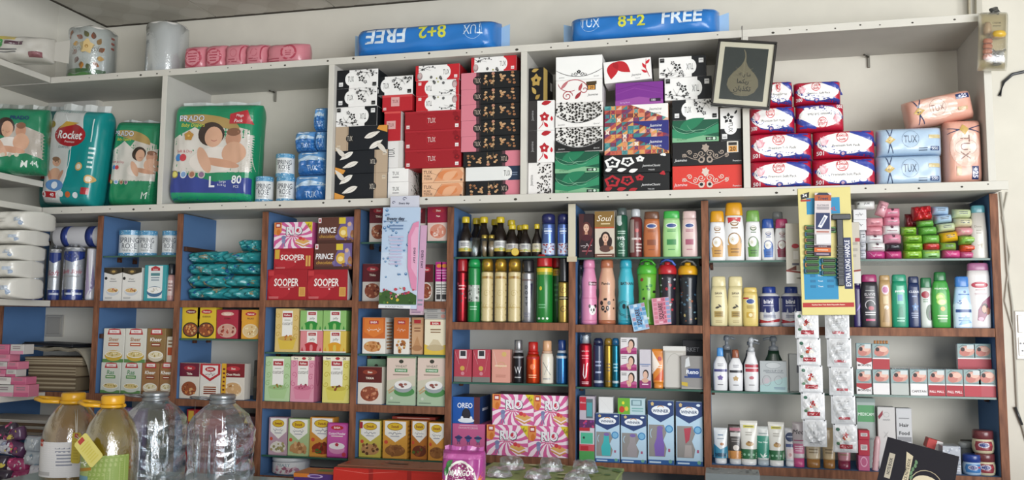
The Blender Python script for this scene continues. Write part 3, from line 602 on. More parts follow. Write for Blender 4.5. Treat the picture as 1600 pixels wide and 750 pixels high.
# soft packs
def soft(px, z, c, ds, label, group, d=.1, **k): return pillow('tissue_pack', label, 'tissue pack', group, px, -.05, z, d, c, ds, pu=9, pv=7, wr=.03, **k)
LG = 'red and white soft tissue packs'; lc = 'b81f3c'
za = soft((1170, 252, 1266, 293), zU, lc, d_lotus(501), 'red oval print soft tissue pack, bottom row left', LG, seed=1)
zb = soft((1269, 248, 1367, 292), zU, lc, d_lotus(501), 'red oval print soft tissue pack, bottom row right next to the blue packs', LG, seed=2)
za = soft((1169, 209, 1266, 252), za, lc, d_lotus(501), 'red oval print soft tissue pack, second row left', LG, seed=3)
zb = soft((1270, 205, 1366, 249), zb, lc, d_lotus(501), 'red oval print soft tissue pack, second row right', LG, seed=4)
za = soft((1168, 168, 1239, 209), za, lc, d_lotus(300), 'smaller red oval print soft tissue pack, third row left half behind the framed leaf', LG, seed=5)
zb = soft((1243, 164, 1318, 207), zb, lc, turn(d_lotus(300)), 'smaller red oval print soft tissue pack set upside down, third row right', LG, seed=6)
soft((1196, 129, 1238, 168), za, lc, d_lotus(300), 'smaller red oval print soft tissue pack, top row behind the framed leaf', LG, seed=7)
soft((1240, 129, 1313, 164), zb, lc, d_lotus(300), 'smaller red oval print soft tissue pack, top row right', LG, seed=8)
def d_ribbon(fl=0): 
    o = [tux(.5, .55, .26, '4a5a70', .2), st(arc(.5, .55, .13, .3, 0, 6.28, 20), .006, '7f93ab'), st([(.13, 1), (.2, .55), (.15, .02)], .022, '24365f'), st([(.24, 1), (.17, .55), (.24, .02)], .022, '24365f'), p([(.11, .5), (.185, .68), (.27, .55), (.185, .4)], 'c9ae6a'), r(.8, .12, .94, .27, '2a4676'), t('550', .87, .195, .1, 'e8eef5', .1), lines(.62, .1, .76, .25, 2, '4a5a70'), r(.78, .55, .96, .68, 'c9b98a')]
    return o
BG = 'pale blue soft tissue packs with ribbon print'
zc = soft((1368, 244, 1470, 288), zU, 'aec6dd', d_ribbon(), 'pale blue ribbon print soft tissue pack, lower of two', BG, seed=11)
zc = soft((1369, 201, 1470, 245), zc, 'aec6dd', d_ribbon(), 'pale blue ribbon print soft tissue pack, upper of two', BG, seed=12)
PK = 'e3ab98'
def d_pink(): return [e(.45, .5, .3, .4, 'ecc4b4'), e(.4, .5, .2, .3, 'f0d2c6'), tux(.45, .5, .24, '8a6a60', .2), st(arc(.45, .52, .12, .3, 0, 6.28, 20), .006, 'a98a7c'), st([(.1, 1), (.19, .5), (.14, 0)], .025, '24365f'), st([(.24, 1), (.15, .5), (.24, 0)], .025, '24365f'), p([(.09, .46), (.165, .62), (.26, .5), (.17, .36)], 'c9a860'), r(.74, .66, .94, .84, '2a3a68'), t('+25', .84, .75, .14, 'eef', .16, 1), r(.74, .25, .88, .38, 'cdb08a')]
PG = 'salmon pink ribbon print tissue packs'
pillow('tissue_pack', 'salmon pink ribbon print tissue pack lying tilted on the blue packs', 'tissue pack', PG, (1417, 158, 1523, 203), -.05, zc-.004, .13, PK, d_pink(), pu=9, pv=6, wr=.04, seed=13, ry=-.17)
def rot90(ds):                                             # the print stood on end
    out = []
    for d in flat(ds):
        if d[0] == 'p': out.append(('p', [(v, 1-u) for u, v in d[1]], d[2]))
        elif d[0] == 'e': out.append(('e', d[2], 1-d[1], d[3], d[3]*.9, d[5], 0) if d[4] is None else ('e', d[2], 1-d[1], d[4], d[3], d[5], 0))
        elif d[0] == 't': out.append(('t', d[1], d[3], 1-d[2], d[4]*.55, d[5], 2, d[7], d[8], -math.pi/2))
        else: out.append(('s', [(v, 1-u) for u, v in d[1]], d[2]*1.6, d[3]))
    return out
pillow('tissue_pack', 'salmon pink ribbon print tissue pack standing on end by the rack end', 'tissue pack', PG, (1491, 188, 1549, 285), -.05, zU, .12, PK, rot90(d_pink()), pu=7, pv=9, wr=.03, seed=14)
pillow('tissue_pack', 'salmon pink tissue pack half hidden behind the one standing on end', 'tissue pack', PG, (1474, 200, 1520, 284), .09, zU, .1, PK, rot90(d_pink()), pu=7, pv=9, wr=.04, seed=15)
# packs on the top board
def bluepack(px, ds, label, seed, **k): pillow('tissue_bundle', label, 'tissue bundle', 'blue plastic tissue bundles', px, -.06, ZT+.0005, .22, '2878c6', ds, pu=16, pv=4, wr=.05, seed=seed, crimp=('x', .035, '9fc3e6'), **k)
dd = [r(0, 0, 1, .12, '1b5aa6'), r(0, .8, 1, 1, '2a7fd0'), t('TUX', .15, .64, .3, 'cfe2f4', .13), st(arc(.15, .64, .06, .3, 0, 6.28, 18), .003, '9fc6ea'), t('8+2', .43, .63, .42, 'd6d84a', .26, 1), t('FREE', .76, .66, .46, 'dbe9f5', .42, 1, .08)]
bluepack((560, 42, 778, 96), turn(dd[:2]+[('t',)+q[1:3]+(q[3]-.28,)+q[4:] if q[0] == 't' else ('s', [(a, b-.28) for a, b in q[1]], q[2], q[3]) for q in dd[2:]]), 'blue tissue bundle lying upside down on the top board, left of the two', 3, ry=.0)
bluepack((890, 24, 1122, 78), dd, 'blue tissue bundle the right way up on the top board, right of the two', 5, ry=-.0)
tp = empty('soap_multipack', (at(378, 100, -.04).x, .03, ZT+.0005))
for i, (a, b, top) in enumerate(((281, 316, 68), (315, 347, 66), (346, 379, 65), (378, 411, 65), (410, 472, 64))):
    x, w, zb_, h = bb((a, top, b, 108), -.04, ZT); mb = MB(); q = []
    fn = lambda u, v, o: (u-w/2, -.06*(1-abs(u/w*2-1)**5)**.5*(1-abs(v/h*2-1)**5)**.5-o, v)
    N_ = 12; us = [math.sin(-math.pi/2+math.pi*k/N_) for k in range(N_+1)]
    for sg in (-1, 1):
        V = [(u*w/2, sg*.06*max(0, 1-abs(u)**5)**.5*max(0, 1-abs(v)**5)**.5*(1+.05*math.sin(7*u+9*v+i)), (v+1)*h/2) for v in us for u in us]
        F = [(j*(N_+1)+k, j*(N_+1)+k+1, (j+1)*(N_+1)+k+1, (j+1)*(N_+1)+k) for j in range(N_) for k in range(N_)]
        mb.add(V, F if sg < 0 else [f[::-1] for f in F], 'd3848f', 'f', True)
    pr = [e(.5, .5, .38, None, 'b5475a'), e(.5, .5, .3, None, 'd9909a'), lines(.28, .3, .72, .7, 4, 'b04458')] if i < 2 else [r(0, .12, 1, .2, 'e0a0a8'), lines(.25, .22, .7, .4, 2, 'a84a5a'), st(arc(.5, .6, .15, .15, 0, 6.28), .02, 'c06070'), st(arc(1, .5, .2, .4, 1.7, 4.5), .05, 'a83a50')]
    if i == 4: pr = [lines(.1, .15, .4, .35, 2, 'a84a5a'), e(.62, .55, .2, .33, 'b5475a'), e(.62, .55, .15, .25, 'd9909a'), lines(.53, .4, .7, .65, 3, 'b04458')]
    decals(mb, fn, w, h, pr, 'f', ml=.009, off=.0009, step=.0001); o = mb.build('packet', tp); o.location = (x-tp.location.x, 0, 0)
tag(tp, 'pink shrink wrapped row of five packets on the top board', 'soap pack')
def roll(name, label, group, px, Y, z, body, ds, wrap=None, seed=0, core=True, cat='paper roll', n=2):
    R = bb(px, Y)[1]/2; x, w, zb_, h = bb(px, Y+R, z); R = w/2/obl(x, Y); ob = empty(name, (x, Y+R, zb_)); ob.rotation_euler.z = math.atan2(-x, Y+DIST)*.6; mb = MB(); g = random.Random(seed)
    mb.lathe([(R*.97, 0), (R, h*.03), (R, h*.97), (R*.97, h)], body, 'f', 36)
    fn = lambda a, b, o: ((R+o)*math.sin((a-R)/R*1.35), -(R+o)*math.cos((a-R)/R*1.35), b)
    mb.build('roll', ob)
    if ds: m2 = MB(); decals(m2, fn, 2*R, h, ds, 'f', ml=.012, off=.0012, step=.00008); m2.build('print', ob)
    if core: MB().lathe([(R*.35, h-.001), (R*.35, h+.001)], '8f8678', 'p', 20).build('core', ob)
    if wrap: MB().lathe([(R*.98, .006), (R*1.03, h*.1), (R*1.02, h*.8), (R*1.03, h*.97), (R*.6, h*1.05), (R*.1, h*1.06)], wrap, 'c', 40, wob=lambda x, y, z, q: (x*(1+.012*math.sin(9*q+z*60)), y*(1+.012*math.sin(9*q+z*60)), z+.004*math.sin(7*q))).build('wrapper', ob)
    tag(ob, label, cat, group); return zb_+h
au = [r(0, .02, .82, .17, '4f7d45'), t('Spring Style', .48, .55, .16, '8c8474', .5, 0, .25)]+[leaf(.52+.17*math.cos(q), .52+.26*math.sin(q), .12, .04, q+.6, c, 1.2) for q, c in zip([k*.52 for k in range(12)], ['9c5a30', 'b8863f', '7f4428', '6f6a35', 'a3542c', 'c49a55', '8a4a2c', '7a3c26', 'b07838', '5f6b35', 'a8642f', 'c8a060'])]+[flower(.5, .6, .13, 'd8bd84', 1.2, 5, 'b08a4a', .4, .2)]+[leaf(.1+.05*k, .7+.06*k, .07, .03, k, '8a5a3c', 1.2) for k in range(4)]+[r(.9, .82-.1*k, .98, .86-.1*k, '8f5046') for k in range(3)]
roll('toilet_roll', 'big white paper roll with autumn leaf wreath print on the top board', None, (113, 54, 189, 122), -.06, ZT+.0005, 'e4e1da', au, 'e8eef0')
roll('kitchen_roll', 'plain white paper roll in loose clear film behind the pink packets', None, (232, 45, 298, 110), .0, ZT+.0005, 'dcdad6', [r(.02, .62, .2, .68, '6a6570'), r(.02, .76, .2, .8, '6a6570'), r(.02, .88, .2, .92, '6a6570'), r(0, .05, .15, .15, '55555f')], 'eef2f4')
# ---------------------------------------------------------------- diaper bags and rolls on the rack
SK, SK2, HAIR = 'd6a88c', 'c4937a', '3a2a24'
def baby(u, v, a, asp=1.): return [e(u, v-.16*asp*a/.2, a*.75, a*.9*asp, SK), e(u, v+a*.75*asp, a*.5, a*.5*asp, SK), e(u-.02, v+a*1.05*asp, a*.42, a*.25*asp, '8a6a52'), e(u-a*.7, v-.1*asp, a*.2, a*.6*asp, SK2, .5), e(u+a*.7, v-.1*asp, a*.2, a*.6*asp, SK2, -.5), e(u-a*.18, v+a*.75*asp, a*.06, None, '443'), e(u+a*.18, v+a*.75*asp, a*.06, None, '443'), st(arc(u, v+a*.62*asp, a*.15, a*.1*asp, 3.5, 5.9, 6), .006, 'a55')]
def mother(u, v, a, asp): return [e(u-.3*a, v+.55*a*asp, a*.5, a*.42*asp, HAIR), e(u-.2*a, v+.45*a*asp, a*.33, a*.36*asp, SK), e(u-.1*a, v-.35*a*asp, a*.95, a*.45*asp, 'e4dcd4', .1), e(u+.55*a, v+.4*a*asp, a*.3, a*.33*asp, 'c8957a'), e(u+.55*a, v+.62*a*asp, a*.28, a*.14*asp, '8a5f48'), e(u+.6*a, v-.1*a*asp, a*.45, a*.38*asp, SK), e(u+.1*a, v-.45*a*asp, a*.75, a*.14*asp, 'cf9c80', -.15), e(u-.5*a, v-.35*a*asp, a*.2, a*.5*asp, 'd9ab90', .5), st(arc(u-.15*a, v+.38*a*asp, a*.12, a*.08*asp, 3.6, 5.8, 6), .006, 'a04a48')]
def d_prado(size, asp, n=''):
    o = [r(0, 0, 1, 1, '1f8a5f'), p([(0, .32), (.55, .8), (.95, .72), (1, .3), (0, .28)], 'cfc8be'), p([(0, .3), (0, .62), (.3, .75), (.6, .6), (1, .68), (1, .3)], 'd8d3cb'), p(arc(.3, .7, .55, .12, .1, 1.9, 10)+arc(.3, .72, .55, .16, 1.9, .1, 10), 'b0945a')]
    o += mother(.6, .52, .32, asp) if not n or n == '80' else mother(.72, .5, .3, asp)
    o += [t('PRADO', .26, .835, .065, '23306b', .42, 1), t('PRADO', .262, .838, .06, 'e8ecf4', .41, 0), t('Baby Diapers', .28, .765, .045, 'e0d84a', .3, 0, .2), t('Soft & Dry', .2, .5, .035, 'c04a5a', .25), e(.13, .44, .04, None, '3f8ad0'), e(.19, .44, .04, None, 'c8404a')]
    if n == '80': o += [p([(0, 0), (1, 0), (1, .25), (.6, .2), (0, .32)], '2d3f8f'), r(0, 0, 1, .09, '1c9a6c'), t('L', .56, .2, .11, 'f2f4f8', .12, 1), t('80', .85, .225, .085, 'f2f4f8', .17, 1), t('PCS', .85, .155, .025, 'e8ecf4', .1), t('Large', .69, .2, .03, 'e8ecf4', .12), t('9-14 kg', .68, .165, .028, 'e8ecf4', .12), p([(.72, .78), (.98, .78), (.92, .92), (.72, .88)], 'b9303a'), t('Mega', .84, .86, .035, 'f4f4f4', .16, 0, .2), t('Pack', .83, .81, .035, 'f4f4f4', .16, 0, .2), flower(.24, .66, .06, 'b98a40', asp, 5, 'd8b060', .5)]
    else: o += [p([(0, 0), (1, 0), (1, .28), (.6, .22), (0, .22)], '1c8a5c'), t(size, .83, .13, .08, 'f0f4f0', .3, 0, .2)]
    g = random.Random(3)
    return o+[e(.1+.11*k, .27, .042, None, c) for k, c in enumerate(('9a8a4a', 'dfe3ea', 'd8c0a8', 'c9c4ba'))]+[e(.1+.11*k, .27, .03, None, c) for k, c in enumerate(('d8d070', '7fa3d0', 'a8705a', '8a6a8a'))]
pillow('diaper_pack', 'big green diaper pack with mother and baby, marked L and 80', 'diaper pack', None, (262, 168, 389, 315), -.06, zU, .14, '1f8f66', d_prado('L', .9, '80'), pu=14, pv=12, wr=.05, seed=21, crimp=('z', .016, 'cfd4d2'), ry=.04)
pillow('diaper_pack', 'green diaper pack with mother and baby, marked M, between teal pack and the divider', 'diaper pack', None, (176, 194, 248, 317), .0, zU, .12, '1f7f5a', d_prado('M', .65, 'm'), pu=12, pv=12, wr=.05, seed=22, crimp=('z', .01, 'c4cac8'), ry=.07)
def d_rocket(asp=.6): return [p([(0, 0), (.38, 0), (.5, .3), (.48, .6), (.7, .8), (.66, .98), (0, .98)], 'cfd2d0'), st(arc(.1, .5, .42, .5, -1.2, 1.1, 14), .012, 'e8ecec'), e(.46, .72, .3, .12, 'a8262f'), p([(.22, .78), (.36, .86), (.62, .85), (.45, .82)], 'c9a040'), t('Rocket', .47, .72, .085, 'f4f0f0', .46, 1, .15), t('Premium', .47, .65, .022, 'eee', .2), t('DIAPERS', .38, .59, .025, '4a6a70', .25)]+baby(.28, .36, .16, asp)+[e(.3, .19, .17, .06, '5f8fc4'), e(.3, .19, .06, None, 'e4ecf4'), r(.04, .06, .34, .12, 'b02a30'), e(.1, .09, .05, None, 'f0e8e8'), t('4', .1, .09, .04, 'a02028', .05, 1), t('40', .27, .09, .035, 'f4ecec', .1, 1)]+[e(.44+.14*k, .105, .05, None, c) for k, c in enumerate(('dfe6ea', 'c86a3a', 'dfe6ea'))]+[e(x, y, .07, None, 'd8b070') for x, y in ((.72, .4), (.92, .28))]+[e(x, y, .045, None, 'efe6d4') for x, y in ((.72, .4), (.92, .28))]+[r(.82, .12, .95, .19, 'b03038'), e(.1, .82, .06, None, '8a7a2a'), lines(.86, .38, .96, .62, 5, 'cfe8e6'), r(.88, .66, .9, .9, 'cfe8e6')]
pillow('diaper_pack', 'teal diaper pack with red oval badge and sitting baby leaning on the rack', 'diaper pack', None, (73, 178, 153, 322), -.07, zU, .13, '178f8f', d_rocket(), pu=12, pv=12, wr=.04, seed=23, crimp=('z', .03, 'd8dad8'), ry=.1)
pillow('diaper_pack', 'dark teal diaper pack mostly hidden behind the leaning red badge one', 'diaper pack', None, (150, 205, 190, 316), .08, zU, .12, '146a6a', [e(.75, .4, .15, None, 'a03038'), r(.8, .5, .95, .8, '1f8080')], pu=12, pv=12, wr=.05, seed=24, crimp=('z', .012, '9fb4b2'))
o_ = pillow('diaper_pack', 'maroon and teal diaper bag behind the leaning red badge pack', 'diaper pack', None, (70, 172, 118, 282), .1, zU+.02, .1, '1a6f70', [r(0, .3, 1, .75, '7a2a30')], pu=10, pv=10, wr=.08, seed=25, crimp=('z', .02, 'b4bab8'))
def d_left(): return [p([(0, .25), (.5, .75), (1, .6), (1, .2), (0, .2)], 'b4aca2')]+mother(.4, .5, .34, 1.)+[p([(0, 0), (1, 0), (1, .22), (.7, .3), (0, .2)], '1c7f58'), t('M', .68, .14, .1, 'e8f0ea', .15, 1, .15), t('44', .86, .15, .07, 'e8f0ea', .15), t('PRADO', .55, .83, .06, '23306b', .4, 1)]+[e(.15+.13*k, .27, .04, None, 'cfc8b4') for k in range(4)]
pillow('diaper_pack', 'green diaper pack marked M 44 on the left wall shelf', 'diaper pack', None, (-4, 170, 62, 279), -.3, 2.106, .12, '1f7d58', d_left(), pu=10, pv=10, wr=.06, seed=26, crimp=('z', .02, '8a8f88'), rz=.35)
pillow('tissue_bundle', 'clear bag of white rolls with green and yellow print at the top left', 'tissue bundle', None, (-12, 58, 70, 112), -.36, ZT+.0005, .14, 'c3c0b8', [e(.2, .62, .12, .3, '4a9a55'), r(.2, .75, .5, .95, 'c9b24a'), r(.35, .55, .62, .7, '5a3f4a'), lines(.2, .2, .55, .4, 2, '666'), r(.7, .1, .9, .3, '8a5a60')], pu=4, pv=4, wr=.12, seed=28, crimp=('x', .06, 'bdbab2'), rz=.3)
# spring rose rolls
def d_spring(): return [r(.0, .82, 1, 1, '5b9cc4'), r(0, 0, 1, .14, '5b9cc4'), t('SPRING', .5, .62, .2, '3f4450', .62), t('ROSE', .52, .4, .2, '3f4450', .44), t('TOILET ROLL', .5, .23, .07, '555', .4)]+blobs(.02, .84, .98, .98, 24, ['dcecf4', '2f6f9c'], .012, .02, 2)+blobs(.02, .02, .98, .12, 20, ['dcecf4', '2f6f9c'], .012, .02, 3)
SG = 'small blue and white paper rolls'
def spring(px, Y, z, lab): return roll('toilet_roll', lab, SG, px, Y, z, 'dfe3e4', d_spring())
z = spring((400, 278, 429, 313), -.05, zU, 'blue and white paper roll on the rack, left of the lower pair'); z = spring((433, 278, 463, 313), -.05, zU, 'blue and white paper roll on the rack, right of the lower pair')
spring((432, 243, 462, 277), -.05, z+.0005, 'blue and white paper roll stacked on top of the pair on the rack')
for a, b, lab in ((177, 217, 'left'), (219, 249, 'middle'), (255, 281, 'right')): spring((a, 362, b, 398), .05, g2, 'blue and white paper roll on the glass shelf, %s of three' % lab)
bl = [p([(0, .4), (.4, .62), (1, .5), (1, 0), (0, 0)], '2a68ac'), p([(0, .55), (.5, .78), (1, .66), (1, .58), (.5, .68), (0, .46)], 'b9cfe2'), tux(.6, .25, .22, 'cfe0f0', .35), lines(.2, .8, .8, .9, 1, 'd5e4f0')]
BR = 'blue wrapped paper roll packs'
def bpack(px, Y, z, lab, sd): return pillow('tissue_roll_pack', lab, 'paper roll pack', BR, px, Y, z, .11, '5c93c8', bl, pu=5, pv=6, wr=.08, seed=sd)
z = bpack((463, 274, 512, 311), -.05, zU, 'blue wrapped paper roll pack, lowest and widest in its pile', 31)
z = bpack((467, 237, 512, 274), -.05, z, 'blue wrapped paper roll pack, second up its pile', 32)
z2 = bpack((464, 206, 496, 237), -.045, z, 'blue wrapped paper roll pack on the left of the upper pair', 33); z2 = bpack((497, 206, 513, 237), -.045, z, 'blue wrapped paper roll pack squeezed against the divider', 34)
bpack((494, 169, 513, 206), -.045, z2, 'narrow blue wrapped paper roll pack topping its pile', 35)
# ---------------------------------------------------------------- first bay and left wall shelf
def d_kit(s): return [r(0, 0, 1, .2, '2c3f86'), r(0, .86, 1, .93, '2c3f86'), p([(0, .8), (.5, .72), (1, .8), (1, .93), (0, .93)], '2c3f86'), t(s, .5, .53, .1, 'b84a5c', .75, 0, .25), lines(.2, .42, .8, .48, 1, '999'), r(.3, .1, .9, .14, 'c9d0e0')]+blobs(.05, .22, .95, .68, 26, ['c4c4cc', 'b4b6c2'], .015, .03, 4, .5)
KG = 'tall kitchen rolls with blue bands'
for a, b, s, y0, lab in ((38, 75, 'Jasmine', 389, 'leftmost'), (78, 97, 'Soft', 390, 'second'), (102, 136, 'Soft Style', 388, 'third')): roll('kitchen_roll', 'tall white kitchen roll with blue bands, %s of the standing row' % lab, KG, (a, y0, b, 467), .02 if lab != 'second' else .04, zb1+.0004, 'dcdcde', d_kit(s), 'e6e9ec')
roll('kitchen_roll', 'tall white kitchen roll with lilac streaks against the divider', KG, (136, 389, 152, 467), .03, zb1+.0004, 'd4d2d8', [p([(.1, 0), (.5, .2), (.3, .9), (.1, .6)], 'a89ab8'), p([(.5, .1), (.9, .3), (.7, .7)], '9a8fb4')], None)
x, w, q, h = bb((82, 353, 150, 386), .05, None); kr = empty('kitchen_roll', (x, .05+h/2, at(100, 385, .05).z+h/2)); kr.rotation_euler = (math.pi/2, 0, math.pi/2+.1)
mb = MB(); R = h/2; mb.lathe([(R*.97, -w/2), (R, -w/2+.004), (R, w/2-.004), (R*.97, w/2)], 'cfcfd3', 'f', 32); mb.build('roll', kr)
mb = MB()
for a, b in ((-.32, -.18), (.2, .36)): MB().lathe([(R+.0006, w*a), (R+.0007, w*b)], '2c3f86', 'f', 32).build('blue_band', kr); MB().lathe([(R*.35, w/2-.001), (R*.35, w/2+.001)], '5f564c', 'p', 20).build('core', kr)
tag(kr, 'white kitchen roll with blue bands lying across the standing rolls', 'paper roll', KG)
z = Z1+.0005
for i, (a, y0, y1, lab) in enumerate(((38, 434, 461, 'lowest'), (39, 407, 434, 'second up'), (41, 383, 407, 'middle'), (48, 360, 383, 'fourth up'), (58, 331, 360, 'topmost'))):
    z = pillow('tissue_pack', 'plain white soft tissue pack on the left wall shelf, %s of five' % lab, 'tissue pack', 'plain white soft tissue packs', (a-66, y0, a, y1), -.32, z, .2, 'dcdad2', [r(.75, .4, .9, .6, 'b9c4d2'), e(.9, .3, .04, .12, '9fb0c8'), lines(.2, .3, .6, .6, 2, 'cdcbc4')], pu=12, pv=8, wr=.05, seed=40+i, rz=.05*(i % 2))
# stacked papers and the folder
for i, (a, b, y0, y1, c, lab) in enumerate(((40, 108, 590, 613, '8a7a62', 'thick brown edged account book at the bottom of the paper pile'), (36, 112, 573, 590, '9c8c72', 'brown edged account book in the middle of the paper pile'), (32, 118, 559, 573, 'a89a80', 'brown edged account book near the top of the paper pile'))):
    x, w, zq, h = bb((a, y0, b, y1), .0, None); zq = zb1b if i == 0 else zq_
    mb = MB().box(-w/2, -.07, .003, w/2, .09, h-.004, c, 'b')
    for k in range(6): mb.box(-w/2-.001*(k % 2), -.071-.001*(k % 3), .004+k*(h-.008)/6, w/2+.002*(k % 2), -.069, .004+(k+.6)*(h-.008)/6, 'b5a78e' if k % 2 else '6f604c', 'b')
    ob = empty('account_book', (x, .1, zq)); mb.build('pages', ob); MB().box(-w/2-.003, -.074, 0, w/2+.003, .094, .003, '5c4a3a', 'b').box(-w/2-.003, -.074, h-.004, w/2+.003, .094, h-.0005, '6c5a46', 'b').build('cover', ob)
    ob.rotation_euler = (0, 0, (.03, -.04, .05)[i]); tag(ob, lab, 'book', 'account books'); zq_ = zq+h
x, w, q, h = bb((36, 546, 138, 559), .02, None); mb = MB()
n = 16; path = [(-w/2+w*.72*i/n, .006+.004*math.sin(i*.8)) for i in range(n+1)]+[(-w/2+w*.72+.26*w*math.sin(i/8*1.4), -.15*(i/8)**1.6+.008) for i in range(1, 9)]
for k in range(5):
    V = []; o = .004*k; P = path[:len(path)-k]
    for (a, zz) in P: V += [(a-.004*k, -.09+.006*k, zz+.014-.003*k), (a-.004*k, .1, zz+.014-.003*k), (a-.004*k, .1, zz+.0125-.003*k), (a-.004*k, -.09+.006*k, zz+.0125-.003*k)]
    m_ = len(P); F = []
    for i in range(m_-1):
        for a in range(4): F.append((4*i+a, 4*i+(a+1) % 4, 4*i+4+(a+1) % 4, 4*i+4+a))
    F += [(0, 3, 2, 1), tuple(4*m_-4+a for a in range(4))]; mb.add(V, [f[::-1] for f in F], ['b4ac9a', 'a69d8a', 'b9b2a2', '9a917e', 'aaa18e'][k], 'p')
o = mb.build('paper_sheets'); o.location = (x+.03, .1, zq_+.02); tag(o, 'sheaf of curling grey paper sheets drooping over the account books', 'paper')
zf = zq_+.046
mb = MB().box(-.16, -.08, 0, .12, .1, .008, '23242a', 'p', .002).box(-.155, -.075, .008, .115, .095, .013, '1c1d22', 'p', .002); o = mb.build('folder'); o.location = (at(95, 550, .1).x, .12, zf); o.rotation_euler = (0, .03, -.06); tag(o, 'black folder lying on top of the paper pile', 'folder')
# small pink and white cartons on the left wall shelf
g = random.Random(9); z = Z2+.0005
rows = [((-14, 20), (21, 44)), ((-10, 16), (17, 40)), ((-20, 8), (9, 24)), ((-12, 10), (11, 28)), ((-9, 14),), ((-12, 13), (16, 36))]
ys = [613, 601, 589, 577, 565, 553, 538]; nmz = ['bottom', 'second', 'third', 'fourth', 'fifth', 'top']
for j, row in enumerate(rows):
    zz = z
    for k, (a, b) in enumerate(row):
        c = g.choice(['d4cfcb', 'c9788f', 'd8d4d0', 'bfbcb8', 'c46a88'])
        z_ = carton('medicine_box', 'small %s carton in the %s layer of the left wall pile%s' % ('pink' if c[0] == 'c' and c[2] in '76' else 'pale', nmz[j], ', %s end' % ('wall' if k == 0 else 'front')), 'carton', 'small pink and white cartons', (a, ys[j+1], b, ys[j]), -.25, zz, .06, c, [r(0, 0, 1, .35, g.choice(['b85a7c', 'dcd8d4', 'c98aa0'])), lines(.15, .5, .8, .85, 2, '8a7a80')], rz=.05*g.random())
    z = z_
# ---------------------------------------------------------------- dessert boxes bay
def dish(u, v, ru, rv, bowl, fill, bits, seed=1, n=12): return [e(u, v-rv*.25, ru, rv, bowl), e(u, v, ru*.95, rv*.62, 'efece6'), e(u, v, ru*.86, rv*.5, fill)]+blobs(u-ru*.6, v-rv*.3, u+ru*.6, v+rv*.35, n, bits, .015, .035, seed)
def d_kheer(): return [p([(0, .86), (.5, .78), (1, .86), (1, 1), (0, 1)], '3a3428'), e(.5, .88, .2, .07, '5a4c36'), e(.5, .88, .1, .035, 'b89a5a'), t('Kheer', .5, .66, .05, '555', .4), lines(.3, .56, .7, .62, 1, '999'), e(.12, .68, .07, None, '2c2c2c'), dish(.5, .32, .34, .13, 'c9cdd4', 'd6b27a', ['8f6a3c', 'b5523a', 'e4cfa0'], 2), lines(.1, .06, .5, .12, 2, '999')]
DG = 'white dessert mix boxes with bowl picture'
carton('dessert_box', 'white dessert box with dark top and soup bowl, left of the pair', 'dessert box', DG, (158, 418, 188, 469), .02, zb2, .05, 'e4e2dd', d_kheer())
carton('dessert_box', 'white dessert box with dark top and soup bowl, right of the pair', 'dessert box', DG, (190, 418, 221, 469), .02, zb2, .05, 'e4e2dd', d_kheer())
carton('dessert_box', 'teal dessert box with red badge and blue bowl', 'dessert box', None, (225, 414, 259, 469), .02, zb2, .05, '3f9ea6', [r(.18, .08, .85, .98, 'dfe6e6'), p([(.3, .92), (.5, .98), (.72, .92), (.72, .84), (.3, .84)], 'b23a40'), t('laziza', .51, .88, .05, 'f0e6e6', .3), r(.3, .7, .72, .78, '5a8a90'), lines(.3, .55, .72, .68, 2, '789'), dish(.5, .3, .36, .15, '4a6f92', 'f0efec', ['e0ddd4', 'c8c2b4'], 3)])
bottle('salt_shaker', 'small bottle of pink salt with dark grinder cap beside the teal box', 'salt bottle', None, (262, 412, 275, 469), .03, zb2, [('bottle_body', 'c99a94', 'g', [(.9, 0), (1, .04), (1, .62), (.8, .7)]), ('cap', '2a2c30', 'g', [(.82, .7), (.9, .74), (.9, .97), (.7, 1)])], [r(.15, .15, .85, .55, 'dcc2bc'), lines(.2, .25, .8, .5, 3, '8a5a58')])
def d_laz(name, c, oc, dk=0): return [r(0, 0, 1, .1, '5f8a50' if not dk else '6a4a2a'), p([(.25, .98), (.5, 1.), (.78, .98), (.85, .82), (.18, .82)], 'b52c34'), r(.27, .86, .76, .96, 'e9dcd8'), t('laziza', .51, .91, .05, 'a02830', .4), t(name, .5, .68, .15 if len(name) < 5 else .11, 'f2efe8' if dk else '6f9a74' if name == 'Ras' else 'b0805c', .84, 1, .1), r(.25, .48, .75, .58, oc), lines(.28, .5, .72, .56, 1, 'f0ead8'), dish(.52, .24, .42, .16, c, 'd8c48a' if not dk else 'e0d4b4', ['b5a04a', '8a7a3c', 'efe6c4'], len(name))]
dz = [((157, 162, 187, 'Ras', 'd9dcd2'),)]
z1 = zb2b+.0004; LZ = 'dessert mix boxes with red roof badge'
za = carton('dessert_box', 'white and green dessert box reading Ras, lower row left', 'dessert box', LZ, (157, 566, 188, 616), .02, z1, .05, 'd3d6cc', d_laz('Ras', 'c9cfc4', '4f8f48')); carton('dessert_box', 'white and green dessert box reading Ras, lower row second', 'dessert box', LZ, (189, 566, 220, 616), .02, z1, .05, 'd3d6cc', d_laz('Ras', 'c9cfc4', '4f8f48'))
carton('dessert_box', 'brown dessert box reading Kheer, lower row third', 'dessert box', LZ, (221, 566, 248, 617), .02, z1, .05, '9a7048', d_laz('Kheer', 'cfc4ae', '8a3a2c', 1)); carton('dessert_box', 'brown dessert box reading Kheer, lower row beside the divider', 'dessert box', LZ, (249, 566, 270, 617), .02, z1, .05, '9a7048', d_laz('Kheer', 'cfc4ae', '8a3a2c', 1))
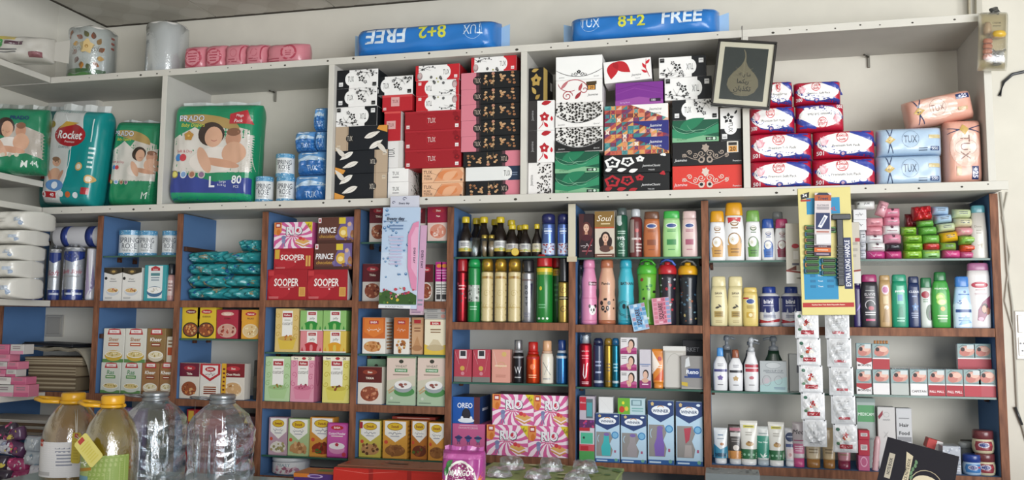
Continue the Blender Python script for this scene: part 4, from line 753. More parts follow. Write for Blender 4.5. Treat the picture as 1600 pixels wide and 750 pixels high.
carton('dessert_box', 'white dessert box reading Sheer with yellow bowl, upper row left', 'dessert box', LZ, (161, 513, 194, 566), .02, za, .05, 'd8d6cc', d_laz('Sheer', 'c9a840', 'b5502c')); carton('dessert_box', 'white dessert box reading Sheer with yellow bowl, upper row second', 'dessert box', LZ, (195, 513, 228, 566), .02, za, .05, 'd8d6cc', d_laz('Sheer', 'c9a840', 'b5502c'))
carton('dessert_box', 'brown dessert box reading Kheer, upper row third', 'dessert box', LZ, (229, 513, 258, 566), .02, za, .05, '8f7248', d_laz('Kheer', 'cfc4ae', '8a3a2c', 1)); carton('dessert_box', 'cream dessert box half seen at the right end of the upper row', 'dessert box', None, (260, 526, 270, 566), .03, za, .05, 'd6d0c0', [r(.2, .3, .9, .6, 'b5502c'), lines(.2, .65, .9, .9, 2, '864')])
# ---------------------------------------------------------------- teal packets bay
TG = 'crumpled teal snack packets'; g = random.Random(5)
def teal(px, z, Y, lab, sd): return pillow('snack_packet', lab, 'snack packet', TG, px, Y, z, .12, '2f8f94', blobs(.05, .1, .95, .9, 9, ['1f6f7c', '3fa8a4', '8fb8c4', '2a5f9a', '9a8a6a'], .03, .09, sd, 3), pu=4, pv=2.5, wr=.32, seed=sd, ry=.06*(g.random()-.5))
z = zb3+.006; rows = [((288, 349), (350, 411)), ((289, 350), (351, 411)), ((294, 352), (353, 411)), ((296, 350), (351, 411))]; ys = [469, 450, 431, 412, 394]
for j, row in enumerate(rows):
    for k, (a, b) in enumerate(row): zt = teal((a, ys[j+1], b, ys[j]), z, .02+.01*k, 'crumpled teal packet, %s layer %s' % (['bottom', 'second', 'third', 'fourth'][j], ['left', 'right'][k]), 50+j*2+k)
    z = zt+.001
teal((377, 375, 412, 395), z, .03, 'crumpled teal packet alone on top of the pile', 60)
def d_spice(c, dark, plate, bits, s='', badge='b52a34', bt='Shan', sd=1, top=.62): return [r(0, top, 1, 1, dark), e(.5, .86, .3, .07, badge), t(bt, .5, .86, .055, 'f0e6d8', .42, 1), t(s, .5, .7, .06, 'f0e8d8' if dark != c else '5a2a20', .8, 1), e(.5, .28, .44, .24, plate), e(.5, .28, .38, .2, bits[0])]+blobs(.2, .14, .8, .42, 22, bits, .03, .07, sd, .75)
FD = ['8f4a2c', 'b5653a', 'd08a4a', '6a3420', 'c9a070']
SB = 'spice box'
zz = g3
carton('spice_box', 'yellow spice box with dark curry bowl, leftmost on the glass shelf', SB, None, (279, 480, 307, 530), .02, zz, .05, 'd8b832', d_spice('d8b832', 'd8b832', '3a3028', FD, '', '7a3030', 'National', 3))
carton('spice_box', 'yellow spice box reading Karahi, second from left', SB, None, (308, 480, 337, 530), .02, zz, .05, 'd8b832', d_spice('d8b832', 'd8b832', '3a3028', FD, 'KARAHI', 'b5303a', 'National', 4))
carton('spice_box', 'crimson spice box with red curry picture on the glass shelf', SB, None, (338, 484, 372, 530), .02, zz, .07, 'a82c40', d_spice('a82c40', 'a82c40', 'c8a494', ['c89a8a', 'a84a3a', 'd8a894', '8a3a34'], 'QORMA', 'd9b0a0', 'National', 5), right=[r(0, 0, 1, 1, '6d1c2c')])
carton('spice_box', 'amber spice box reading Pulao at the right end of the glass shelf', SB, None, (377, 484, 406, 530), .02, zz, .05, 'd99c34', d_spice('d99c34', 'd99c34', 'e0c9a0', ['d8bc8a', 'b98a4a', '8a5a34', 'e8d8b0'], 'PULAO', 'b5303a', 'National', 6))
carton('spice_box', 'spice box with maroon top and fried pieces, leftmost of the lower three', SB, None, (280, 567, 311, 622), .02, zb3b, .05, 'd8d0c4', d_spice('a', '6a1f33', 'd8cfc2', FD, 'Tikka', 'a8303c', 'Shan', 7))
carton('spice_box', 'white and red spice box with kebab skewers picture', SB, None, (312, 568, 344, 624), .02, zb3b, .05, 'e0dcd6', [p([(0, 1), (1, 1), (1, .7), (.5, .5), (0, .7)], 'b52c34'), p([(.12, .95), (.88, .95), (.88, .72), (.5, .58), (.12, .72)], 'e4dcd8'), e(.5, .84, .26, .07, 'b52c34'), t('BABA', .5, .84, .06, 'f4e6e0', .36, 1), script(.5, .7, .5, .08, '5a2a2a', 3, .02), e(.5, .25, .44, .2, 'e8e2d8')]+[r(.2, .14+.06*k, .82, .175+.06*k, c) for k, c in enumerate(('7a3420', '8f4428', '6f2c1c', '94502c'))])
carton('spice_box', 'maroon spice box with yellow side band and chickpea plate', SB, None, (346, 568, 382, 625), .02, zb3b, .05, 'd8d0c4', d_spice('a', '7a1f26', 'e0d8cc', ['c9a070', 'd8b48a', 'a8743c', 'e8d8bc'], 'Chaat Masala', 'b5303a', 'Shan', 9)+[r(0, 0, .2, 1, 'd8a42c'), lines(.04, .1, .16, .9, 7, '6a2a1c')])
carton('spice_box', 'dark spice box standing back by the divider', SB, None, (396, 563, 406, 624), .06, zb3b, .05, '33302c', [r(0, .3, 1, .6, '4f4a40')])  # near-black base colour with one paler band
# ---------------------------------------------------------------- biscuits and custard bay
def burst(c1, c2, n=13, cu=.5, cv=.5):
    o = []
    for i in range(n):
        a0 = 2*math.pi*i/n; P = [(cu, cv)]; Q = []
        for k in range(6):
            R = .14*k; a = a0+.12*k; P.append((cu+R*math.cos(a)*1.25, cv+R*math.sin(a)*1.4)); Q.append((cu+R*math.cos(a+.24)*1.25, cv+R*math.sin(a+.24)*1.4))
        poly = P[1:]+Q[::-1]; poly = [(min(1, max(0, x)), min(1, max(0, y))) for x, y in poly]; o.append(p(poly, c2))
    return o
def d_rio(flash=1): return [r(0, 0, 1, 1, 'cf5f97')]+burst(0, 'efdce6')+[p([(0, 1), (.2, 1), (.2, .62), (.08, .5), (0, .55)], 'd98a4a'), r(.04, .8, .17, .97, 'a82a30'), r(.06, .84, .15, .93, 'efe0dc'), e(.12, .62, .05, .12, 'c9702c'),
    t('RIO', .53, .66, .34, '2c2c33', .44, 1), t('RIO', .53, .67, .31, 'e6e9ec', .41, 1), e(.62, .68, .035, .06, 'c23a48'), lines(.4, .43, .68, .48, 1, 'c8306a'), p([(.55, .2), (.78, .05), (.95, .16), (.72, .33)], 'c98f4a'), p([(.55, .25), (.78, .1), (.95, .21), (.72, .38)], 'f0d8de'), p([(.55, .29), (.78, .15), (.95, .26), (.72, .42)], 'd8a860'), e(.7, .38, .05, .07, 'c83a4a'), e(.78, .34, .04, .06, 'd85a4a'), e(.26, .3, .05, .11, '8a8fb4'), e(.26, .42, .06, .07, '7a80a8'), st([(.24, .2), (.22, .05)], .02, '7a80a8'), st([(.28, .2), (.3, .05)], .02, '7a80a8'), p([(.8, 1), (1, 1), (1, .6)], 'd9c22c') if flash else None, t('Rs.50', .92, .86, .1, '2c2c2c', .14, 1, 0, -.8) if flash else None]
def d_prince(): return [r(0, 0, 1, 1, '5f3a30'), p([(.5, 0), (1, 0), (1, 1), (.7, 1), (.55, .5)], '6b5a8f'), r(0, 0, 1, .12, '4c2d26'), t('PRINCE', .27, .5, .22, 'f0eef0', .46, 1, .1), t('chocolate', .27, .27, .13, 'd8a84a', .42, 0, .15), e(.72, .42, .14, .22, 'd8b04a'), e(.7, .4, .07, .1, 'f0dc9a'), e(.88, .5, .08, .32, '9a90b4'), e(.86, .72, .05, .08, 'd8b090'), e(.95, .3, .06, .2, 'a06a4a'), r(.58, .74, .76, .98, 'd9c23c'), r(.02, .78, .1, .97, 'efe0e4'), r(.04, .82, .08, .93, 'b03a44'), blobs(.5, .05, .98, .3, 10, ['8a5a3a', '7a6a9a', 'b08a5a'], .02, .05, 3, 1.4)]
def d_sooper(cut=1): return [r(0, 0, 1, 1, 'a3202a'), e(.3, .45, .3, .4, 'b02832'), t('SOOPER', .48, .58, .26, 'f2ebe6', .62, 1, .05), lines(.3, .4, .68, .45, 1, 'dca0a0'), e(.55, .36, .02, .03, 'f4e6dc'), r(.8, .12, .96, .42, 'd8a85a') if cut else None, r(.82, .15, .94, .39, 'c9924a') if cut else None, r(.02, .8, .16, .96, 'c23a40'), lines(.03, .04, .3, .12, 2, 'd88')]
z = zb4
za = carton('biscuit_box', 'big red biscuit box, bottom row left', 'biscuit box', 'big red biscuit boxes', (417, 421, 479, 469), .01, z, .14, 'a3202a', d_sooper()); zb_ = carton('biscuit_box', 'big red biscuit box, bottom row right with black and white side', 'biscuit box', 'big red biscuit boxes', (480, 421, 543, 469), .01, z, .1, 'a3202a', d_sooper(), right=[r(0, 0, 1, 1, '1c1a1c'), p([(0, 1), (.6, .3), (.2, 0), (0, 0)], 'e0dcd8')])
za = carton('biscuit_box', 'smaller red biscuit box in the middle row', 'biscuit box', None, (428, 388, 489, 421), .015, za, .12, 'a3202a', d_sooper(0)+[r(.02, .5, .14, .95, 'd0a840'), r(.82, .15, .87, .65, 'd8a85a'), r(.89, .15, .94, .65, 'd8a85a')])
carton('biscuit_box', 'pink and white swirl biscuit box on the red boxes', 'biscuit box', None, (428, 347, 488, 388), .015, za, .12, 'cf5f97', d_rio())
zb_ = carton('biscuit_box', 'brown and purple chocolate biscuit box, lower of two', 'biscuit box', 'chocolate biscuit boxes', (491, 380, 550, 421), .01, zb_, .12, '5f3a30', d_prince()); carton('biscuit_box', 'brown and purple chocolate biscuit box, upper of two', 'biscuit box', 'chocolate biscuit boxes', (496, 339, 554, 380), .01, zb_, .12, '5f3a30', d_prince())
def d_cust(c, c2, bowl, bits, save=0, sd=1): return [r(0, 0, 1, 1, c)]+[spiral(u, v, .12, 1.2, c2, .03, .6, sd+k) for k, (u, v) in enumerate(((.12, .85), (.14, .6), (.88, .8), (.86, .55), (.12, .4), (.9, .35)))]+[p([(.3, .3), (.75, .3), (.75, .95), (.3, .95)], 'eceae4'), r(.22, 0, .78, .08, 'ece8e0') if 0 else None, r(.32, .8, .72, .9, 'a8303a'), t('Rafhan', .52, .85, .045, 'f2e8e0', .34, 1), t('custard', .52, .66, .085, '5a5048', .42), lines(.38, .72, .66, .75, 1, '998'), p([(.12, .3), (.22, .06), (.8, .06), (.92, .3)], bowl), e(.52, .3, .4, .07, bowl), e(.52, .31, .36, .055, c2)]+blobs(.34, .28, .72, .38, 8, bits, .03, .05, sd, .6)+([r(0, .92, 1, 1, 'efe8d0'), t('Save', .2, .96, .045, '3a2a5a', .3, 1), e(.55, .96, .09, .03, 'b5303a'), t('20', .8, .96, .06, '3a2a2a', .25, 1)] if save else [])
def d_jelly(c, j): return [r(0, 0, 1, 1, c), p([(.3, .4), (.75, .4), (.75, .98), (.3, .98)], 'ece9e4'), r(.36, .78, .7, .92, 'a8303a'), t('Rafhan', .53, .85, .07, 'f2e8e0', .3), t('jelly', .54, .6, .16, '5a5a50', .36), p(arc(.5, .05, .45, .42, 0, math.pi, 16), j)]+[e(.18+.16*k, .2, .07, .2, j if k % 2 else c, (.2-.1*k)) for k in range(5)]+[e(.5, .42, .2, .06, j), r(0, 0, 1, .06, 'd8d4cc')]
CG = 'custard boxes'; JG = 'jelly boxes'
carton('custard_box', 'gold custard box beside the jelly boxes', 'custard box', None, (430, 482, 466, 551), .02, g4, .06, 'd8bc78', d_cust('d8bc78', 'c4a050', 'd8b848', ['a85a2a', 'd08a30'], 0, 2))
za = carton('jelly_box', 'red jelly box, lower left of the four', 'jelly box', JG, (469, 517, 504, 551), .02, g4, .06, 'd87a80', d_jelly('d8888c', 'b52c34')); zb_ = carton('jelly_box', 'yellow jelly box, lower right of the four', 'jelly box', JG, (505, 517, 541, 551), .02, g4, .06, 'd8b84a', d_jelly('d8bc58', 'd99a2a'))
carton('jelly_box', 'green jelly box, upper left of the four', 'jelly box', JG, (469, 485, 504, 517), .02, za, .06, '7fb45f', d_jelly('8fbc70', '2f8a3a')); carton('jelly_box', 'green jelly box, upper right of the four', 'jelly box', JG, (505, 485, 541, 517), .02, zb_, .06, '7fb45f', d_jelly('8fbc70', '2f8a3a'))
carton('custard_box', 'pale green custard box on the wooden shelf', 'custard box', CG, (413, 557, 452, 628), .015, zb4b, .05, 'b4cfa0', d_cust('b4cfa0', '98b880', 'a8c890', ['6a8a3a', '9a7a3a'], 0, 3)); carton('custard_box', 'pink custard box with savings flash', 'custard box', CG, (454, 557, 491, 629), .015, zb4b, .07, 'd88ca4', d_cust('dc98ac', 'c8708c', 'd888a0', ['8a3a4a', 'b0506a'], 1, 4), right=[r(0, 0, 1, 1, 'c0708c'), spiral(.5, .7, .4, 1.5, 'a85474', .08, 1.5)]); carton('custard_box', 'yellow custard box with savings flash', 'custard box', CG, (504, 557, 546, 629), .015, zb4b, .05, 'dcd070', d_cust('dcd278', 'c4b448', 'd8cc60', ['8a4a2a', 'a82c34', '5a3a24'], 1, 5))
def d_tasty(c, food, sd, dk='3a2a1c'): return [r(0, 0, 1, 1, c), p([(.08, .98), (.95, .98), (.95, .62), (.52, .42), (.08, .62)], 'ece9e2'), e(.5, .84, .32, .1, 'd9b430'), st(arc(.5, .84, .32, .1, 0, 6.28, 16), .02, '8a5a20'), t('Swadi', .5, .84, .07, '7a2c24', .42, 1), script(.5, .66, .55, .06, '2f3a5f', sd, .018), lines(.3, .56, .7, .6, 1, '889'), e(.14, .42, .08, .05, 'c9503a'), e(.52, .2, .42, .15, food[0])]+blobs(.16, .08, .86, .34, 20, food, .05, .09, sd, .6)
SW = 'ready mix boxes with yellow sun badge'
z = g4b
carton('mix_box', 'mauve mix box with stuffed dough pieces, leftmost on the bottom glass shelf', 'mix box', SW, (420, 652, 449, 706), .03, z, .05, 'b89aa8', d_tasty('b89aa8', ['dcd6cc', '8f8a5a', 'a89a6a'], 1)); carton('mix_box', 'pale green mix box with noodle plate', 'mix box', SW, (450, 654, 482, 709), .025, z, .05, 'a8bc8a', d_tasty('a8bc8a', ['b98a5a', '9a6a44', 'd0a878'], 2)); carton('mix_box', 'orange mix box with red curry picture behind the pink pack', 'mix box', SW, (484, 652, 521, 711), .035, z, .05, 'cf8f3c', d_tasty('cf8f3c', ['8f3420', '6a2818', 'a84a2c', '3f6a2c'], 3))
carton('custard_box', 'magenta custard powder box with rounded panel', 'custard box', None, (510, 661, 543, 716), .012, z, .02, 'b84a94', [p([(.05, .05), (.95, .05), (.95, .9), (.85, .97), (.15, .97), (.05, .9)], 'c25aa0'), e(.5, .87, .3, .07, 'b52c34'), t('BABA', .5, .87, .06, 'f4e0d8', .36, 1), t('Custard Powder', .5, .7, .07, 'f4e8f0', .8, 1), lines(.2, .6, .8, .65, 1, 'eed'), e(.5, .25, .38, .14, 'd890b8'), e(.5, .34, .38, .1, 'ece4e6'), flower(.5, .38, .1, 'b53044', .6, 5), e(.85, .1, .1, .06, 'c23a50')], bev=.004)
z = ZL[3]; q = bb((430, 717, 482, 745), .09, None)
yt = empty('yeast_tub', (q[0], .09, z)); w, h = q[1], q[3]
MB().lathe([(.46*w, 0), (.48*w, .004), (.5*w, h*.7), (.5*w, h*.72)], 'd8d8dc', 'g', 32).build('tub', yt); MB().lathe([(.52*w, h*.72), (.53*w, h*.74), (.53*w, h*.9), (.5*w, h*.95)], 'cfd2d6', 'g', 32).build('lid', yt)
mb = MB(); fn = lambda a, b, o: ((.5*w+o)*math.sin((a/w-.5)*2.4), -(.5*w+o)*math.cos((a/w-.5)*2.4), b); decals(mb, fn, w, h, [r(0, .08, 1, .68, 'e4e4e6'), t('YEAST', .5, .56, .16, '4a8a9c', .5), blobs(.1, .12, .9, .42, 24, ['c08aa0', 'a86a80', 'e0c0cc'], .03, .06, 2, 1.5)], 'p', .01, .003); mb.build('label', yt)
tag(yt, 'white plastic tub with yeast label under the bottom glass shelf', 'tub')
# ---------------------------------------------------------------- bay behind the hanging card
d_sh = lambda nm, sd: d_spice('a', '64202a', 'd8cfc8', ['8f4a34', 'b06a4a', 'c98a6a', '6a2c20', 'd8b8a0'], nm, 'a8303c', 'Shan', sd, .52)
MG = 'maroon topped spice boxes'
carton('spice_box', 'maroon topped spice box, top shelf left half hidden by the card', SB, MG, (577, 321, 606, 377), .02, g5, .05, 'd8d0c8', d_sh('Tikka', 1)); carton('spice_box', 'maroon topped spice box, top shelf just right of the hanging card', SB, MG, (640, 322, 665, 377), .05, g5, .05, 'd8d0c8', d_sh('', 2))
carton('spice_box', 'crimson topped spice box with pink stew plate on the top shelf', SB, None, (668, 321, 702, 376), .02, g5, .05, 'e0c8c0', d_spice('a', '9a2440', 'e4ccc0', ['d8907a', 'e0b0a0', 'c86a54', 'f0d8cc'], 'Paya', 'a8303c', 'Shan', 3, .52))
carton('spice_box', 'maroon topped spice box on the wooden shelf left of the card', SB, MG, (566, 412, 598, 469), .02, zb5, .05, 'd8d0c8', d_sh('Tikka', 4)); carton('spice_box', 'dark maroon spice box on the wooden shelf right of the card', SB, MG, (655, 413, 677, 469), .03, zb5, .05, '8a8478', d_sh('', 5))
for a, b, lab in ((680, 691, 'left'), (692, 703, 'right')): carton('spice_box', 'narrow magenta topped spice box with white foot, %s of two' % lab, SB, 'narrow magenta spice boxes', (a, 409, b, 469), .015, zb5, .06, 'dcdad6', [r(0, .5, 1, 1, 'b02a80'), e(.5, .9, .35, .05, 'd88a3a'), lines(.1, .55, .9, .82, 4, 'e0a0c8'), lines(.1, .12, .9, .45, 5, '777'), r(.2, .05, .8, .18, '3a3a3a')])
z = g5b
za = carton('spice_box', 'orange and white spice box with nut bowl, left on the lower glass shelf', SB, None, (566, 496, 602, 553), .02, z, .09, 'e4e0d8', [r(0, .42, 1, 1, 'c9682c'), p([(.08, .98), (.92, .98), (.92, .6), (.5, .45), (.08, .6)], 'd87a34'), r(.3, .82, .7, .92, 'b02c34'), t('BABA', .5, .87, .06, 'f0e4dc', .34, 1), script(.5, .66, .6, .07, 'f0e4d8', 2, .02), e(.45, .2, .38, .15, 'c98f5a'), blobs(.2, .08, .75, .32, 16, ['a86a34', 'd8b070', '8a5028'], .04, .07, 3, .6)], right=[lines(.1, .1, .9, .9, 9, 'b07a4a')])
carton('spice_box', 'orange and white spice box with nut bowl behind the card foot', SB, None, (615, 496, 639, 553), .02, z, .06, 'e4e0d8', [r(0, .42, 1, 1, 'c9682c'), r(.25, .82, .75, .92, 'b02c34'), t('BABA', .5, .87, .05, 'f0e4dc', .4, 1), script(.5, .66, .6, .07, 'f0e4d8', 4, .02), blobs(.15, .06, .85, .36, 16, ['a86a34', 'd8b070', '8a5028'], .06, .1, 5, .6)], right=[lines(.1, .1, .9, .9, 9, 'b07a4a')])
carton('spice_box', 'tan powder box between the nut bowl box and the cream box', SB, None, (643, 496, 661, 553), .03, z, .05, 'c9a07a', [r(0, .8, 1, 1, 'b8906c'), r(.2, .84, .8, .94, 'b02c34'), p([(.1, .15), (.9, .15), (.5, .5)], 'b98a60'), e(.5, .17, .45, .08, 'a87a54'), lines(.2, .6, .8, .75, 2, '8a5a3c')])
zc = carton('spice_box', 'cream and yellow powder box with pepper heap', SB, None, (663, 499, 698, 554), .015, z, .06, 'e6ddc4', [r(.25, .84, .72, .94, 'b02c34'), t('BABA', .49, .89, .06, 'f0e4dc', .36, 1), p([(0, 0), (1, 0), (1, .3), (.5, .18), (0, .3)], 'd8b848'), p([(.12, .18), (.88, .18), (.62, .42), (.4, .44)], 'cfc0a0'), e(.5, .2, .4, .09, 'bcab88'), lines(.25, .6, .75, .75, 2, '8a6a4c')])
zc = carton('spice_box', 'flat grey and silver carton, lower of two on the cream box', SB, 'flat grey cartons', (663, 489, 699, 499), .02, zc, .07, 'aaa8a4', [e(.82, .5, .1, .3, 'c08a80'), lines(.1, .2, .6, .8, 2, '7a7a7a')]); carton('spice_box', 'flat grey and silver carton, upper of two on the cream box', SB, 'flat grey cartons', (662, 481, 699, 489), .02, zc, .07, 'b4b2ae', [e(.82, .5, .1, .3, 'c08a80'), lines(.1, .2, .6, .8, 2, '7a7a7a')])
def d_por(): return [r(0, .5, 1, 1, 'd8c4b8'), r(0, 0, 1, .5, 'a8bca0'), p([(0, .5), (1, .62), (1, .4), (0, .3)], 'c9c4b0'), r(0, .97, 1, 1, '7a9a70'), e(.5, .9, .08, .04, '3a3a30'), t('WHEAT', .5, .8, .05, '4f5a48', .4), r(.28, .68, .72, .75, '4f8a5a'), t('PORRIDGE', .5, .715, .035, 'e8f0e4', .38, 1), lines(.2, .6, .8, .65, 1, 'a08a80'), e(.62, .28, .36, .1, '4f8a50'), e(.58, .38, .32, .12, '9aa0a4'), e(.58, .42, .3, .09, 'e4e2e0'), e(.5, .42, .08, .03, '8a4a44'), e(.66, .43, .06, .025, '9a6a60'), e(.56, .38, .06, .02, '7a4a44'), st([(.06, .28), (.25, .38)], .05, 'c0a078'), st([(.08, .24), (.28, .32)], .04, 'b4946c'), e(.18, .14, .05, None, 'c8ccc0'), lines(.05, .03, .5, .08, 1, '7a8a78')]
PW = 'pale green porridge boxes'
carton('porridge_box', 'pale green porridge box on the wooden shelf, middle', 'porridge box', PW, (604, 557, 649, 634), .015, zb5b, .05, 'b4c0aa', d_por(), right=[lines(.1, .1, .9, .9, 8, '8a9a84')]); carton('porridge_box', 'pale green porridge box beside the cabinet divider', 'porridge box', PW, (653, 557, 698, 636), .015, zb5b, .05, 'b4c0aa', d_por(), right=[lines(.1, .1, .9, .9, 8, '8a9a84')])
carton('porridge_box', 'green porridge box behind the maroon spice box', 'porridge box', PW, (573, 561, 602, 632), .09, zb5b, .05, '9fb494', [r(0, .6, 1, 1, '7fa080'), e(.5, .85, .1, .04, '3a3a30'), r(.28, .62, .72, .7, '4f8a5a')])
carton('spice_box', 'brown topped spice box with grilled chunks in front of the green porridge box', SB, None, (555, 573, 593, 633), .012, zb5b, .05, 'd8d0c4', d_spice('a', '5c1f1c', 'ddd2c6', ['8f4a34', 'b06a4a', '6a2c20', 'c98a6a'], 'TIKKA', '8a3a2a', 'Shan', 6, .58))
z = g5c
carton('mix_box', 'yellow mix box with fried noodle picture, leftmost above the red carton', 'mix box', SW, (561, 657, 595, 714), .03, z, .06, 'bfae4a', d_tasty('c4b450', ['b98a5a', 'd8b080', '5a3a24', '8a5a34'], 4)+[r(.02, .78, .16, .96, 'a82c34')], right=[lines(.1, .1, .9, .9, 7, '8f8a3c')])
carton('mix_box', 'orange mix box with brown nuggets, second above the red carton', 'mix box', SW, (598, 657, 636, 715), .025, z, .06, 'cf963c', d_tasty('cf963c', ['8a5a30', 'a06a3c', '7a4a28'], 5), right=[lines(.1, .1, .9, .9, 7, '9a6a2c')])
carton('mix_box', 'brown mix box with curry chunks, third above the red carton', 'mix box', SW, (642, 657, 668, 716), .035, z, .05, 'b5702c', d_tasty('b5702c', ['6a3420', '8a4a2c', '4f6a2c'], 6)); carton('mix_box', 'orange mix box with brown nuggets set forward at the divider', 'mix box', SW, (669, 660, 695, 719), .012, z, .05, 'cf8f3c', d_tasty('cf8f3c', ['8a5a30', 'a06a3c', '7a4a28'], 7))
zt = at(650, 655, .06).z
carton('flat_carton', 'flat red carton lying across the tops of the brown mix boxes', 'carton', None, (612, 651, 680, 655), .06, at(620, 657, .03).z+.002, .1, '8a3428', [lines(.1, .2, .9, .8, 1, 'c9a090')])
# hanging card of sachet packets ("Every day")
def hang(name, label, cat, px, Y, th, col, ds, kind='p', rz=0, ry=0, group=None, bev=.001):
    x0, y0, x1, y1 = px; a = at(x0, (y0+y1)/2, Y); b = at(x1, (y0+y1)/2, Y); zb = at((x0+x1)/2, y1, Y).z; h = at((x0+x1)/2, y0, Y).z-zb; w = b.x-a.x
    mb = MB().box(-w/2, 0, 0, w/2, th, h, col, kind, bev); decals(mb, lambda u, v, o: (u-w/2, -o, v), w, h, ds, kind)
    o = mb.build(name); o.location = ((a.x+b.x)/2, Y, zb); o.rotation_euler = (0, ry, rz)
    if label: tag(o, label, cat, group)
    return o, w, h
g = random.Random(12); drops = []
for k in range(30):
    u, v = .05+.9*g.random()*(.78), .3+.68*g.random(); a = .017+.026*g.random(); drops += [e(u, v, a, None, '3f6a9a'), e(u+a*.2, v+a*.1, a*.6, None, '7fa8cc'), e(u-a*.3, v+a*.15, a*.25, None, 'e4eef6')]
gard = [p([(0, .04), (1, .04), (1, .13), (.8, .17), (.5, .14), (.2, .18), (0, .14)], '3a5a2c')]+blobs(.02, .1, .95, .22, 22, ['c04a5a', 'a83a4a', 'd88aa0', 'e0d4c0', '5a7a3a', '8a4a8a'], .02, .05, 6, .36)+blobs(.02, .05, .95, .12, 12, ['2c4a20', '4f7a3a', 'c9b040'], .02, .05, 8, .36)
ev = [r(0, 0, 1, 1, 'c4d2e4'), r(0, .55, 1, 1, 'b4c8e0')]+drops+gard+[p([(.72, .72), (.85, .84), (1, .86), (1, .18), (.86, .2), (.74, .4)], 'd88aac'), p([(.8, .7), (.92, .8), (1, .8), (1, .3), (.84, .4)], 'e0a8c4'), t('Every day', .38, .88, .045, '1f2a44', .56, 1), st([(.08, .855), (.68, .862)], .008, '1f2a44'), lines(.2, .77, .6, .83, 2, '6a84a8'), t('EVERY DAY', .91, .52, .022, '2c2440', .34, 1, 0, -math.pi/2), r(0, 0, .86, .032, 'e4e6ea'), t('24 POCKET PACKS', .42, .016, .016, '3a3a44', .6), lines(.2, .42, .62, .72, 9, 'c0bcd6')]
pc = tag(empty('hanging_card', at(625, 490, -.13)), 'pale blue hanging card with water drops and garden flowers reading Every day', 'hanging card')
def sub_hang(par, *a, **k):
    o, w, h = hang(*a, **k); o.parent = par; o.matrix_parent_inverse = Matrix.Translation(-par.location); return o
sub_hang(pc, 'front_panel', None, None, (594, 324, 652, 482), -.13, .012, 'c4d0e0', ev, ry=.02); sub_hang(pc, 'back_panel', None, None, (608, 306, 653, 480), -.112, .01, 'c9cbd8', [t('Every day', .5, .93, .025, '1f2a44', .8, 1), spiral(.5, .97, .08, 1, '4a4a6a', .02, .25), spiral(.12, .94, .06, 1, '4a4a6a', .02, .25)], ry=.0)
sub_hang(pc, 'side_flap', None, None, (652, 352, 662, 486), -.128, .006, 'c9a0bc', [t('EVERY DAY', .5, .6, .03, '3a2c44', .45, 1, 0, -math.pi/2), lines(.1, .05, .9, .15, 2, '889')], ry=.03); sub_hang(pc, 'pack_foot', None, None, (640, 480, 660, 492), -.125, .02, 'c0a8b4', [lines(.1, .2, .9, .8, 2, '8a6a8a')])
# ---------------------------------------------------------------- sauce bottles and spray cans
def sauce(px, Y, lab, lc='c9c9c4', big=1): 
    return bottle('sauce_bottle', lab, 'sauce bottle', 'dark sauce bottles with yellow caps' if big else 'small dark sauce bottles with yellow caps', px, Y, g6, [('bottle_body', '1d1512', 'g', [(.9, 0), (1, .02), (1, .42), (.92, .52), (.6, .66), (.42, .74), (.4, .86)]), ('cap', 'cdb52a', 'g', [(.52, .85), (.55, .86), (.55, .97), (.5, 1)])],
        [r(.02, .14, .98, .4, lc), r(.02, .14, .98, .22, 'c4b04a'), lines(.2, .27, .8, .36, 2, '556'), e(.6, .2, .14, .04, '8a9a3a')] if lc else [])
sauce((713, 339, 736, 399), .02, 'dark sauce bottle with yellow cap at the front left of the group'); sauce((733, 341, 756, 399), .1, 'dark sauce bottle behind and right of the front left one', None); sauce((744, 344, 765, 399), .16, 'dark sauce bottle far back beside the left pair', None)
sauce((744, 339, 768, 399), .042, 'dark sauce bottle second of the tall caps, behind the wrapped jars', None); sauce((762, 343, 786, 399), .1, 'dark sauce bottle at the back between the second and third tall caps', None); sauce((770, 339, 794, 399), .03, 'dark sauce bottle third of the tall caps'); sauce((788, 344, 810, 399), .1, 'dark sauce bottle at the back behind the short ones', None)
sauce((790, 351, 811, 399), .015, 'short dark sauce bottle, left of the three short ones', 'b8b4ac', 0); sauce((803, 352, 822, 399), .08, 'short dark sauce bottle standing behind the short pair', None, 0); sauce((811, 351, 830, 399), .02, 'short dark sauce bottle, middle of the three short ones', 'b8b8b4', 0); sauce((831, 350, 847, 399), .03, 'short dark sauce bottle beside the blue spray cans', 'c0b8a0', 0)
for a, b, lab in ((752, 762, 'left'), (763, 773, 'right')): bottle('toothpick_jar', 'small clear jar of brown sticks with gold lid, %s of two' % lab, 'toothpick jar', 'clear toothpick jars', (a, 367, b, 400), .012, g6, [('jar', 'e6eef0', 'c', [(1, 0), (1, .84)]), ('toothpicks', '9a7a50', 'p', [(.5, .01), (.6, .04), (.82, .7), (.7, .72)]), ('lid', 'b09a4a', 'm', [(1.0, .84), (1, .86), (1, .97), (.9, 1)])])
bottle('glass_cup', 'empty clear glass cup beside the toothpick jars', 'glass cup', None, (733, 372, 752, 400), .012, g6, [('cup', 'd8e8e8', 'c', [(.7, 0), (.8, .05), (1, 1)])])
hb = bottle('honey_bottle', 'small amber bottle with round yellow cap lying at the front of the sauces', 'honey bottle', None, (797, 388, 810, 399), -.0, g6, [('bottle_body', '9a4f1c', 'g', [(.9, 0), (1, .1), (1, .9), (.8, 1)]), ('cap', 'cdb030', 'g', [(.85, 1.0), (.95, 1.02), (.95, 1.25), (.85, 1.3)])]); ho = [o for o in SC.objects if o.name.startswith('honey_bottle')][0]; ho.rotation_euler = (math.pi/2, 0, .2); ho.location.z = g6+.0165; ho.location.y = .036
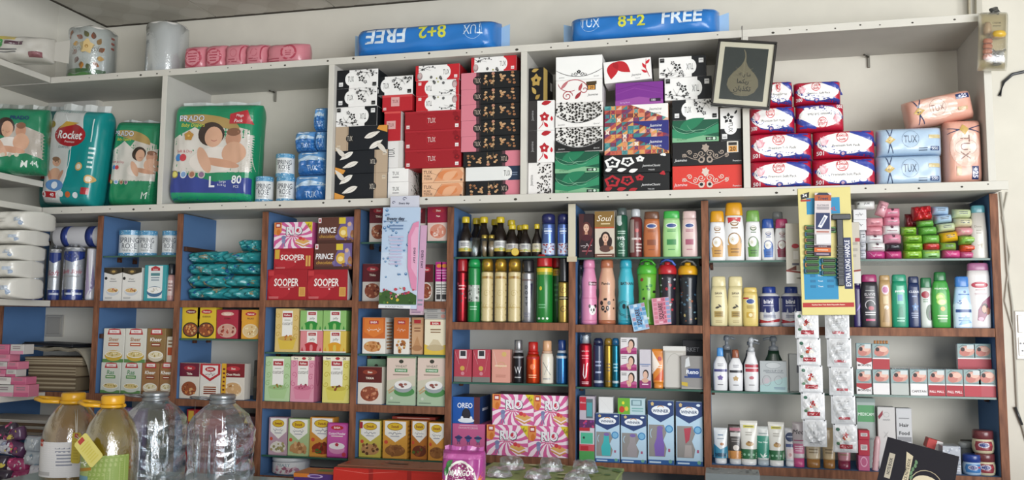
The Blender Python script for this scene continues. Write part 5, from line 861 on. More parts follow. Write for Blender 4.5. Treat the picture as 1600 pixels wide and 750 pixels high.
def spray(name, lab, grp, px, Y, z, body, cap, ds, cat='spray can', capk='g', bk='m', split=.8, dome=0, cr=.97):
    cp = [(cr, split), (cr, split+.02), (cr, .97), (cr*.9, 1)] if not dome else [(cr, split), (cr, .93), (cr*.85, .98), (cr*.5, 1)]
    return bottle(name, lab, cat, grp, px, Y, z, [('can', body, bk, [(.95, 0), (1, .012), (1, split-.03), (cr, split-.005)]), ('cap', cap, capk, cp)], ds)
BS = 'blue freshener spray cans'; dsb = [r(0, .04, 1, .3, 'b9c4dc'), blobs(.05, .08, .95, .3, 20, ['b5563a', 'd8a04a', '6a3a6a', 'e8e8f0', '9a3a4a'], .03, .06, 3, .5), lines(.2, .5, .8, .66, 3, 'a4b8dc'), lines(.2, .54, .8, .62, 1, 'd8e4f4')]
spray('spray_can', 'blue freshener can with dark dome cap, left of two by the white post', BS, (846, 334, 868, 399), .015, g6, '5f78b4', '25295c', dsb, dome=1, split=.76); spray('spray_can', 'blue freshener can with dark dome cap, right one against the white post', BS, (871, 334, 890, 399), .015, g6, '5f78b4', '25295c', dsb, dome=1, split=.76)
z = zb6
spray('spray_can', 'slim dark red spray can, leftmost below the sauces', None, (713, 405, 730, 503), .02, z, '8f1f28', 'a01c24', [blobs(.1, .1, .9, .75, 14, ['5a0f18', 'b03a44', '2c0a10'], .06, .12, 3, .2), lines(.2, .5, .8, .6, 2, 'd8a0a0')])
def cap2(c): return c
spray('spray_can', 'green and silver spray can second from left below the sauces', None, (731, 404, 751, 503), .015, z, '16803f', '1f9450', [r(.05, .32, .95, .58, 'a8b0a8'), blobs(.08, .33, .92, .57, 18, ['6a706a', 'd8dcd8', '4a504a'], .05, .1, 4, .2), lines(.2, .18, .8, .26, 2, '8fc4a0')], bk='g', dome=1, split=.86)
for k, (a, b, lab) in enumerate(((752, 771, 'left'), (773, 792, 'middle'), (794, 814, 'right'))): spray('spray_can', 'cream and gold spray can, %s of three' % lab, 'cream and gold spray cans', (a, 404, b, 503), .015, z, 'cbb57e', 'c19a3c', [r(0, .02, 1, .78, 'd0bf8f'), r(.0, .68, 1, .72, 'a8843c'), e(.5, .7, .1, .02, '7a5a2c'), spiral(.5, .45, .3, 1.5, 'b09a5a', .03, .2), spiral(.5, .25, .3, 1.5, 'b5a064', .03, .2, 2), r(0, .225, 1, .24, 'b59a58'), e(.5, .91, .16, .025, '8a6a24')], dome=1, split=.8, capk='m')
spray('spray_can', 'silver grey spray can with vertical dotted lettering and black cap', None, (815, 406, 835, 503), .02, z, '98989c', '1e1e22', [t(c, .42, .56-.09*k, .05, '23232b', .3, 1) for k, c in enumerate('DOTT')]+[p([(.75, .62), (.9, .62), (.8, .3)], '2c2440'), r(0, .66, 1, .69, '6a5a5a'), lines(.2, .08, .7, .16, 3, '667')])
spray('spray_can', 'wide green insect spray can with red cap', None, (838, 398, 864, 503), .012, z, '1d7a2f', 'b01c20', [r(0, .74, 1, .8, 'd8b82a'), r(0, .7, 1, .74, '8a9a2a'), e(.3, .5, .08, .03, 'c9c43a'), lines(.15, .2, .6, .28, 2, '6ab07a'), e(.2, .06, .07, None, 'd8e8d8'), e(.45, .06, .07, None, 'd8e8d8'), e(.7, .06, .07, None, 'd8e8d8')], bk='g', cr=.93, split=.82)
spray('spray_can', 'dark green spray can with red cap behind the wide green one', None, (862, 400, 882, 503), .06, z, '1f4a24', '9a1a1e', [r(0, .7, 1, .8, 'b08a2a'), t('225', .5, .75, .05, '6a1a1c', .7, 1), lines(.2, .3, .8, .6, 4, '3f7a44')], bk='g', cr=.93, split=.82)
spray('spray_can', 'black and gold spray can with red cap by the divider', None, (873, 402, 891, 503), .012, z, 'b99a52', '16161a', [r(0, .35, 1, .4, '1a1a1c'), spiral(.5, .2, .35, 1.4, '3a2c14', .05, .18), spiral(.5, .5, .35, 1.4, '6a5228', .05, .18, 2), lines(.1, .36, .9, .39, 1, 'd8c48a')], split=.62)
z = g6b
GP = 'cellophane wrapped crimson perfume boxes'
def d_perf(c): return [r(0, 0, 1, .16, '7a7672'), r(.3, .72, .72, .98, 'e4dcdc'), r(.36, .8, .66, .96, '2a2a2e'), e(.48, .42, .13, None, 'c9a04a'), e(.5, .26, .1, None, 'c8808c'), st([(.05, .95), (.3, .55)], .01, 'e4b8bc'), st([(.9, .9), (.7, .3)], .008, 'e0a8ac')]
carton('perfume_box', 'crimson perfume box in cellophane, left of the pair', 'perfume box', GP, (709, 546, 737, 598), .015, z, .05, 'b03a4a', d_perf(0), k='f'); carton('perfume_box', 'crimson perfume box in cellophane, right of the pair', 'perfume box', GP, (738, 546, 766, 598), .015, z, .05, 'b03a4a', d_perf(0), k='f')
carton('perfume_box', 'peach pink perfume box in cellophane', 'perfume box', None, (768, 546, 797, 598), .015, z, .05, 'd89a8a', [e(.68, .86, .13, None, 'd0b06a'), spiral(.5, .5, .25, 1, 'c9a070', .03, .6), lines(.15, .45, .85, .56, 1, 'e4c8a8'), lines(.2, .15, .8, .25, 2, 'b87a6a'), st([(.1, .95), (.3, .5)], .01, 'eed')], k='f')
def perf(lab, px, body, mid, cap, ds): return bottle('perfume_bottle', lab, 'perfume bottle', None, px, .02, z, [('bottle_body', body, 'm' if body != 'e4dccc' else 'g', [(.95, 0), (1, .02), (1, .6), (.9, .68), (.78, .7)]), ('collar', mid, 'g', [(.8, .7), (.8, .76)]), ('cap', cap, 'm' if cap in ('9a9a9c',) else 'g', [(.66, .76), (.7, .77), (.7, .98), (.6, 1)])], ds)
perf('black perfume bottle with silver cap and W mark', (801, 531, 819, 599), '2c2c30', '8a8a8e', '9a9a9c', [t('W', .5, .3, .16, 'c4c4c8', .6), r(0, .58, 1, .62, '8a8a8e'), lines(.2, .1, .8, .16, 1, 'aaa')]); perf('orange perfume bottle with wide red cap', (822, 534, 844, 600), 'c9441c', 'b02018', 'b5201c', [e(.5, .4, .18, .07, 'e0703a'), lines(.2, .12, .8, .22, 2, 'f0b080'), r(0, .58, 1, .64, 'a81c18')])
perf('cream perfume bottle with peach cap', (845, 532, 865, 600), 'e4dccc', 'c9a890', 'd8a880', [st([(.2, .5), (.8, .2)], .05, '8a8a8a'), st([(.3, .2), (.7, .5)], .03, 'aaa'), lines(.2, .08, .8, .14, 1, '999')]); perf('blue striped perfume bottle with dark blue cap', (869, 531, 887, 601), '2f6fa8', 'b0b8c4', '1c3a78', [r(.1+.2*k, .05, .18+.2*k, .56, '1c4a84') for k in range(4)]+[r(0, .58, 1, .64, 'c0c8d0')])
z = zb6b
def d_oreo(): return [r(0, 0, 1, 1, '1f57a8'), r(.78, .0, 1, 1, '5a2c34'), t('OREO', .45, .68, .2, 'e8ecf4', .56, 1), e(.5, .33, .16, .25, '1c1c20'), e(.5, .36, .13, .19, '2c2c34'), e(.5, .12, .3, .09, 'dfe6ee'), e(.35, .2, .05, .08, 'e8eef4'), e(.68, .2, .05, .08, 'e8eef4')]
za = carton('biscuit_box', 'pink counter box with small cartoon biscuit figures under the blue box', 'biscuit box', None, (705, 662, 756, 711), .015, z, .14, 'c4608f', [t('FAVORITE DRINK', .5, .86, .07, 'e8c8d8', .6), lines(.2, .92, .8, .97, 1, 'e0b0c8')]+[q for k in range(3) for q in (e(.2+.3*k, .5, .07, .12, ['5a5a8a', '4a5a9a', '6a8aa0'][k]), e(.2+.3*k, .53, .12, .05, '3a3a6a'), st([(.18+.3*k, .4), (.17+.3*k, .3)], .02, '3a3a6a'), st([(.23+.3*k, .4), (.24+.3*k, .3)], .02, '3a3a6a'), lines(.12+.3*k, .18, .28+.3*k, .24, 1, 'ecd'))])
carton('biscuit_box', 'blue biscuit counter box with dark round biscuit', 'biscuit box', None, (707, 620, 750, 662), .015, za, .16, '1f57a8', d_oreo(), right=[r(0, 0, 1, 1, '24406f'), lines(.2, .4, .75, .62, 1, 'd8e0ec')], top=[r(0, 0, 1, 1, '3a3430')])
RG = 'pink swirl biscuit counter boxes'
za = carton('biscuit_box', 'pink swirl biscuit box, lower left of the four', 'biscuit box', RG, (760, 664, 825, 711), .01, z, .14, 'cf5f97', d_rio()); zb_ = carton('biscuit_box', 'pink swirl biscuit box, lower right of the four', 'biscuit box', RG, (827, 666, 891, 713), .01, z, .14, 'cf5f97', d_rio())
carton('biscuit_box', 'pink swirl biscuit box, upper left of the four', 'biscuit box', RG, (769, 616, 834, 664), .01, za, .14, 'cf5f97', d_rio(), top=[r(0, 0, 1, 1, '6a4450')]); carton('biscuit_box', 'pink swirl biscuit box, upper right of the four', 'biscuit box', RG, (836, 618, 891, 666), .01, zb_, .14, 'cf5f97', d_rio(0), top=[r(0, 0, 1, 1, '6a4450')])
# ---------------------------------------------------------------- drinking bottles bay
def woman(u, v, a, asp, hair='2a1a18', dress='3a2026'): return [e(u, v-.02*asp, a*1.0, a*1.35*asp, hair), e(u-a*.75, v-a*1.1*asp, a*.55, a*1.3*asp, hair, .2), e(u+a*.75, v-a*1.1*asp, a*.55, a*1.3*asp, hair, -.2), p([(u-a*.25, v-a*.5*asp), (u+a*.25, v-a*.5*asp), (u+a*.35, v-a*1.6*asp), (u-a*.35, v-a*1.6*asp)], SK2), e(u, v-a*2.1*asp, a*1.2, a*.7*asp, dress), e(u, v, a*.6, a*.85*asp, 'dcb49c'), e(u-a*.25, v+a*.12*asp, a*.11, a*.06*asp, '2a2a2a'), e(u+a*.25, v+a*.12*asp, a*.11, a*.06*asp, '2a2a2a'), p([(u, v+a*.05*asp), (u+a*.09, v-a*.22*asp), (u-a*.05, v-a*.22*asp)], 'c09078'), e(u, v-a*.42*asp, a*.2, a*.08*asp, 'a03a40'), st(arc(u-a*.25, v+a*.22*asp, a*.16, a*.08*asp, .4, 2.7, 5), .012, '3a2420'), st(arc(u+a*.25, v+a*.22*asp, a*.16, a*.08*asp, .4, 2.7, 5), .012, '3a2420')]
z = g7
carton('hair_colour_box', 'dark maroon hair colour box with long haired woman', 'hair colour box', None, (904, 334, 928, 400), .015, z, .045, '2c1a20', woman(.5, .68, .3, .36, '5a2c28', '4a1a24')+[p([(.0, 1), (.35, 1), (.25, .5), (.05, .3)], '4a2224'), script(.5, .27, .75, .06, 'e0d4d4', 3, .035), lines(.2, .12, .9, .18, 1, 'a86a70'), p([(.5, .05), (.95, .4), (.9, .45), (.45, .08)], '7a2430')])
carton('hair_colour_box', 'gold topped hair colour box with dark haired smiling woman', 'hair colour box', None, (929, 330, 960, 400), .012, z, .045, 'cfc4b4', [r(0, .66, 1, 1, '8a6a34'), t('Soul', .5, .85, .13, 'f0e8d8', .7, 0, .35), lines(.3, .7, .8, .76, 1, 'd8c49a'), r(0, .63, 1, .66, 'b5502c')]+woman(.55, .42, .25, .44, '2c1c1a', '5a3a34')+[r(0, 0, 1, .08, '6a4438'), e(.85, .2, .1, None, '9a6a4a'), lines(.1, .02, .9, .06, 1, 'd8c0b0')])
bottle('lotion_bottle', 'dark green bottle with grey cap reading 99%', 'lotion bottle', None, (962, 325, 981, 400), .015, z, [('bottle_body', '17503a', 'g', [(.95, 0), (1, .02), (1, .82), (.85, .85)]), ('cap', '4f5a58', 'g', [(.82, .85), (.85, .86), (.82, .98), (.7, 1)])], [r(.1, .7, .5, .84, 'b8c0bc'), e(.35, .68, .2, .05, 'c4ccc8'), t('99%', .45, .38, .07, 'dfe8e2', .7, 1), lines(.15, .46, .85, .54, 2, 'a8c4b4'), st(arc(.5, .26, .22, .055, 0, 6.28), .04, '9fc0ae'), e(.5, .26, .1, .025, '9fc0ae'), lines(.2, .06, .8, .16, 2, '8fb4a0')], n=2.2)
bottle('lotion_bottle', 'clear bottle of red lotion with glass stopper', 'lotion bottle', None, (983, 327, 1004, 400), .02, z, [('bottle_body', '6a3030', 'g', [(.95, 0), (1, .02), (1, .72), (.9, .8), (.6, .84)]), ('cap', 'c4c8cc', 'g', [(.62, .84), (.7, .86), (.7, .97), (.6, 1)])], [r(.05, .1, .4, .78, '9a8a84'), e(.6, .55, .15, None, 'b03a3a'), e(.65, .35, .18, None, '8a2a2c'), r(.2, .36, .9, .4, 'd8d0cc'), lines(.5, .1, .95, .3, 3, 'c8b4b0')])
def d_vas(oc, txt): return [e(.5, .68, .32, .06, oc), e(.5, .68, .26, .04, '2f4a8a'), lines(.25, .54, .75, .6, 2, txt), r(.25, .26, .75, .38, txt), lines(.3, .14, .7, .18, 1, txt)]
def lot(lab, px, body, cap, ds, Y=.015, sp=.84, z=None, dr=.5, grp=None, tp=.86, name='lotion_bottle', cat='lotion bottle', n=2.6): return bottle(name, lab, cat, grp, px, Y, g7 if z is None else z, [('bottle_body', body, 'g', [(.92, 0), (1, .015), (1, sp*.6), (tp+.04, sp*.94), (tp, sp)]), ('cap', cap, 'g', [(tp, sp), (tp+.03, sp+.01), (tp, .98), (tp*.92, 1)])], ds, dr=dr, n=n)
lot('copper brown lotion bottle with darker cap', (1005, 331, 1032, 400), 'b5683c', '6a4430', d_vas('d8c8c0', '8a4a2c')); lot('light green lotion bottle with bright green cap', (1035, 330, 1064, 400), '9fcf8a', '3fae4a', d_vas('d8e4d8', '3f8a4f')); lot('pale pink lotion bottle with matching cap', (1065, 330, 1090, 400), 'd8bcb8', 'd4b8b4', d_vas('e4d8d8', 'a85a70'))
z = zb7
def flask(lab, px, body, cap, ds, Y=.02): return bottle('water_bottle', lab, 'water bottle', 'steel water bottles with animal prints', px, Y, z, [('bottle_body', body, 'g', [(.94, 0), (1, .02), (1, .4), (.93, .46), (.93, .53), (.97, .56), (.97, .68), (.8, .78), (.72, .84), (.7, .88)]), ('base_ring', cap, 'g', [(1.005, .005), (1.01, .07)]), ('cap', cap, 'g', [(.72, .875), (.76, .88), (.72, .98), (.6, 1)])], ds)
panda = lambda s: [e(s, .22, .2, .075, 'ece8e8'), e(s-.17, .28, .07, .03, '2a2224'), e(s+.17, .28, .07, .03, '2a2224'), e(s-.08, .225, .05, .025, '2a2224'), e(s+.08, .225, .05, .025, '2a2224'), e(s, .19, .03, .01, '2a2224')]
flask('pink water bottle with panda face', (908, 406, 933, 504), 'd68cb0', 'd888ac', [r(.5, .6, .98, .655, '5a2c3c'), t('Panda', .74, .628, .03, 'e8c8d4', .4, 1)]+panda(.74)+[r(0, .4, 1, .41, 'c47098')])
flask('peach water bottle with panda face and brown cap', (935, 406, 962, 505), 'd8a88c', 'b06a4a', [t('Panda', .45, .63, .04, '2a1c18', .66, 1)]+[e(.42-.22, .33, .09, .035, '2a2020'), e(.42+.22, .33, .09, .035, '2a2020'), e(.42-.14, .25, .1, .04, '2a2020'), e(.42+.14, .25, .1, .04, '2a2020'), e(.42-.13, .255, .03, .012, 'e8d8cc'), e(.42+.13, .255, .03, .012, 'e8d8cc'), e(.42, .2, .07, .018, '2a2020'), p([(.32, .38), (.36, .41), (.4, .385), (.44, .41), (.48, .385), (.52, .41), (.5, .37), (.34, .37)], '2a2020'), e(.9, .25, .04, .015, '5a3a2c'), e(.9, .38, .04, .015, '5a3a2c')])
flask('turquoise water bottle with black streaks', (965, 406, 991, 507), '3fb0c4', '2fa0b8', [t('BATMAN', .58, .63, .045, '1c2a30', .75, 1)]+[st(arc(.5, .28, .35+.06*k, .07+.02*k, 1+k*.7, 2.6+k*.7, 8), .025, '1c3038') for k in range(7)]+[e(.4, .28, .1, .04, '1c2c34'), e(.75, .27, .2, .03, '4a5a3a'), e(.75, .27, .07, .02, 'b0a83a')])
def sport(lab, px, body, lid, handle, ds, Y=.015, strap=None):
    def ex(ob, R, h): MB().tube([(-R*.75, 0, h*.93), (-R*.6, 0, h*1.0), (-R*.1, 0, h*1.025), (R*.5, 0, h*1.0), (R*.85, 0, h*.93)], R*.13, handle, 'g').build('handle', ob); MB().lathe([(R*.35, h*.92), (R*.3, h*.985)], lid, 'g', 16).build('spout', ob)
    return bottle('water_bottle', lab, 'water bottle', 'sports water bottles with lift handles', px, Y, z, [('bottle_body', body, 'g', [(.86, 0), (.9, .02), (.9, .3), (.84, .42), (.84, .55), (.93, .72), (.95, .8)]), ('lid', lid, 'g', [(.96, .79), (1, .8), (1, .87), (.9, .9), (.8, .935)])], ds, extra=ex)
sport('lime green sports bottle with dark splashes', (995, 408, 1027, 505), '6aae3a', '4fae34', '3f9e2c', blobs(.1, .1, .9, .74, 16, ['2a2a24', 'e4e0d8', '1f6a2c', '8f3a2c', '3a8a3c'], .04, .11, 5, .3))
sport('black and red patterned sports bottle with blue handle', (1028, 408, 1058, 506), '26222c', 'b5222c', '4a6ac0', blobs(.1, .05, .9, .76, 26, ['a82c38', '5a6a78', '3a4a5a', 'c0c4c8', '7a1c28'], .03, .09, 6, .3))
sport('black patterned sports bottle with yellow lid and grey handle', (1059, 409, 1091, 507), '20242a', 'd8a01c', '7a7a74', blobs(.1, .05, .9, .76, 26, ['4a6a80', '2c3a44', 'b0a06a', '6a8a98', '8a4a2c'], .03, .08, 7, .3))
bottle('water_bottle', 'dark bottle left of the pink panda bottle', 'water bottle', None, (902, 414, 910, 503), .05, z, [('bottle_body', '23252c', 'g', [(.95, 0), (1, .02), (1, .8), (.7, .9)]), ('cap', '2c2c34', 'g', [(.7, .9), (.7, 1)])], [blobs(.1, .1, .9, .7, 6, ['4a4a54', '6a3a44'], .1, .2, 2, .3)])  # near-black body colour with a few grey and wine blobs
def pricetag(lab, px, c, cs, Y, ry): 
    o, w, h = hang('hang_tag', lab, 'hang tag', px, Y, .002, c, [r(.08+.24*(k % 4), .06+.16*(k//4), .28+.24*(k % 4), .18+.16*(k//4), cs[k % len(cs)]) for k in range(24)]+[r(.34, .12, .66, .88, cs[0]), t('SQUARE', .5, .5, .2, '3a1c2c', .6, 1, 0, math.pi/2)], ry=ry)
pricetag('blue square patterned tag hanging before the green sports bottle', (990, 474, 1015, 516), 'a8c4dc', ['6aa0cc', 'c4d8e8', '88b4d8', 'b08aa0', '4a88b8'], -.012, -.2); pricetag('pink square patterned tag hanging before the red sports bottle', (1022, 465, 1049, 507), 'd89aac', ['c8788c', 'e4b8c4', 'b85a74', '8a9ac0'], -.012, -.1)
z = g7b
def ex_c(ob, R, h): MB().lathe([(R*.9, h*.8), (R*.9, h*.99), (R*.8, h)], 'e8ecf0', 'c', 24).build('overcap', ob)
bottle('hair_spray', 'tall red mousse can with clear cap and white pump', 'hair spray', None, (905, 520, 925, 604), .02, z, [('can', 'b01f30', 'm', [(.95, 0), (1, .01), (1, .76), (.85, .8)]), ('pump', 'd8dadc', 'g', [(.6, .8), (.6, .86), (.5, .88), (.5, .95)])], [t('SALON', .5, .66, .03, 'e8c8cc', .7), st([(.4, .42), (.35, .22), (.45, .15), (.55, .18), (.6, .3), (.62, .42)], .09, 'e8d4d8'), st([(.62, .38), (.68, .44)], .08, 'e8d4d8'), lines(.2, .04, .8, .1, 2, 'e0a8b0'), lines(.2, .5, .8, .6, 2, 'd8707c')], extra=ex_c)
HS = 'slim hair spray cans'
spray('hair_spray', 'slim navy hair spray can', HS, (927, 528, 943, 604), .02, z, '1f2c50', '1c2444', [lines(.2, .4, .8, .55, 2, '8a94b4'), lines(.2, .26, .8, .34, 1, '98a4c4'), r(0, .08, 1, .13, 'a0a8b8')], cat='hair spray', bk='g', dome=1, split=.86); spray('hair_spray', 'slim gold hair spray can with dark gold cap', HS, (944, 528, 957, 605), .03, z, '9a7a30', '8a6a24', [lines(.2, .3, .8, .5, 3, '5a441c'), r(0, .1, 1, .13, '5a441c')], cat='hair spray', dome=1, split=.86); spray('hair_spray', 'slim teal hair spray can with blue cap', HS, (956, 528, 968, 605), .025, z, '1f6a80', '1c5a84', [lines(.2, .3, .8, .5, 3, '8ac0d0'), r(0, .08, 1, .13, 'a8b8c0')], cat='hair spray', dome=1, split=.86)
def d_face(): return [r(0, 0, 1, .3, '9a2f6a'), p([(0, .3), (.6, .5), (1, .35), (1, .2), (0, .2)], 'b85a8a')]+[e(.68, .6, .2, .3, '2f2220'), e(.65, .55, .14, .25, 'd8b09c'), e(.52, .25, .12, .2, 'd0a48e', .5), lines(.06, .7, .4, .9, 2, '777'), t('C', .5, .12, .14, 'e8d0dc', .1)]
zz = z; FG = 'face cream boxes with woman picture'
for y0, y1, lab in ((579, 606, 'lowest'), (553, 579, 'middle'), (527, 553, 'topmost')): zz = carton('cream_box', 'white and purple face cream box, %s of the stack of three' % lab, 'cream box', FG, (969, y0, 995, y1), .015, zz, .05, 'dcd8da', d_face())
carton('cream_box', 'tall grey and purple face cream box beside the stack of three', 'cream box', None, (999, 546, 1017, 608), .015, z, .04, 'c9c4cc', [r(0, 0, 1, .2, '8a2f6a'), lines(.15, .55, .85, .62, 2, '6a7a9a'), r(0, .6, 1, .63, '7a8ab0'), e(.55, .36, .26, .12, '2f2220'), e(.52, .34, .2, .1, 'd8b09c'), e(.5, .2, .3, .06, 'd0a48e'), lines(.2, .07, .8, .13, 1, 'e8d0dc')])
def tube(lab, px, Y, z, body, cap, ds, grp=None, capk='g', cr=.85, name='cream_tube', cat='cream tube', ch=.14):
    return bottle(name, lab, cat, grp, px, Y, z, [('cap', cap, capk, [(cr*.95, 0, .8), (cr, .01, .8), (cr, ch, .8)]), ('tube_body', body, 'f', [(.84, ch, .78), (.87, ch+.03, .75), (.95, .6, .42), (1, .9, .12), (1, .93, .04), (1, 1, .03)])], ds, n=2.2)
tube('orange and white face cream tube', (1019, 545, 1039, 609), .02, z, 'd8832c', 'd88a3a', [p([(0, .95), (.6, .6), (0, .35)], 'efe4d8'), p([(.1, .2), (.9, .5), (.9, .2)], 'c9541c'), lines(.2, .5, .8, .6, 2, 'f0e0d0'), e(.6, .75, .15, .06, 'b02c2c')], cr=.75)
carton('white_case', 'clear topped white case standing behind the grey box', 'case', None, (1036, 541, 1072, 609), .03, z, .04, 'b9b4ac', [r(0, .9, 1, 1, 'd8d6d2'), r(.12, .03, .88, .85, 'c4c0ba'), st(arc(.5, .45, .36, .38, .3, 2.8), .02, 'a49f98')], bev=.006)
carton('dark_box', 'black box with pale vertical lettering behind the grey transparent one', 'box', None, (1068, 531, 1101, 608), .1, z, .05, '26262a', [t('RKET', .5, .8, .09, '8a8a8e', .6, 1), lines(.1, .5, .9, .7, 2, '555')])
carton('watch_box', 'grey see-through box with dark blue badge by the divider', 'box', None, (1066, 556, 1101, 609), .015, z, .05, '8d8a88', [p([(.15, .4), (.3, .38), (.3, .62), (.85, .62), (.85, .38), (.95, .4), (.95, .34), (.15, .34)], '1f3a7a'), t('Reno', .52, .52, .13, 'e8ecf4', .6, 1), p([(.18, .65), (.42, .7), (.36, .98), (.22, .9)], 'd0d2d4'), r(.02, .02, .98, .05, 'aaa6a2'), p([(.02, .12), (.3, .08), (.3, .2), (.02, .22)], 'c4a83a')], k='f')
z = zb7b
za = carton('toy_box', 'narrow box with pink base and green cup window, lower of two at the left', 'baby box', None, (905, 668, 929, 717), .015, z, .06, 'c9c4cc', [r(0, 0, 1, .3, '4f9a54'), r(0, .3, 1, .5, 'c4505c'), r(.08, .32, .6, .45, 'b02834'), r(.1, .52, .9, .85, '4fb08f'), e(.3, .7, .08, None, '2a4a40'), r(0, .9, .7, 1, 'b02834')], fl=False)
carton('toy_box', 'narrow box with red badge and dark window, upper of two at the left', 'baby box', None, (905, 619, 929, 668), .015, za, .06, 'b9b0bc', [r(.02, .55, .45, .98, 'b5283a'), t('disco', .23, .8, .06, 'e8d0d4', .36), r(.45, .3, .9, .92, '5a6a70'), r(.5, .36, .85, .8, '4f98a0'), r(0, 0, 1, .25, '5a2a5a'), blobs(.05, .02, .95, .22, 8, ['b83a6a', '7a3a8a'], .05, .1, 2, .5)], fl=False)
def d_win(c, red=0): 
    o = [r(0, 0, 1, 1, 'b4d0e4'), p([(0, 1), (1, 1), (1, .78), (.5, .66), (0, .78)], '2c4274'), e(.5, .85, .36, .075, 'e8ecf2'), e(.3, .845, .14, .055, 'e8ecf2'), e(.72, .845, .14, .055, 'e8ecf2'), st(arc(.5, .88, .13, .04, .2, 2.9, 8), .03, 'c08a4a'), t('WINNER', .5, .84, .05, '23406a', .62, 1), e(.85, .95, .08, .02, 'd8e4ee'), flower(.18, .95, .07, 'c9b07a', .5, 5, None, .5),
        p([(.04, .62), (.62, .62), (.72, .5), (.6, .38), (.72, .25), (.66, .12), (.04, .12)], '8d8a88'), e(.82, .56, .15, None, '3a80b8'), e(.82, .56, .11, None, '78b0d4'), r(0, 0, 1, .07, '2a5a98'), r(.05, .02, .5, .045, 'c4d8e8'), r(.78, .2, .86, .25, 'a85a7a'), e(.86, .05, .07, .03, '6aa08a')]
    if red: o += [p([(.3, .58), (.58, .6), (.5, .4), (.36, .34)], 'b04454'), p([(.3, .13), (.6, .13), (.58, .32), (.34, .32)], 'a8a09e')]
    else: o += [p([(.28, .13), (.62, .13), (.64, .3), (.58, .42), (.56, .56), (.36, .56), (.34, .42), (.24, .3)], c), e(.47, .57, .12, .035, '7a64a4'), st(arc(.2, .48, .1, .08, 1.8, 4.2, 6), .03, 'a8c8dc')]
    return o
WG = 'blue and white baby bottle boxes'
zs = carton('baby_bottle_box', 'shorter baby bottle box with turquoise bottle in its window', 'baby bottle box', WG, (930, 646, 968, 718), .015, z, .06, 'c9dcea', d_win('3fb0b4')); zs2 = carton('baby_bottle_box', 'shorter baby bottle box with clear grey bottle in its window', 'baby bottle box', WG, (970, 648, 1010, 721), .015, z, .06, 'c9dcea', d_win('9a9498'))
carton('baby_bottle_box', 'taller baby bottle box with purple bottle in its window', 'baby bottle box', WG, (1012, 626, 1053, 724), .015, z, .06, 'c9dcea', d_win('7a5fae')); carton('baby_bottle_box', 'taller baby bottle box with red nozzle bottle in its window', 'baby bottle box', WG, (1056, 628, 1098, 727), .015, z, .06, 'c9dcea', d_win('', 1))
carton('white_box', 'small tilted white box on the shorter baby bottle box', 'box', None, (935, 620, 958, 645), .03, zs, .05, 'dcdcdc', [st([(.1, .9), (.8, .2)], .01, 'c8c8c8')], ry=.0)
carton('card_box', 'flat green and pale blue box with window on the baby bottle boxes', 'box', None, (965, 622, 1008, 648), .02, zs2, .06, 'b4ccd4', [r(0, 0, .45, 1, '6aa83a'), e(.15, .3, .1, .2, 'c0402c'), e(.32, .35, .07, .14, 'd8b83a'), e(.2, .7, .05, .1, 'e0d83a'), r(.5, .55, .88, .9, '6a8a94'), r(.55, .6, .83, .85, 'a8c4cc'), lines(.5, .15, .95, .45, 2, '7aa')])
# ---------------------------------------------------------------- wide right bay: shampoo, soap
z = g8
def d_sham(c, dk, promo=0): return [e(.52, .64, .2, .052, dk), e(.52, .65, .16, .038, 'e0d8d0'), lines(.38, .635, .66, .665, 1, dk), lines(.35, .54, .7, .58, 1, dk), e(.52, .34, .33, .13, c), e(.48, .37, .24, .1, 'eceae6'), st(arc(.5, .33, .33, .14, -.6, 2.6, 12), .05, dk), p([(.2, .07), (.82, .07), (.86, .3), (.5, .24), (.16, .27)], c), flower(.42, .36, .12, 'd8d4c4', .4, 5, c), lines(.3, .12, .75, .22, 2, dk)]+([p([(.18, .74), (.84, .74), (.8, .66), (.5, .7), (.22, .64)], 'c02c34'), t('50', .62, .72, .025, 'f0e0d8', .2, 1)] if promo else [])
def sham(lab, px, cap, c, dk, promo=0, Y=.015): return bottle('shampoo_bottle', lab, 'shampoo', 'white shampoo bottles with swirl print', px, Y, z, [('bottle_body', 'e6e6e6', 'g', [(.93, 0), (.98, .01), (1, .3), (.97, .55), (.86, .74), (.82, .775)]), ('cap', cap, 'g', [(.85, .775), (.88, .79), (.8, .97), (.7, 1)])], d_sham(c, dk, promo), dr=.55, n=2.5)
sham('white shampoo bottle with amber cap, smaller of the two amber capped', (1104, 330, 1130, 406), 'd89a18', 'c8964a', '8a6430'); sham('tall white shampoo bottle with amber cap and red promotion band', (1131, 317, 1163, 406), 'd89a18', 'c8964a', '8a6430', 1); sham('white shampoo bottle with green cap', (1164, 329, 1189, 406), '6f9f48', '5a8f3c', '3a5f2c')
sham('white shampoo bottle with blue cap', (1189, 342, 1211, 406), '1f4a9a', '3a6ab4', '24468a', Y=.025); sham('white shampoo bottle with pink cap half behind the display card', (1210, 342, 1233, 406), 'b83a6c', '8a2c44', '7a2438', Y=.02)
bottle('shampoo_bottle', 'bottle with clear grey cap behind the blue and pink capped ones', 'shampoo', None, (1206, 331, 1225, 406), .1, z, [('bottle_body', 'a8a8a4', 'g', [(.95, 0), (1, .02), (1, .78)]), ('cap', '9a9c9a', 'g', [(.9, .78), (.85, .98), (.7, 1)])], [], dr=.6)
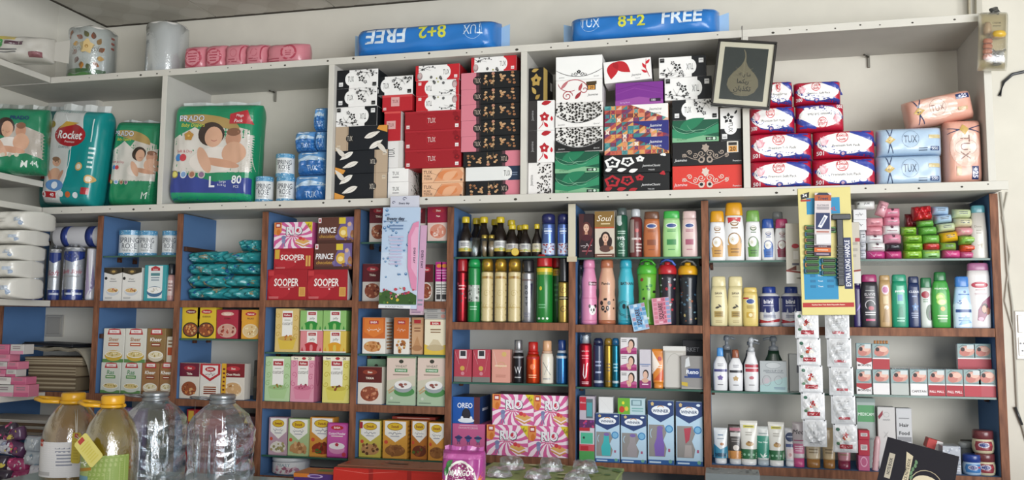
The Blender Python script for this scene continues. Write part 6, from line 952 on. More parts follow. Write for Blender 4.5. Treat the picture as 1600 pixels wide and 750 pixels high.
# soaps: (x0, y0, x1, y1, tilt, colour, mark, label)
SO = [(1354, 392, 1383, 405, 0, 'b83a7c', 0, 'magenta wrapped bar, bottom left of the pink pile'), (1383, 392, 1409, 405, 0, 'c0447e', 0, 'magenta wrapped bar, bottom right of the pink pile'),
 (1356, 379, 1383, 392, 0, 'e2e2e0', 1, 'white wrapped bar on the left magenta bar'), (1384, 380, 1409, 392, 0, '2a2830', 2, 'black wrapped bar on the right magenta bar'),
 (1352, 367, 1380, 379, 0, 'dedee0', 1, 'white wrapped bar third up in the pink pile'), (1381, 366, 1408, 380, 0, 'd88ca4', 1, 'rose wrapped bar above the black one'),
 (1353, 354, 1379, 367, 0, 'd8909c', 3, 'dusty pink wrapped bar fourth up in the pink pile, left'), (1379, 352, 1406, 366, 0, 'e0e0e0', 1, 'white wrapped bar fourth up in the pink pile, right'),
 (1353, 340, 1380, 354, 0, 'dc9aa4', 3, 'pale pink wrapped bar fifth up in the pink pile, left'), (1380, 339, 1406, 352, 0, 'd88aa2', 1, 'rose wrapped bar fifth up in the pink pile, right'),
 (1380, 325, 1406, 339, 0, 'd8869e', 1, 'rose wrapped bar topping the right of the pink pile'),
 (1411, 391, 1441, 404, 0, '7fb42c', 4, 'lime wrapped bar, bottom left of the green pile'), (1441, 390, 1469, 404, 0, '8fc47a', 4, 'pale green wrapped bar, bottom right of the green pile'),
 (1412, 379, 1442, 391, 0, '6fa82c', 4, 'lime wrapped bar second up on the left of the green pile'), (1443, 380, 1468, 390, 0, 'c02830', 4, 'red wrapped bar inside the green pile'),
 (1411, 367, 1441, 379, 0, '74a834', 4, 'lime wrapped bar third up on the left of the green pile'), (1441, 367, 1468, 380, 0, '6fb04a', 0, 'plain green wrapped bar above the red one'),
 (1408, 354, 1432, 367, 0, '6fa42c', 4, 'lime wrapped bar topping the left of the green pile'), (1436, 355, 1464, 367, -.05, '66a848', 0, 'plain green wrapped bar second from top on the right of the green pile'), (1433, 345, 1459, 355, -.05, '66aa48', 0, 'plain green wrapped bar under the crimson foil bundle'),
 (1472, 391, 1500, 404, .04, 'cc4a86', 0, 'hot pink wrapped bar, bottom left of the right pile'), (1499, 393, 1522, 404, 0, 'c8608c', 0, 'pink wrapped bar at the bottom beside the tall white bottle'),
 (1468, 379, 1494, 391, 0, '7aa84a', 2, 'green wrapped bar under the yellow one'), (1500, 382, 1526, 393, 0, 'd8562c', 4, 'orange red wrapped bar beside the tall white bottle'),
 (1470, 364, 1498, 379, -.14, 'd8a81c', 2, 'yellow wrapped bar tilted in the right pile'), (1498, 368, 1525, 382, 0, '7aae48', 4, 'green wrapped bar above the orange red one'),
 (1465, 350, 1493, 364, -.1, 'c4d0a8', 2, 'pale green wrapped bar above the yellow one'), (1493, 355, 1521, 368, 0, 'd8969c', 0, 'pink wrapped bar above the green one by the tall bottle'),
 (1461, 337, 1488, 351, -.1, 'a8c4dc', 2, 'pale blue wrapped bar, lower of two'), (1490, 341, 1520, 355, .02, 'ccc8a4', 2, 'beige wrapped bar near the tall white bottle'),
 (1455, 323, 1482, 338, .04, 'a4c0dc', 2, 'pale blue wrapped bar, upper of two'), (1488, 327, 1517, 341, .03, 'c4d0a4', 2, 'pale lime wrapped bar topping the right pile'),
 (1341, 391, 1353, 404, 0, 'd0d4dc', 2, 'silver wrapped bar at the bottom behind the yellow card edge'), (1341, 379, 1353, 391, 0, 'd4d6dc', 2, 'silver wrapped bar second up behind the yellow card edge'), (1340, 360, 1353, 379, 0, 'd4d6da', 2, 'silver wrapped bar third up behind the yellow card edge')]
tops = {}
for (a, y0, b, y1, ti, c, mk, lab) in SO:
    zb0 = g8 if y1 >= 403 else None
    if zb0 is None:                                       # rest on whatever was placed below
        cx = (a+b)/2; under = [q for q in tops if q[0] < b-4 and q[1] > a+4]; zb0 = max([tops[q] for q in under if tops[q] < at(cx, (y0+y1)/2, .02).z] or [at(cx, y1, .02).z])
    mark = {0: [st([(.1, .8), (.35, .3), (.5, .75)], .03, 'eccadc' if c[0] in 'bc' else 'a8d48a')], 1: [flower(.5, .78, .1, '5a3a4a', 2, 5), lines(.2, .25, .8, .5, 1, 'b4949c')], 2: [lines(.25, .35, .75, .7, 2, '6a7078')], 3: [lines(.2, .2, .8, .45, 2, 'b06a78')], 4: [lines(.25, .15, .75, .35, 1, '3a5a1c' if c[0] in '678' else '7a1c1c'), p([(.1, .7), (.9, .8), (.9, .6), (.1, .55)], 'a8d05a' if c[0] in '678' else 'd8706a')]}[mk]
    zt = pillow('soap_bar', lab, 'soap', 'wrapped soap bars', (a, y0, b, y1), .02, zb0, .07, c, mark, pu=4, pv=3, wr=.08, seed=int(a*7+y0), nx=12, nz=8, ry=ti, ml=.01); tops[(a, b, y0)] = zt-.0015
for (a, y0, b, y1, lab) in ((1333, 343, 1354, 359, 'white soap carton, lower of two by the yellow card'), (1333, 327, 1354, 343, 'white soap carton, upper of two by the yellow card')):
    zt = carton('soap_carton', lab, 'soap', 'white soap cartons', (a, y0, b, y1), .02, max([tops[q] for q in tops if q[1] == 1353]) if y0 == 343 else zt, .07, 'e0e0e2', [script(.45, .5, .6, .2, '4a4a50', 3, .03)])
pillow('soap_bar', 'white wrapped bar with dark lettering lying across the soap cartons', 'soap', 'wrapped soap bars', (1336, 314, 1367, 328), .015, zt, .07, 'e2e3e0', [t('LUX', .55, .6, .25, '5a5a60', .3), leaf(.1, .5, .15, .05, 1, '555', 2)], pu=4, pv=3, wr=.06, seed=4, nx=12, nz=8)
pillow('soap_bar', 'pink wrapped bar standing on its end, leaning on the top rose bar', 'soap', 'wrapped soap bars', (1366, 316, 1382, 339), .012, max(tops[q] for q in tops if q[2] == 340), .06, 'dca4ae', [script(.5, .5, .6, .1, '7a4a58', 2, .04), lines(.2, .6, .8, .75, 2, 'a8707c')], pu=3, pv=4, wr=.06, seed=5, nx=10, nz=10, ry=.35)
pillow('soap_bundle', 'crimson foil bundle on top of the green soap pile', 'soap', None, (1427, 323, 1456, 346), .01, max(tops[q] for q in tops if q[2] == 345), .09, 'c01c28', blobs(.1, .1, .9, .9, 10, ['d84a4a', '9a1420', 'e07a70'], .03, .08, 4, 1.2), pu=5, pv=4, wr=.3, seed=9, ry=-.08)
pillow('soap_bundle', 'dark red wrapper ends behind the crimson foil bundle', 'soap', None, (1414, 334, 1432, 347), .08, tops[(1408, 1432, 354)], .06, '8f2c34', [], pu=4, pv=3, wr=.2, seed=10)
bottle('shampoo_bottle', 'tall pearly white bottle with clear teal cap beside the soaps', 'shampoo', None, (1523, 321, 1551, 405), .02, z, [('bottle_body', 'c9c4bc', 'g', [(.97, 0), (1, .01), (.93, .5), (.78, .86)]), ('cap', '4f8a94', 'g', [(.78, .86), (.82, .87), (.8, .98), (.7, 1)])], [t('Dove', .42, .6, .04, '8a8070', .4, 0, 0, 0), lines(.3, .45, .6, .55, 2, 'a09a8c'), script(.5, .25, .3, .08, 'b0a68f', 2, .03)], dr=.55, n=2.6)
# cream display card behind the razor card
o, w, h = hang('display_card', 'cream display card with suited man, hanging behind the yellow razor card', 'display card', (1228, 348, 1344, 443), -.022, .004, 'c4beb2', [r(0, 0, 1, .22, 'd6d4d0'), p([(0, .22), (.14, .3), (.14, .22)], '6a3a30'), p([(.0, .2), (.5, .12), (1, .2), (1, .23), (.5, .15), (0, .23)], '8a3c34'), e(.45, .09, .32, .03, '8f8d88'), e(.43, .66, .05, .09, 'b08a74'), e(.42, .73, .06, .05, '2a2422'), p([(.34, .5), (.44, .58), (.5, .3), (.34, .22)], '3a3436'), e(.13, .62, .05, .04, 'b03a44'), r(.1, .4, .17, .54, 'e0dcd8'), lines(.08, .28, .18, .36, 1, '5a5a6a'), e(.35, .33, .09, .09, 'b5a088'), t('50', .36, .33, .05, '8a6a4a', .1, 1), lines(.7, .4, .98, .7, 3, 'a8a298'), r(.94, .68, 1, .74, 'b03a44')], bev=.0015)
# yellow razor card
RY = -.09
rc = empty('razor_card', at(1294, 493, RY))
o, w, h = hang('card', None, None, (1251, 293, 1334, 492), RY, .004, 'd8cc86', [r(.02, .06, .98, .095, 'b02c28'), t('Stainless Steel Twin Blade Disposable Razors', .5, .078, .013, 'f0e0c8', .9, 1), r(.06, .12, .7, .44, '2a8ab8'), r(.16, .79, .79, .92, '2a8ab8'), t('XL', .66, .83, .03, 'c02c3c', .16, 1), r(.82, .2, .97, .6, '26305a'), t('EXTRA LONG HANDLE', .895, .4, .037, 'e8e8ee', .36, 1, 0, math.pi/2), p([(.05, .95), (.22, .97), (.21, .925), (.06, .91)], '1f1f24'), t('24', .13, .943, .025, 'f4f4f0', .12, 1), r(.05, .895, .24, .91, 'a83028')]+[q for k in range(5) for q in (t('Treet', .37, .39-.042*k, .012, 'd8e8f0', .18, 1), r(.18, .38-.042*k, .28, .4-.042*k, '1f6f9a'), r(.5, .38-.042*k, .62, .4-.042*k, '1f6f9a'))], ry=-.012)
o.parent = rc; o.matrix_parent_inverse = Matrix.Translation(-rc.location)
def rl(x, y, Y=RY): return at(x, y, Y)-rc.location
mb = MB(); a = rl(1311, 341); b = rl(1311, 447); mb.box(a.x-.011, -.016, b.z, a.x+.011, -.0012, a.z, '2c2f34', 'g', .003); c1 = rl(1298, 341); c2 = rl(1327, 339); mb.box(c1.x, -.022, c1.z-.008, c2.x+.003, -.0012, c1.z+.012, '33373c', 'g', .003)
for k in range(9): q = rl(1312, 386+6*k); mb.box(q.x-.012, -.018, q.z-.003, q.x+.014, -.003, q.z+.003, '23262a', 'g', .001)
mb.build('printed_razor', rc)
for k in range(8):
    for j, (a0, b0) in enumerate(((1257, 1280), (1283, 1306))):
        if j == 1 and k in (1, 2, 3, 4): continue
        y = 352+9.6*k+3*j; q0 = rl(a0, y); q1 = rl(b0, y+9); mb = MB().box(q0.x, -.008, q1.z, q1.x, -.0012, q0.z, '4a7a3c', 'g', .002)
        mb.box(q0.x+.004, -.014, (q0.z+q1.z)/2-.005, q1.x-.003, -.006, (q0.z+q1.z)/2+.005, '20241f', 'g', .002).box(q0.x, -.012, (q0.z+q1.z)/2-.007, q0.x+.009, -.005, (q0.z+q1.z)/2+.007, '3a6a8a' if k % 2 else 'b07a4a', 'g', .002).build('razor', rc)
tag(rc, 'pale yellow hanging card of disposable razors reading EXTRA LONG HANDLE', 'razor card')
bs = empty('blade_pack', at(1287, 400, RY-.02))
o, w, h = hang('card', None, None, (1271, 301, 1297, 400), RY-.02, .003, 'd2c8c8', [r(0, .87, 1, .96, 'b0562c'), p([(.08, .96), (.92, .96), (.75, 1), (.25, 1)], '2c3048'), t('Treet', .5, .91, .05, '26284a', .85, 1), t('PLATINUM', .5, .8, .025, '3a4a5a', .8), lines(.1, .73, .9, .78, 2, '6a6a72'), r(.08, .42, .92, .68, '26325c'), p([(.2, .46), (.6, .65), (.8, .62), (.42, .44)], 'e4e4e8'), p([(.32, .49), (.6, .62), (.68, .6), (.42, .48)], '8a90a8'), lines(.1, .36, .9, .4, 1, 'a85a44'), r(0, .17, 1, .34, 'dcdadc'), r(.08, .3, .92, .335, '3a3c44'), r(.1, .305, .9, .33, 'e8e8ec'), lines(.25, .19, .75, .27, 2, '9a9aa2'), r(0, .13, 1, .17, '4a2c3c'), t('100 BLADES', .5, .15, .018, 'd8c8c8', .7), r(0, .06, 1, .13, 'c8642c'), lines(.15, .08, .85, .11, 1, 'f0d8c0'), r(0, 0, 1, .06, '3a2c40'), lines(.1, .01, .9, .05, 1, 'b0a0b0')], ry=.03)
o.parent = bs; o.matrix_parent_inverse = Matrix.Translation(-bs.location); x = w/2
MB().box(-x*.9, -.012, h*.18, x*.9, -.001, h*.34, 'dcdadc', 'p', .001).build('blade_box', bs)
tag(bs, 'long narrow strip pack of razor blades hung before the yellow card', 'blade pack')
# sachet strips
def strip(px, y0, y1, n, red, name, lab, Y):
    x0, x1 = px; rt = empty('sachet_strip', at((x0+x1)/2, y1, Y)); hs = (y1-y0)/n
    for k in range(n):
        ya, yb = y0+hs*k, y0+hs*(k+1); dx = (k-n/2)*3.2; front = red if k < n-1 else not red
        if front: ds = [r(0, 0, 1, 1, 'dcdcde'), flower(.5, .62, .16, 'b02c30', .8, 5, '8a1f24', .45), flower(.42, .5, .1, 'c85a3c', .8, 5), e(.62, .5, .12, .08, 'e4ded4'), flower(.25, .4, .1, 'c9cfc4', .8, 5, 'a8a89a'), e(.15, .85, .09, .07, '3f6a58'), e(.15, .3, .08, .06, '4f7a5a'), r(.22, .1, .82, .27, 'a8323c'), script(.52, .185, .5, .05, 'f0dcdc', k, .02)]
        else: ds = [r(0, 0, 1, 1, 'c8c9cb'), r(.14, .2, .86, .9, 'd0d1d3'), lines(.2, .8, .8, .9, 2, '7a7a7e'), lines(.22, .42, .8, .76, 5, 'aeafb2'), r(.26, .12, .8, .22, 'b04a54'), script(.53, .17, .4, .03, 'e8d4d4', k, .015)]
        if k == n-1 and red: ds = [r(0, 0, 1, 1, 'c9cacc')]+[p([(.3+.1*j, .3), (.36+.09*j, .9), (.4+.1*j, .35)], c) for j, c in enumerate(('e8e8ea', 'a8a9ac', 'e0e0e2', 'b4b5b8'))]+[lines(.2, .08, .85, .22, 2, '77787c')]
        A = at(x0+dx, (ya+yb)/2, Y); B = at(x1+dx, (ya+yb)/2, Y); w = B.x-A.x; zb0 = at(x0, yb, Y).z; h = at(x0, ya, Y).z-zb0-.0008; mb = MB(); nn = 10
        th = lambda u, v: .009*max(0, 1-abs(u)**2.5)*max(0, 1-abs(v)**2.5)*(1+.35*math.sin(7*u+5*v+k*2)+.25*math.sin(11*v-4*u+k))+.0012
        us = [-1+2*i/nn for i in range(nn+1)]
        for sg in (-1, 1):
            V = [(u*w/2, sg*th(u*1.12, v*1.12) if abs(u) < .9 and abs(v) < .9 else sg*.0012, (v+1)*h/2) for v in us for u in us]; F = [(j*(nn+1)+i, j*(nn+1)+i+1, (j+1)*(nn+1)+i+1, (j+1)*(nn+1)+i) for j in range(nn) for i in range(nn)]
            mb.add(V, F if sg < 0 else [f[::-1] for f in F], 'c4c5c8', 'f', True)
        decals(mb, lambda a, b, o: (a-w/2, -(th((a/w*2-1)*1.12, (b/h*2-1)*1.12))-o, b), w, h, [sub(ds, .06, .05, .94, .95)], 'f', ml=.012, off=.0012)
        for q in (.03, .9): mb.box(w*(q-.5), -.0022, h-.004, w*(q+.05-.5), -.0012, h, '2a2a2c', 'p')
        s = mb.build('sachet', rt); s.location = ((A.x+B.x)/2-rt.location.x, 0, zb0-rt.location.z)
    tag(rt, lab, 'sachet strip', 'hanging strips of sachets')
strip((1250, 1287), 486, 697, 5, True, '', 'left hanging strip of sachets printed with red fruit', -.07); strip((1297, 1335), 484, 706, 5, False, '', 'right hanging strip of sachets showing their plain silver backs', -.065)
# shampoo row
z = zb8
def bt(lab, px, body, cap, ds, Y=.015, sp=.82, dr=.5, tp=.84, grp=None, belly=None, cat='shampoo', zz=None, n=2.5):
    pr = [(.9, 0), (.96, .012), (1, sp*.5), (tp+.08, sp*.9), (tp, sp)] if not belly else belly
    return bottle('shampoo_bottle' if cat == 'shampoo' else 'lotion_bottle', lab, cat, grp, px, Y, z if zz is None else zz, [('bottle_body', body, 'g', pr), ('cap', cap, 'g', [(tp, sp), (tp+.03, sp+.012), (tp-.01, .98), (tp-.12, 1)])], ds, dr=dr, n=n)
dn = [t('SAVA', .5, .66, .045, '5a4c34', .6, 1), lines(.3, .58, .7, .6, 1, '8a7a5a'), leaf(.3, .36, .3, .06, .3, '3a342c', .35), leaf(.65, .38, .25, .05, 2.4, '4a443a', .35), r(.25, .18, .75, .3, 'a88f4f'), lines(.28, .2, .72, .28, 2, '6a5628'), lines(.3, .06, .7, .12, 2, 'a8966a')]
NV = 'tall cream bottles with black plant print'
bt('tall cream bottle with plant print, left of two', (1108, 432, 1136, 511), 'd8cc9c', 'd8cc9c', dn, grp=NV, sp=.8, tp=.8); bt('tall cream bottle with plant print, right of two', (1136, 432, 1163, 511), 'd8cc9c', 'd8cc9c', dn, Y=.025, grp=NV, sp=.8, tp=.8)
bt('shorter buttery yellow lotion bottle with blue badge', (1160, 449, 1185, 511), 'd8c070', 'd8bc68', [e(.5, .64, .3, .08, 'e0d8b8'), e(.5, .64, .25, .06, '2f4a8a'), r(.05, .7, .4, .74, 'b02c34'), lines(.25, .45, .75, .54, 2, '8a7434'), r(.25, .22, .75, .36, 'c4a03c'), e(.5, .29, .12, .05, 'e8dcae')], Y=.012, sp=.88, cat='lotion bottle')
JG2 = 'white protein jars with blue tops'
def jar(lab, px, Y): return bottle('powder_jar', lab, 'jar', JG2, px, Y, z, [('jar_body', 'dcdce0', 'g', [(.88, 0), (.96, .03), (1, .12), (1, .7), (.9, .8), (.62, .84)]), ('lid', '1f3a8a', 'g', [(.62, .83), (.64, .84), (.64, .98), (.58, 1)])], [p([(0, .36), (0, .76), (1, .76), (1, .42), (.85, .36), (.7, .46), (.5, .34), (.3, .46), (.15, .36)], '27306a'), t('blini', .45, .62, .1, 'e8e8f2', .5, 1), lines(.2, .5, .7, .54, 1, 'c4c4dc'), p([(.2, .2), (.3, .46), (.4, .2)], 'c4c8d4'), p([(.55, .2), (.68, .48), (.8, .2)], 'b4bac8'), p([(0, .08), (1, .12), (1, .2), (.5, .12), (0, .18)], 'b03038'), lines(.2, .22, .8, .3, 2, '5a5a7a')])
jar('white jar with blue lid and blue label, left of two', (1185, 448, 1219, 511), .012); jar('white jar with blue lid, half behind the sachet strip', (1220, 448, 1253, 511), .015)
bt('dark purple bottle just right of the yellow card', (1333, 432, 1346, 511), '33245c', '2a1c4c', [p([(.3, .3), (.9, .5), (.9, .4)], '8a6ac0')], Y=.03)
bt('black shampoo bottle with magenta cap and red oval', (1344, 429, 1373, 511), '2a2830', '9a2c64', [t('ELVIVE', .5, .62, .045, 'd8d4d8', .8, 0), lines(.25, .68, .75, .71, 1, 'aaa'), lines(.25, .55, .75, .58, 1, 'b8a8b0'), e(.5, .42, .28, .1, '16161a'), st(arc(.5, .42, .26, .09, 0, 4), .04, 'c9c4c8'), e(.55, .36, .15, .04, 'a83a4a'), lines(.2, .22, .8, .3, 2, 'd0ccd0'), r(.25, .12, .75, .16, 'b83a6a')], sp=.86)
bt('gold champagne shampoo bottle with pink badge', (1373, 430, 1393, 511), 'b8986a', 'b09060', [e(.5, .72, .3, .09, 'd8c0c8'), e(.5, .72, .22, .06, 'b05a8a'), r(.3, .45, .7, .6, 'd0b88c'), e(.55, .38, .18, .04, 'e8dcc4'), p([(.2, .1), (.5, .4), (.8, .1)], 'a08052')], Y=.02, sp=.9)
bt('jade green shampoo bottle', (1392, 429, 1419, 511), '1f8f6c', '2a8f70', [t('sunsilk', .5, .68, .045, 'dff0e8', .78, 0), r(.3, .44, .7, .78, '6ab89a'), t('sunsilk', .5, .69, .045, 'eef8f2', .78, 1), r(.35, .5, .65, .62, '5a8ab0'), p([(.3, .1), (.7, .1), (.6, .4), (.4, .35)], '1a7a5c'), lines(.25, .1, .75, .2, 2, '8fd0b4')], sp=.87)
bt('navy blue shampoo bottle', (1418, 432, 1438, 511), '1f2f5a', '1c2a50', [t('CLEAR', .5, .7, .045, 'd8dce8', .8, 1), lines(.3, .58, .7, .64, 1, '8a9ac0'), flower(.55, .4, .3, '3a6aa0', .3, 5, '9ab4d4', .3), lines(.2, .18, .8, .3, 3, '9aa4c0')], Y=.02, sp=.87)
bt('white and dark green shampoo bottle behind the green ones', (1437, 434, 1458, 511), 'cdd4cc', '1f6a40', [e(.4, .66, .3, .07, '9a2c3a'), e(.7, .3, .3, .16, '3a5a3c'), e(.75, .26, .18, .1, '26221f'), lines(.2, .5, .6, .58, 2, '6a8a70')], Y=.03, sp=.8)
bt('bright green shampoo bottle with dark green cap and lime slices', (1454, 425, 1485, 513), '3f9a3f', '1f6a34', [t('PALMOLIVE', .5, .7, .03, 'e0f0d8', .75, 1), e(.45, .55, .24, .08, '8ac048'), e(.42, .54, .18, .055, 'c4dc84'), e(.5, .47, .26, .07, '9acc58'), e(.5, .46, .2, .045, 'd0e498'), e(.55, .34, .12, .04, 'd8a850'), r(.3, .1, .75, .22, '348a38'), lines(.25, .14, .8, .24, 2, 'c8e4b8')], sp=.84, tp=.62, belly=[(.85, 0), (.94, .012), (1, .35), (.97, .62), (.75, .8), (.62, .84)])
bt('blue and white shampoo bottle with blue cap', (1488, 432, 1519, 513), 'a8c8e4', '3a78c0', [p([(0, .45), (.6, .6), (1, .4), (1, 0), (0, 0)], 'c9dcec'), t('-5', .3, .5, .08, '2f5a9a', .3, 1), e(.6, .7, .07, .025, '2f5a9a'), lines(.25, .62, .85, .68, 1, '4f7ab0'), r(.1, .3, .9, .36, '2a4a84'), p([(.2, .05), (.6, .25), (.9, .1)], '8ab4dc'), lines(.2, .12, .8, .22, 2, '7a9ac0')], sp=.8, tp=.7)
bt('large white shampoo bottle with mauve cap at the right end', (1518, 411, 1555, 513), 'e0dcdc', 'a0648a', [e(.5, .66, .36, .05, 'b03a4c'), lines(.3, .64, .7, .68, 1, 'f0e0e0'), lines(.3, .57, .75, .6, 1, 'a88'), lines(.25, .5, .8, .54, 2, 'b89aa0'), p([(.35, .12), (.6, .1), (.95, .3), (.95, .5), (.6, .4), (.4, .28)], '8a4a64'), e(.68, .3, .16, .08, '3a2420'), e(.65, .29, .1, .055, 'c8947c'), e(.82, .26, .1, .055, '9a6a5a'), e(.5, .14, .12, .03, 'c89ab0')], sp=.885, tp=.92)
# lotions, pump bottles and cigarette packets
z = g8b
def dl(c, m): return [r(.08, .44, .95, .5, c), lines(.3, .56, .75, .64, 2, '8a8a90'), flower(.5, .3, .22, m, .3, 5, None, .4), lines(.3, .12, .7, .16, 1, '55555c')]
LB = 'white hand lotion bottles'
bt('white lotion bottle with sky blue cap', (1114, 543, 1137, 616), 'dcdcdf', '4a90d0', dl('4a4a80', '6a5a9a'), sp=.8, tp=.42, belly=[(.88, 0), (.94, .015), (1, .35), (.95, .62), (.6, .76), (.42, .8)], cat='lotion bottle', grp=LB, dr=.6); bt('white lotion bottle with copper brown cap', (1138, 546, 1161, 617), 'dcdcdf', '8a4a2c', dl('2a2a30', 'b89a6a'), sp=.8, tp=.45, belly=[(.88, 0), (.94, .015), (1, .35), (.95, .62), (.6, .76), (.45, .8)], cat='lotion bottle', grp=LB, dr=.6)
def pump(lab, px, Y, body, k, neck, head, ds, flip=1, dr=.6, grp=None):
    def ex(ob, R, h): MB().lathe([(R*.45, h*.73), (R*.45, h*.8), (R*.2, h*.82), (R*.2, h*.9), (R*.35, h*.91), (R*.35, h*.97), (R*.2, h)], head, 'g', 16).tube([(0, 0, h*.95), (flip*R*.5, 0, h*.96), (flip*R*.95, 0, h*.935)], R*.12, head, 'g').build('pump', ob)
    return bottle('pump_bottle', lab, 'pump bottle', grp, px, Y, z, [('bottle_body', body, k, [(.88, 0), (.94, .015), (1, .3), (.95, .5), (.55, .66), (.5, .735)])]+([('neck', neck, 'g', [(.46, .6), (.46, .74)])] if neck else []), ds, dr=dr, n=2.4, extra=ex)
pump('white pump bottle with pink neck in the lotion row', (1162, 527, 1186, 617), .015, 'dcdcde', 'g', 'd8a4a8', 'b9bcc0', dl('b03a48', 'c86a74')[0:1]+[r(.1, .36, .95, .42, 'b03a48'), lines(.3, .48, .75, .54, 2, '8a8a90'), e(.5, .25, .16, .03, 'b86a74'), lines(.3, .1, .7, .13, 1, '555')])
pump('dark bodied pump bottle behind the blue and brown capped lotions', (1122, 524, 1150, 615), .1, '4f5458', 'g', None, '8a8e92', []); pump('dark bodied pump bottle behind the pink necked one', (1158, 532, 1188, 615), .11, '3a3e42', 'g', None, '8a8e92', [])
pump('green hand wash pump bottle behind the pale box', (1192, 525, 1226, 614), .09, '1f3a28', 'g', None, '8f9396', [e(.5, .42, .35, .12, '3a6a34'), e(.5, .42, .2, .07, '6a9a48')], flip=-1)
carton('mask_box', 'pale iridescent box with round figures in front of the green pump bottle', 'box', None, (1187, 564, 1230, 616), .012, z, .06, 'a9aeb0', [p([(0, 0), (1, .0), (1, .5), (0, .2)], '9ab8b8'), e(.5, .86, .28, .1, 'b8bcbe'), st(arc(.5, .86, .28, .1, 0, 6.28), .01, '6a7074'), t('NON SLIP CUP', .5, .68, .07, '5a6068', .7), lines(.2, .6, .9, .64, 1, '787e84'), st(arc(.25, .36, .16, .17, 0, 6.28), .012, '7a6a74'), st(arc(.68, .38, .14, .14, 0, 6.28), .012, '7a7a84'), e(.25, .36, .1, .1, 'b4aab0'), lines(.5, .08, .95, .16, 2, '5a6a8a')], k='f')
carton('white_box', 'plain white box standing behind the pale iridescent one', 'box', None, (1233, 553, 1253, 615), .06, z, .05, 'bcbcb8', [r(.6, .5, 1, .7, '6a6a70')])
def d_cig(c, nm, base='e4e0e0', sd=1): 
    g = random.Random(sd); return [r(0, .45, 1, 1, '8fa4a4'), e(.55, .72, .42, .2, 'd0988a'), e(.4, .66, .3, .15, 'c07a70'), e(.65, .78, .25, .1, 'e0b8a8'), e(.3, .78, .12, .08, '3a2c2c'), st([(.1, .85), (.3, .95), (.6, .9)], .03, '2c2424'), r(.55, .8, .95, .96, 'ccd0d0') if sd % 2 else None, r(0, 0, 1, .44, base), (p([(0, .44), (0, .3), (.5, .18), (1, .3), (1, .44)], c) if sd < 3 else r(0, 0, 1, .4, c) if base != c and sd < 20 else None), t(nm, .5, .16, .09, '3a2a2c' if sd < 3 or sd > 20 else 'f0dcdc', .86, 1), lines(.1, .46, .9, .52, 1, '6a7a7a'), r(0, .985, 1, 1, '5a8a94')]
CP = 'cigarette packets on the right glass shelf'
def cig(px, z0, lab, c, nm, sd, base='e4e0e0', Y=.015): return carton('cigarette_packet', lab, 'cigarette packet', CP, px, Y, z0, .022, base, d_cig(c, nm, base, sd), fl=False)
za = cig((1338, 577, 1362, 618), z, 'cigarette packet with white foot reading MORVEN, bottom row by the sachets', 'a82c34', 'MORVEN', 1); cig((1338, 536, 1362, 577), za, 'cigarette packet reading MORVEN stacked on the one by the sachets', 'a82c34', 'MORVEN', 1)
za = cig((1364, 577, 1390, 618), z, 'cigarette packet with brown red corner, second in the bottom row', '8a3a34', '', 25); 
o = cig((1363, 537, 1390, 577), za, 'open cigarette packet with red foot, stacked second from the sachets', 'a8343c', '', 4)
cs = empty('cigarette_row', at(1376, 533, .03)); mb = MB()
for k in range(5): q = at(1367+4.6*k, 536, .026); mb.lathe([(.004, 0), (.004, .012)], 'b07a4a', 'p', 10); m_ = len(mb.v)-20; mb.v[m_:] = [(q.x+x_-cs.location.x, q.y+y_-cs.location.y, o-.0015+z_-cs.location.z) for x_, y_, z_ in mb.v[m_:]]
mb.build('filter_tips', cs); tag(cs, 'row of tan filter tips showing from the open packet', 'cigarette')
for a, b, c, nm, sd, base, lab in ((1392, 1420, 'b0a890', '', 21, 'b8bcb8', 'grey green cigarette packet with beige band, third in the bottom row'), (1422, 1449, '6a2c34', 'CAPSTAN', 23, 'e4e2e2', 'white cigarette packet with dark red square, fourth in the bottom row'), (1450, 1477, 'a82c38', 'PALL MALL', 5, 'e4e0e0', 'red footed cigarette packet, fifth in the bottom row'), (1478, 1505, 'a82c38', 'PALL MALL', 6, 'e4e0e0', 'red footed cigarette packet, sixth in the bottom row'), (1506, 1533, 'b03844', '', 7, 'e4e0e0', 'red footed cigarette packet, seventh in the bottom row'), (1534, 1561, 'b04a54', '', 8, 'e4e0e0', 'red footed cigarette packet, last in the bottom row by the cabinet end')):
    cig((a, 577, b, 620), z, lab, c, nm, sd, base)
# clear display rail carrying the back packets
rl0 = at(1480, 577, .05); x0, x1 = at(1395, 577, .05).x, at(1551, 577, .05).x; zr = at(1500, 577, .05).z
tr = empty('display_riser', (rl0.x, .12, z)); mb = MB(); mb.box(x0-rl0.x, -.075, zr-z-.004, x1-rl0.x, .11, zr-z, 'b9c0c0', 'c'); mb.build('riser_top', tr)
for xx in (x0, x1-.004): MB().box(xx-rl0.x, -.07, 0, xx-rl0.x+.004, .1, zr-z-.004, 'b9c0c0', 'c').build('riser_leg', tr)
tag(tr, 'clear plastic riser behind the front row of cigarette packets', 'display riser')
cig((1496, 537, 1524, 577), zr+.0005, 'red footed cigarette packet on the riser, left of the upper right pair', 'a8444e', '', 9, Y=.055); cig((1525, 537, 1552, 577), zr+.0005, 'red footed cigarette packet on the riser, right of the upper right pair', 'a8444e', '', 10, Y=.055)
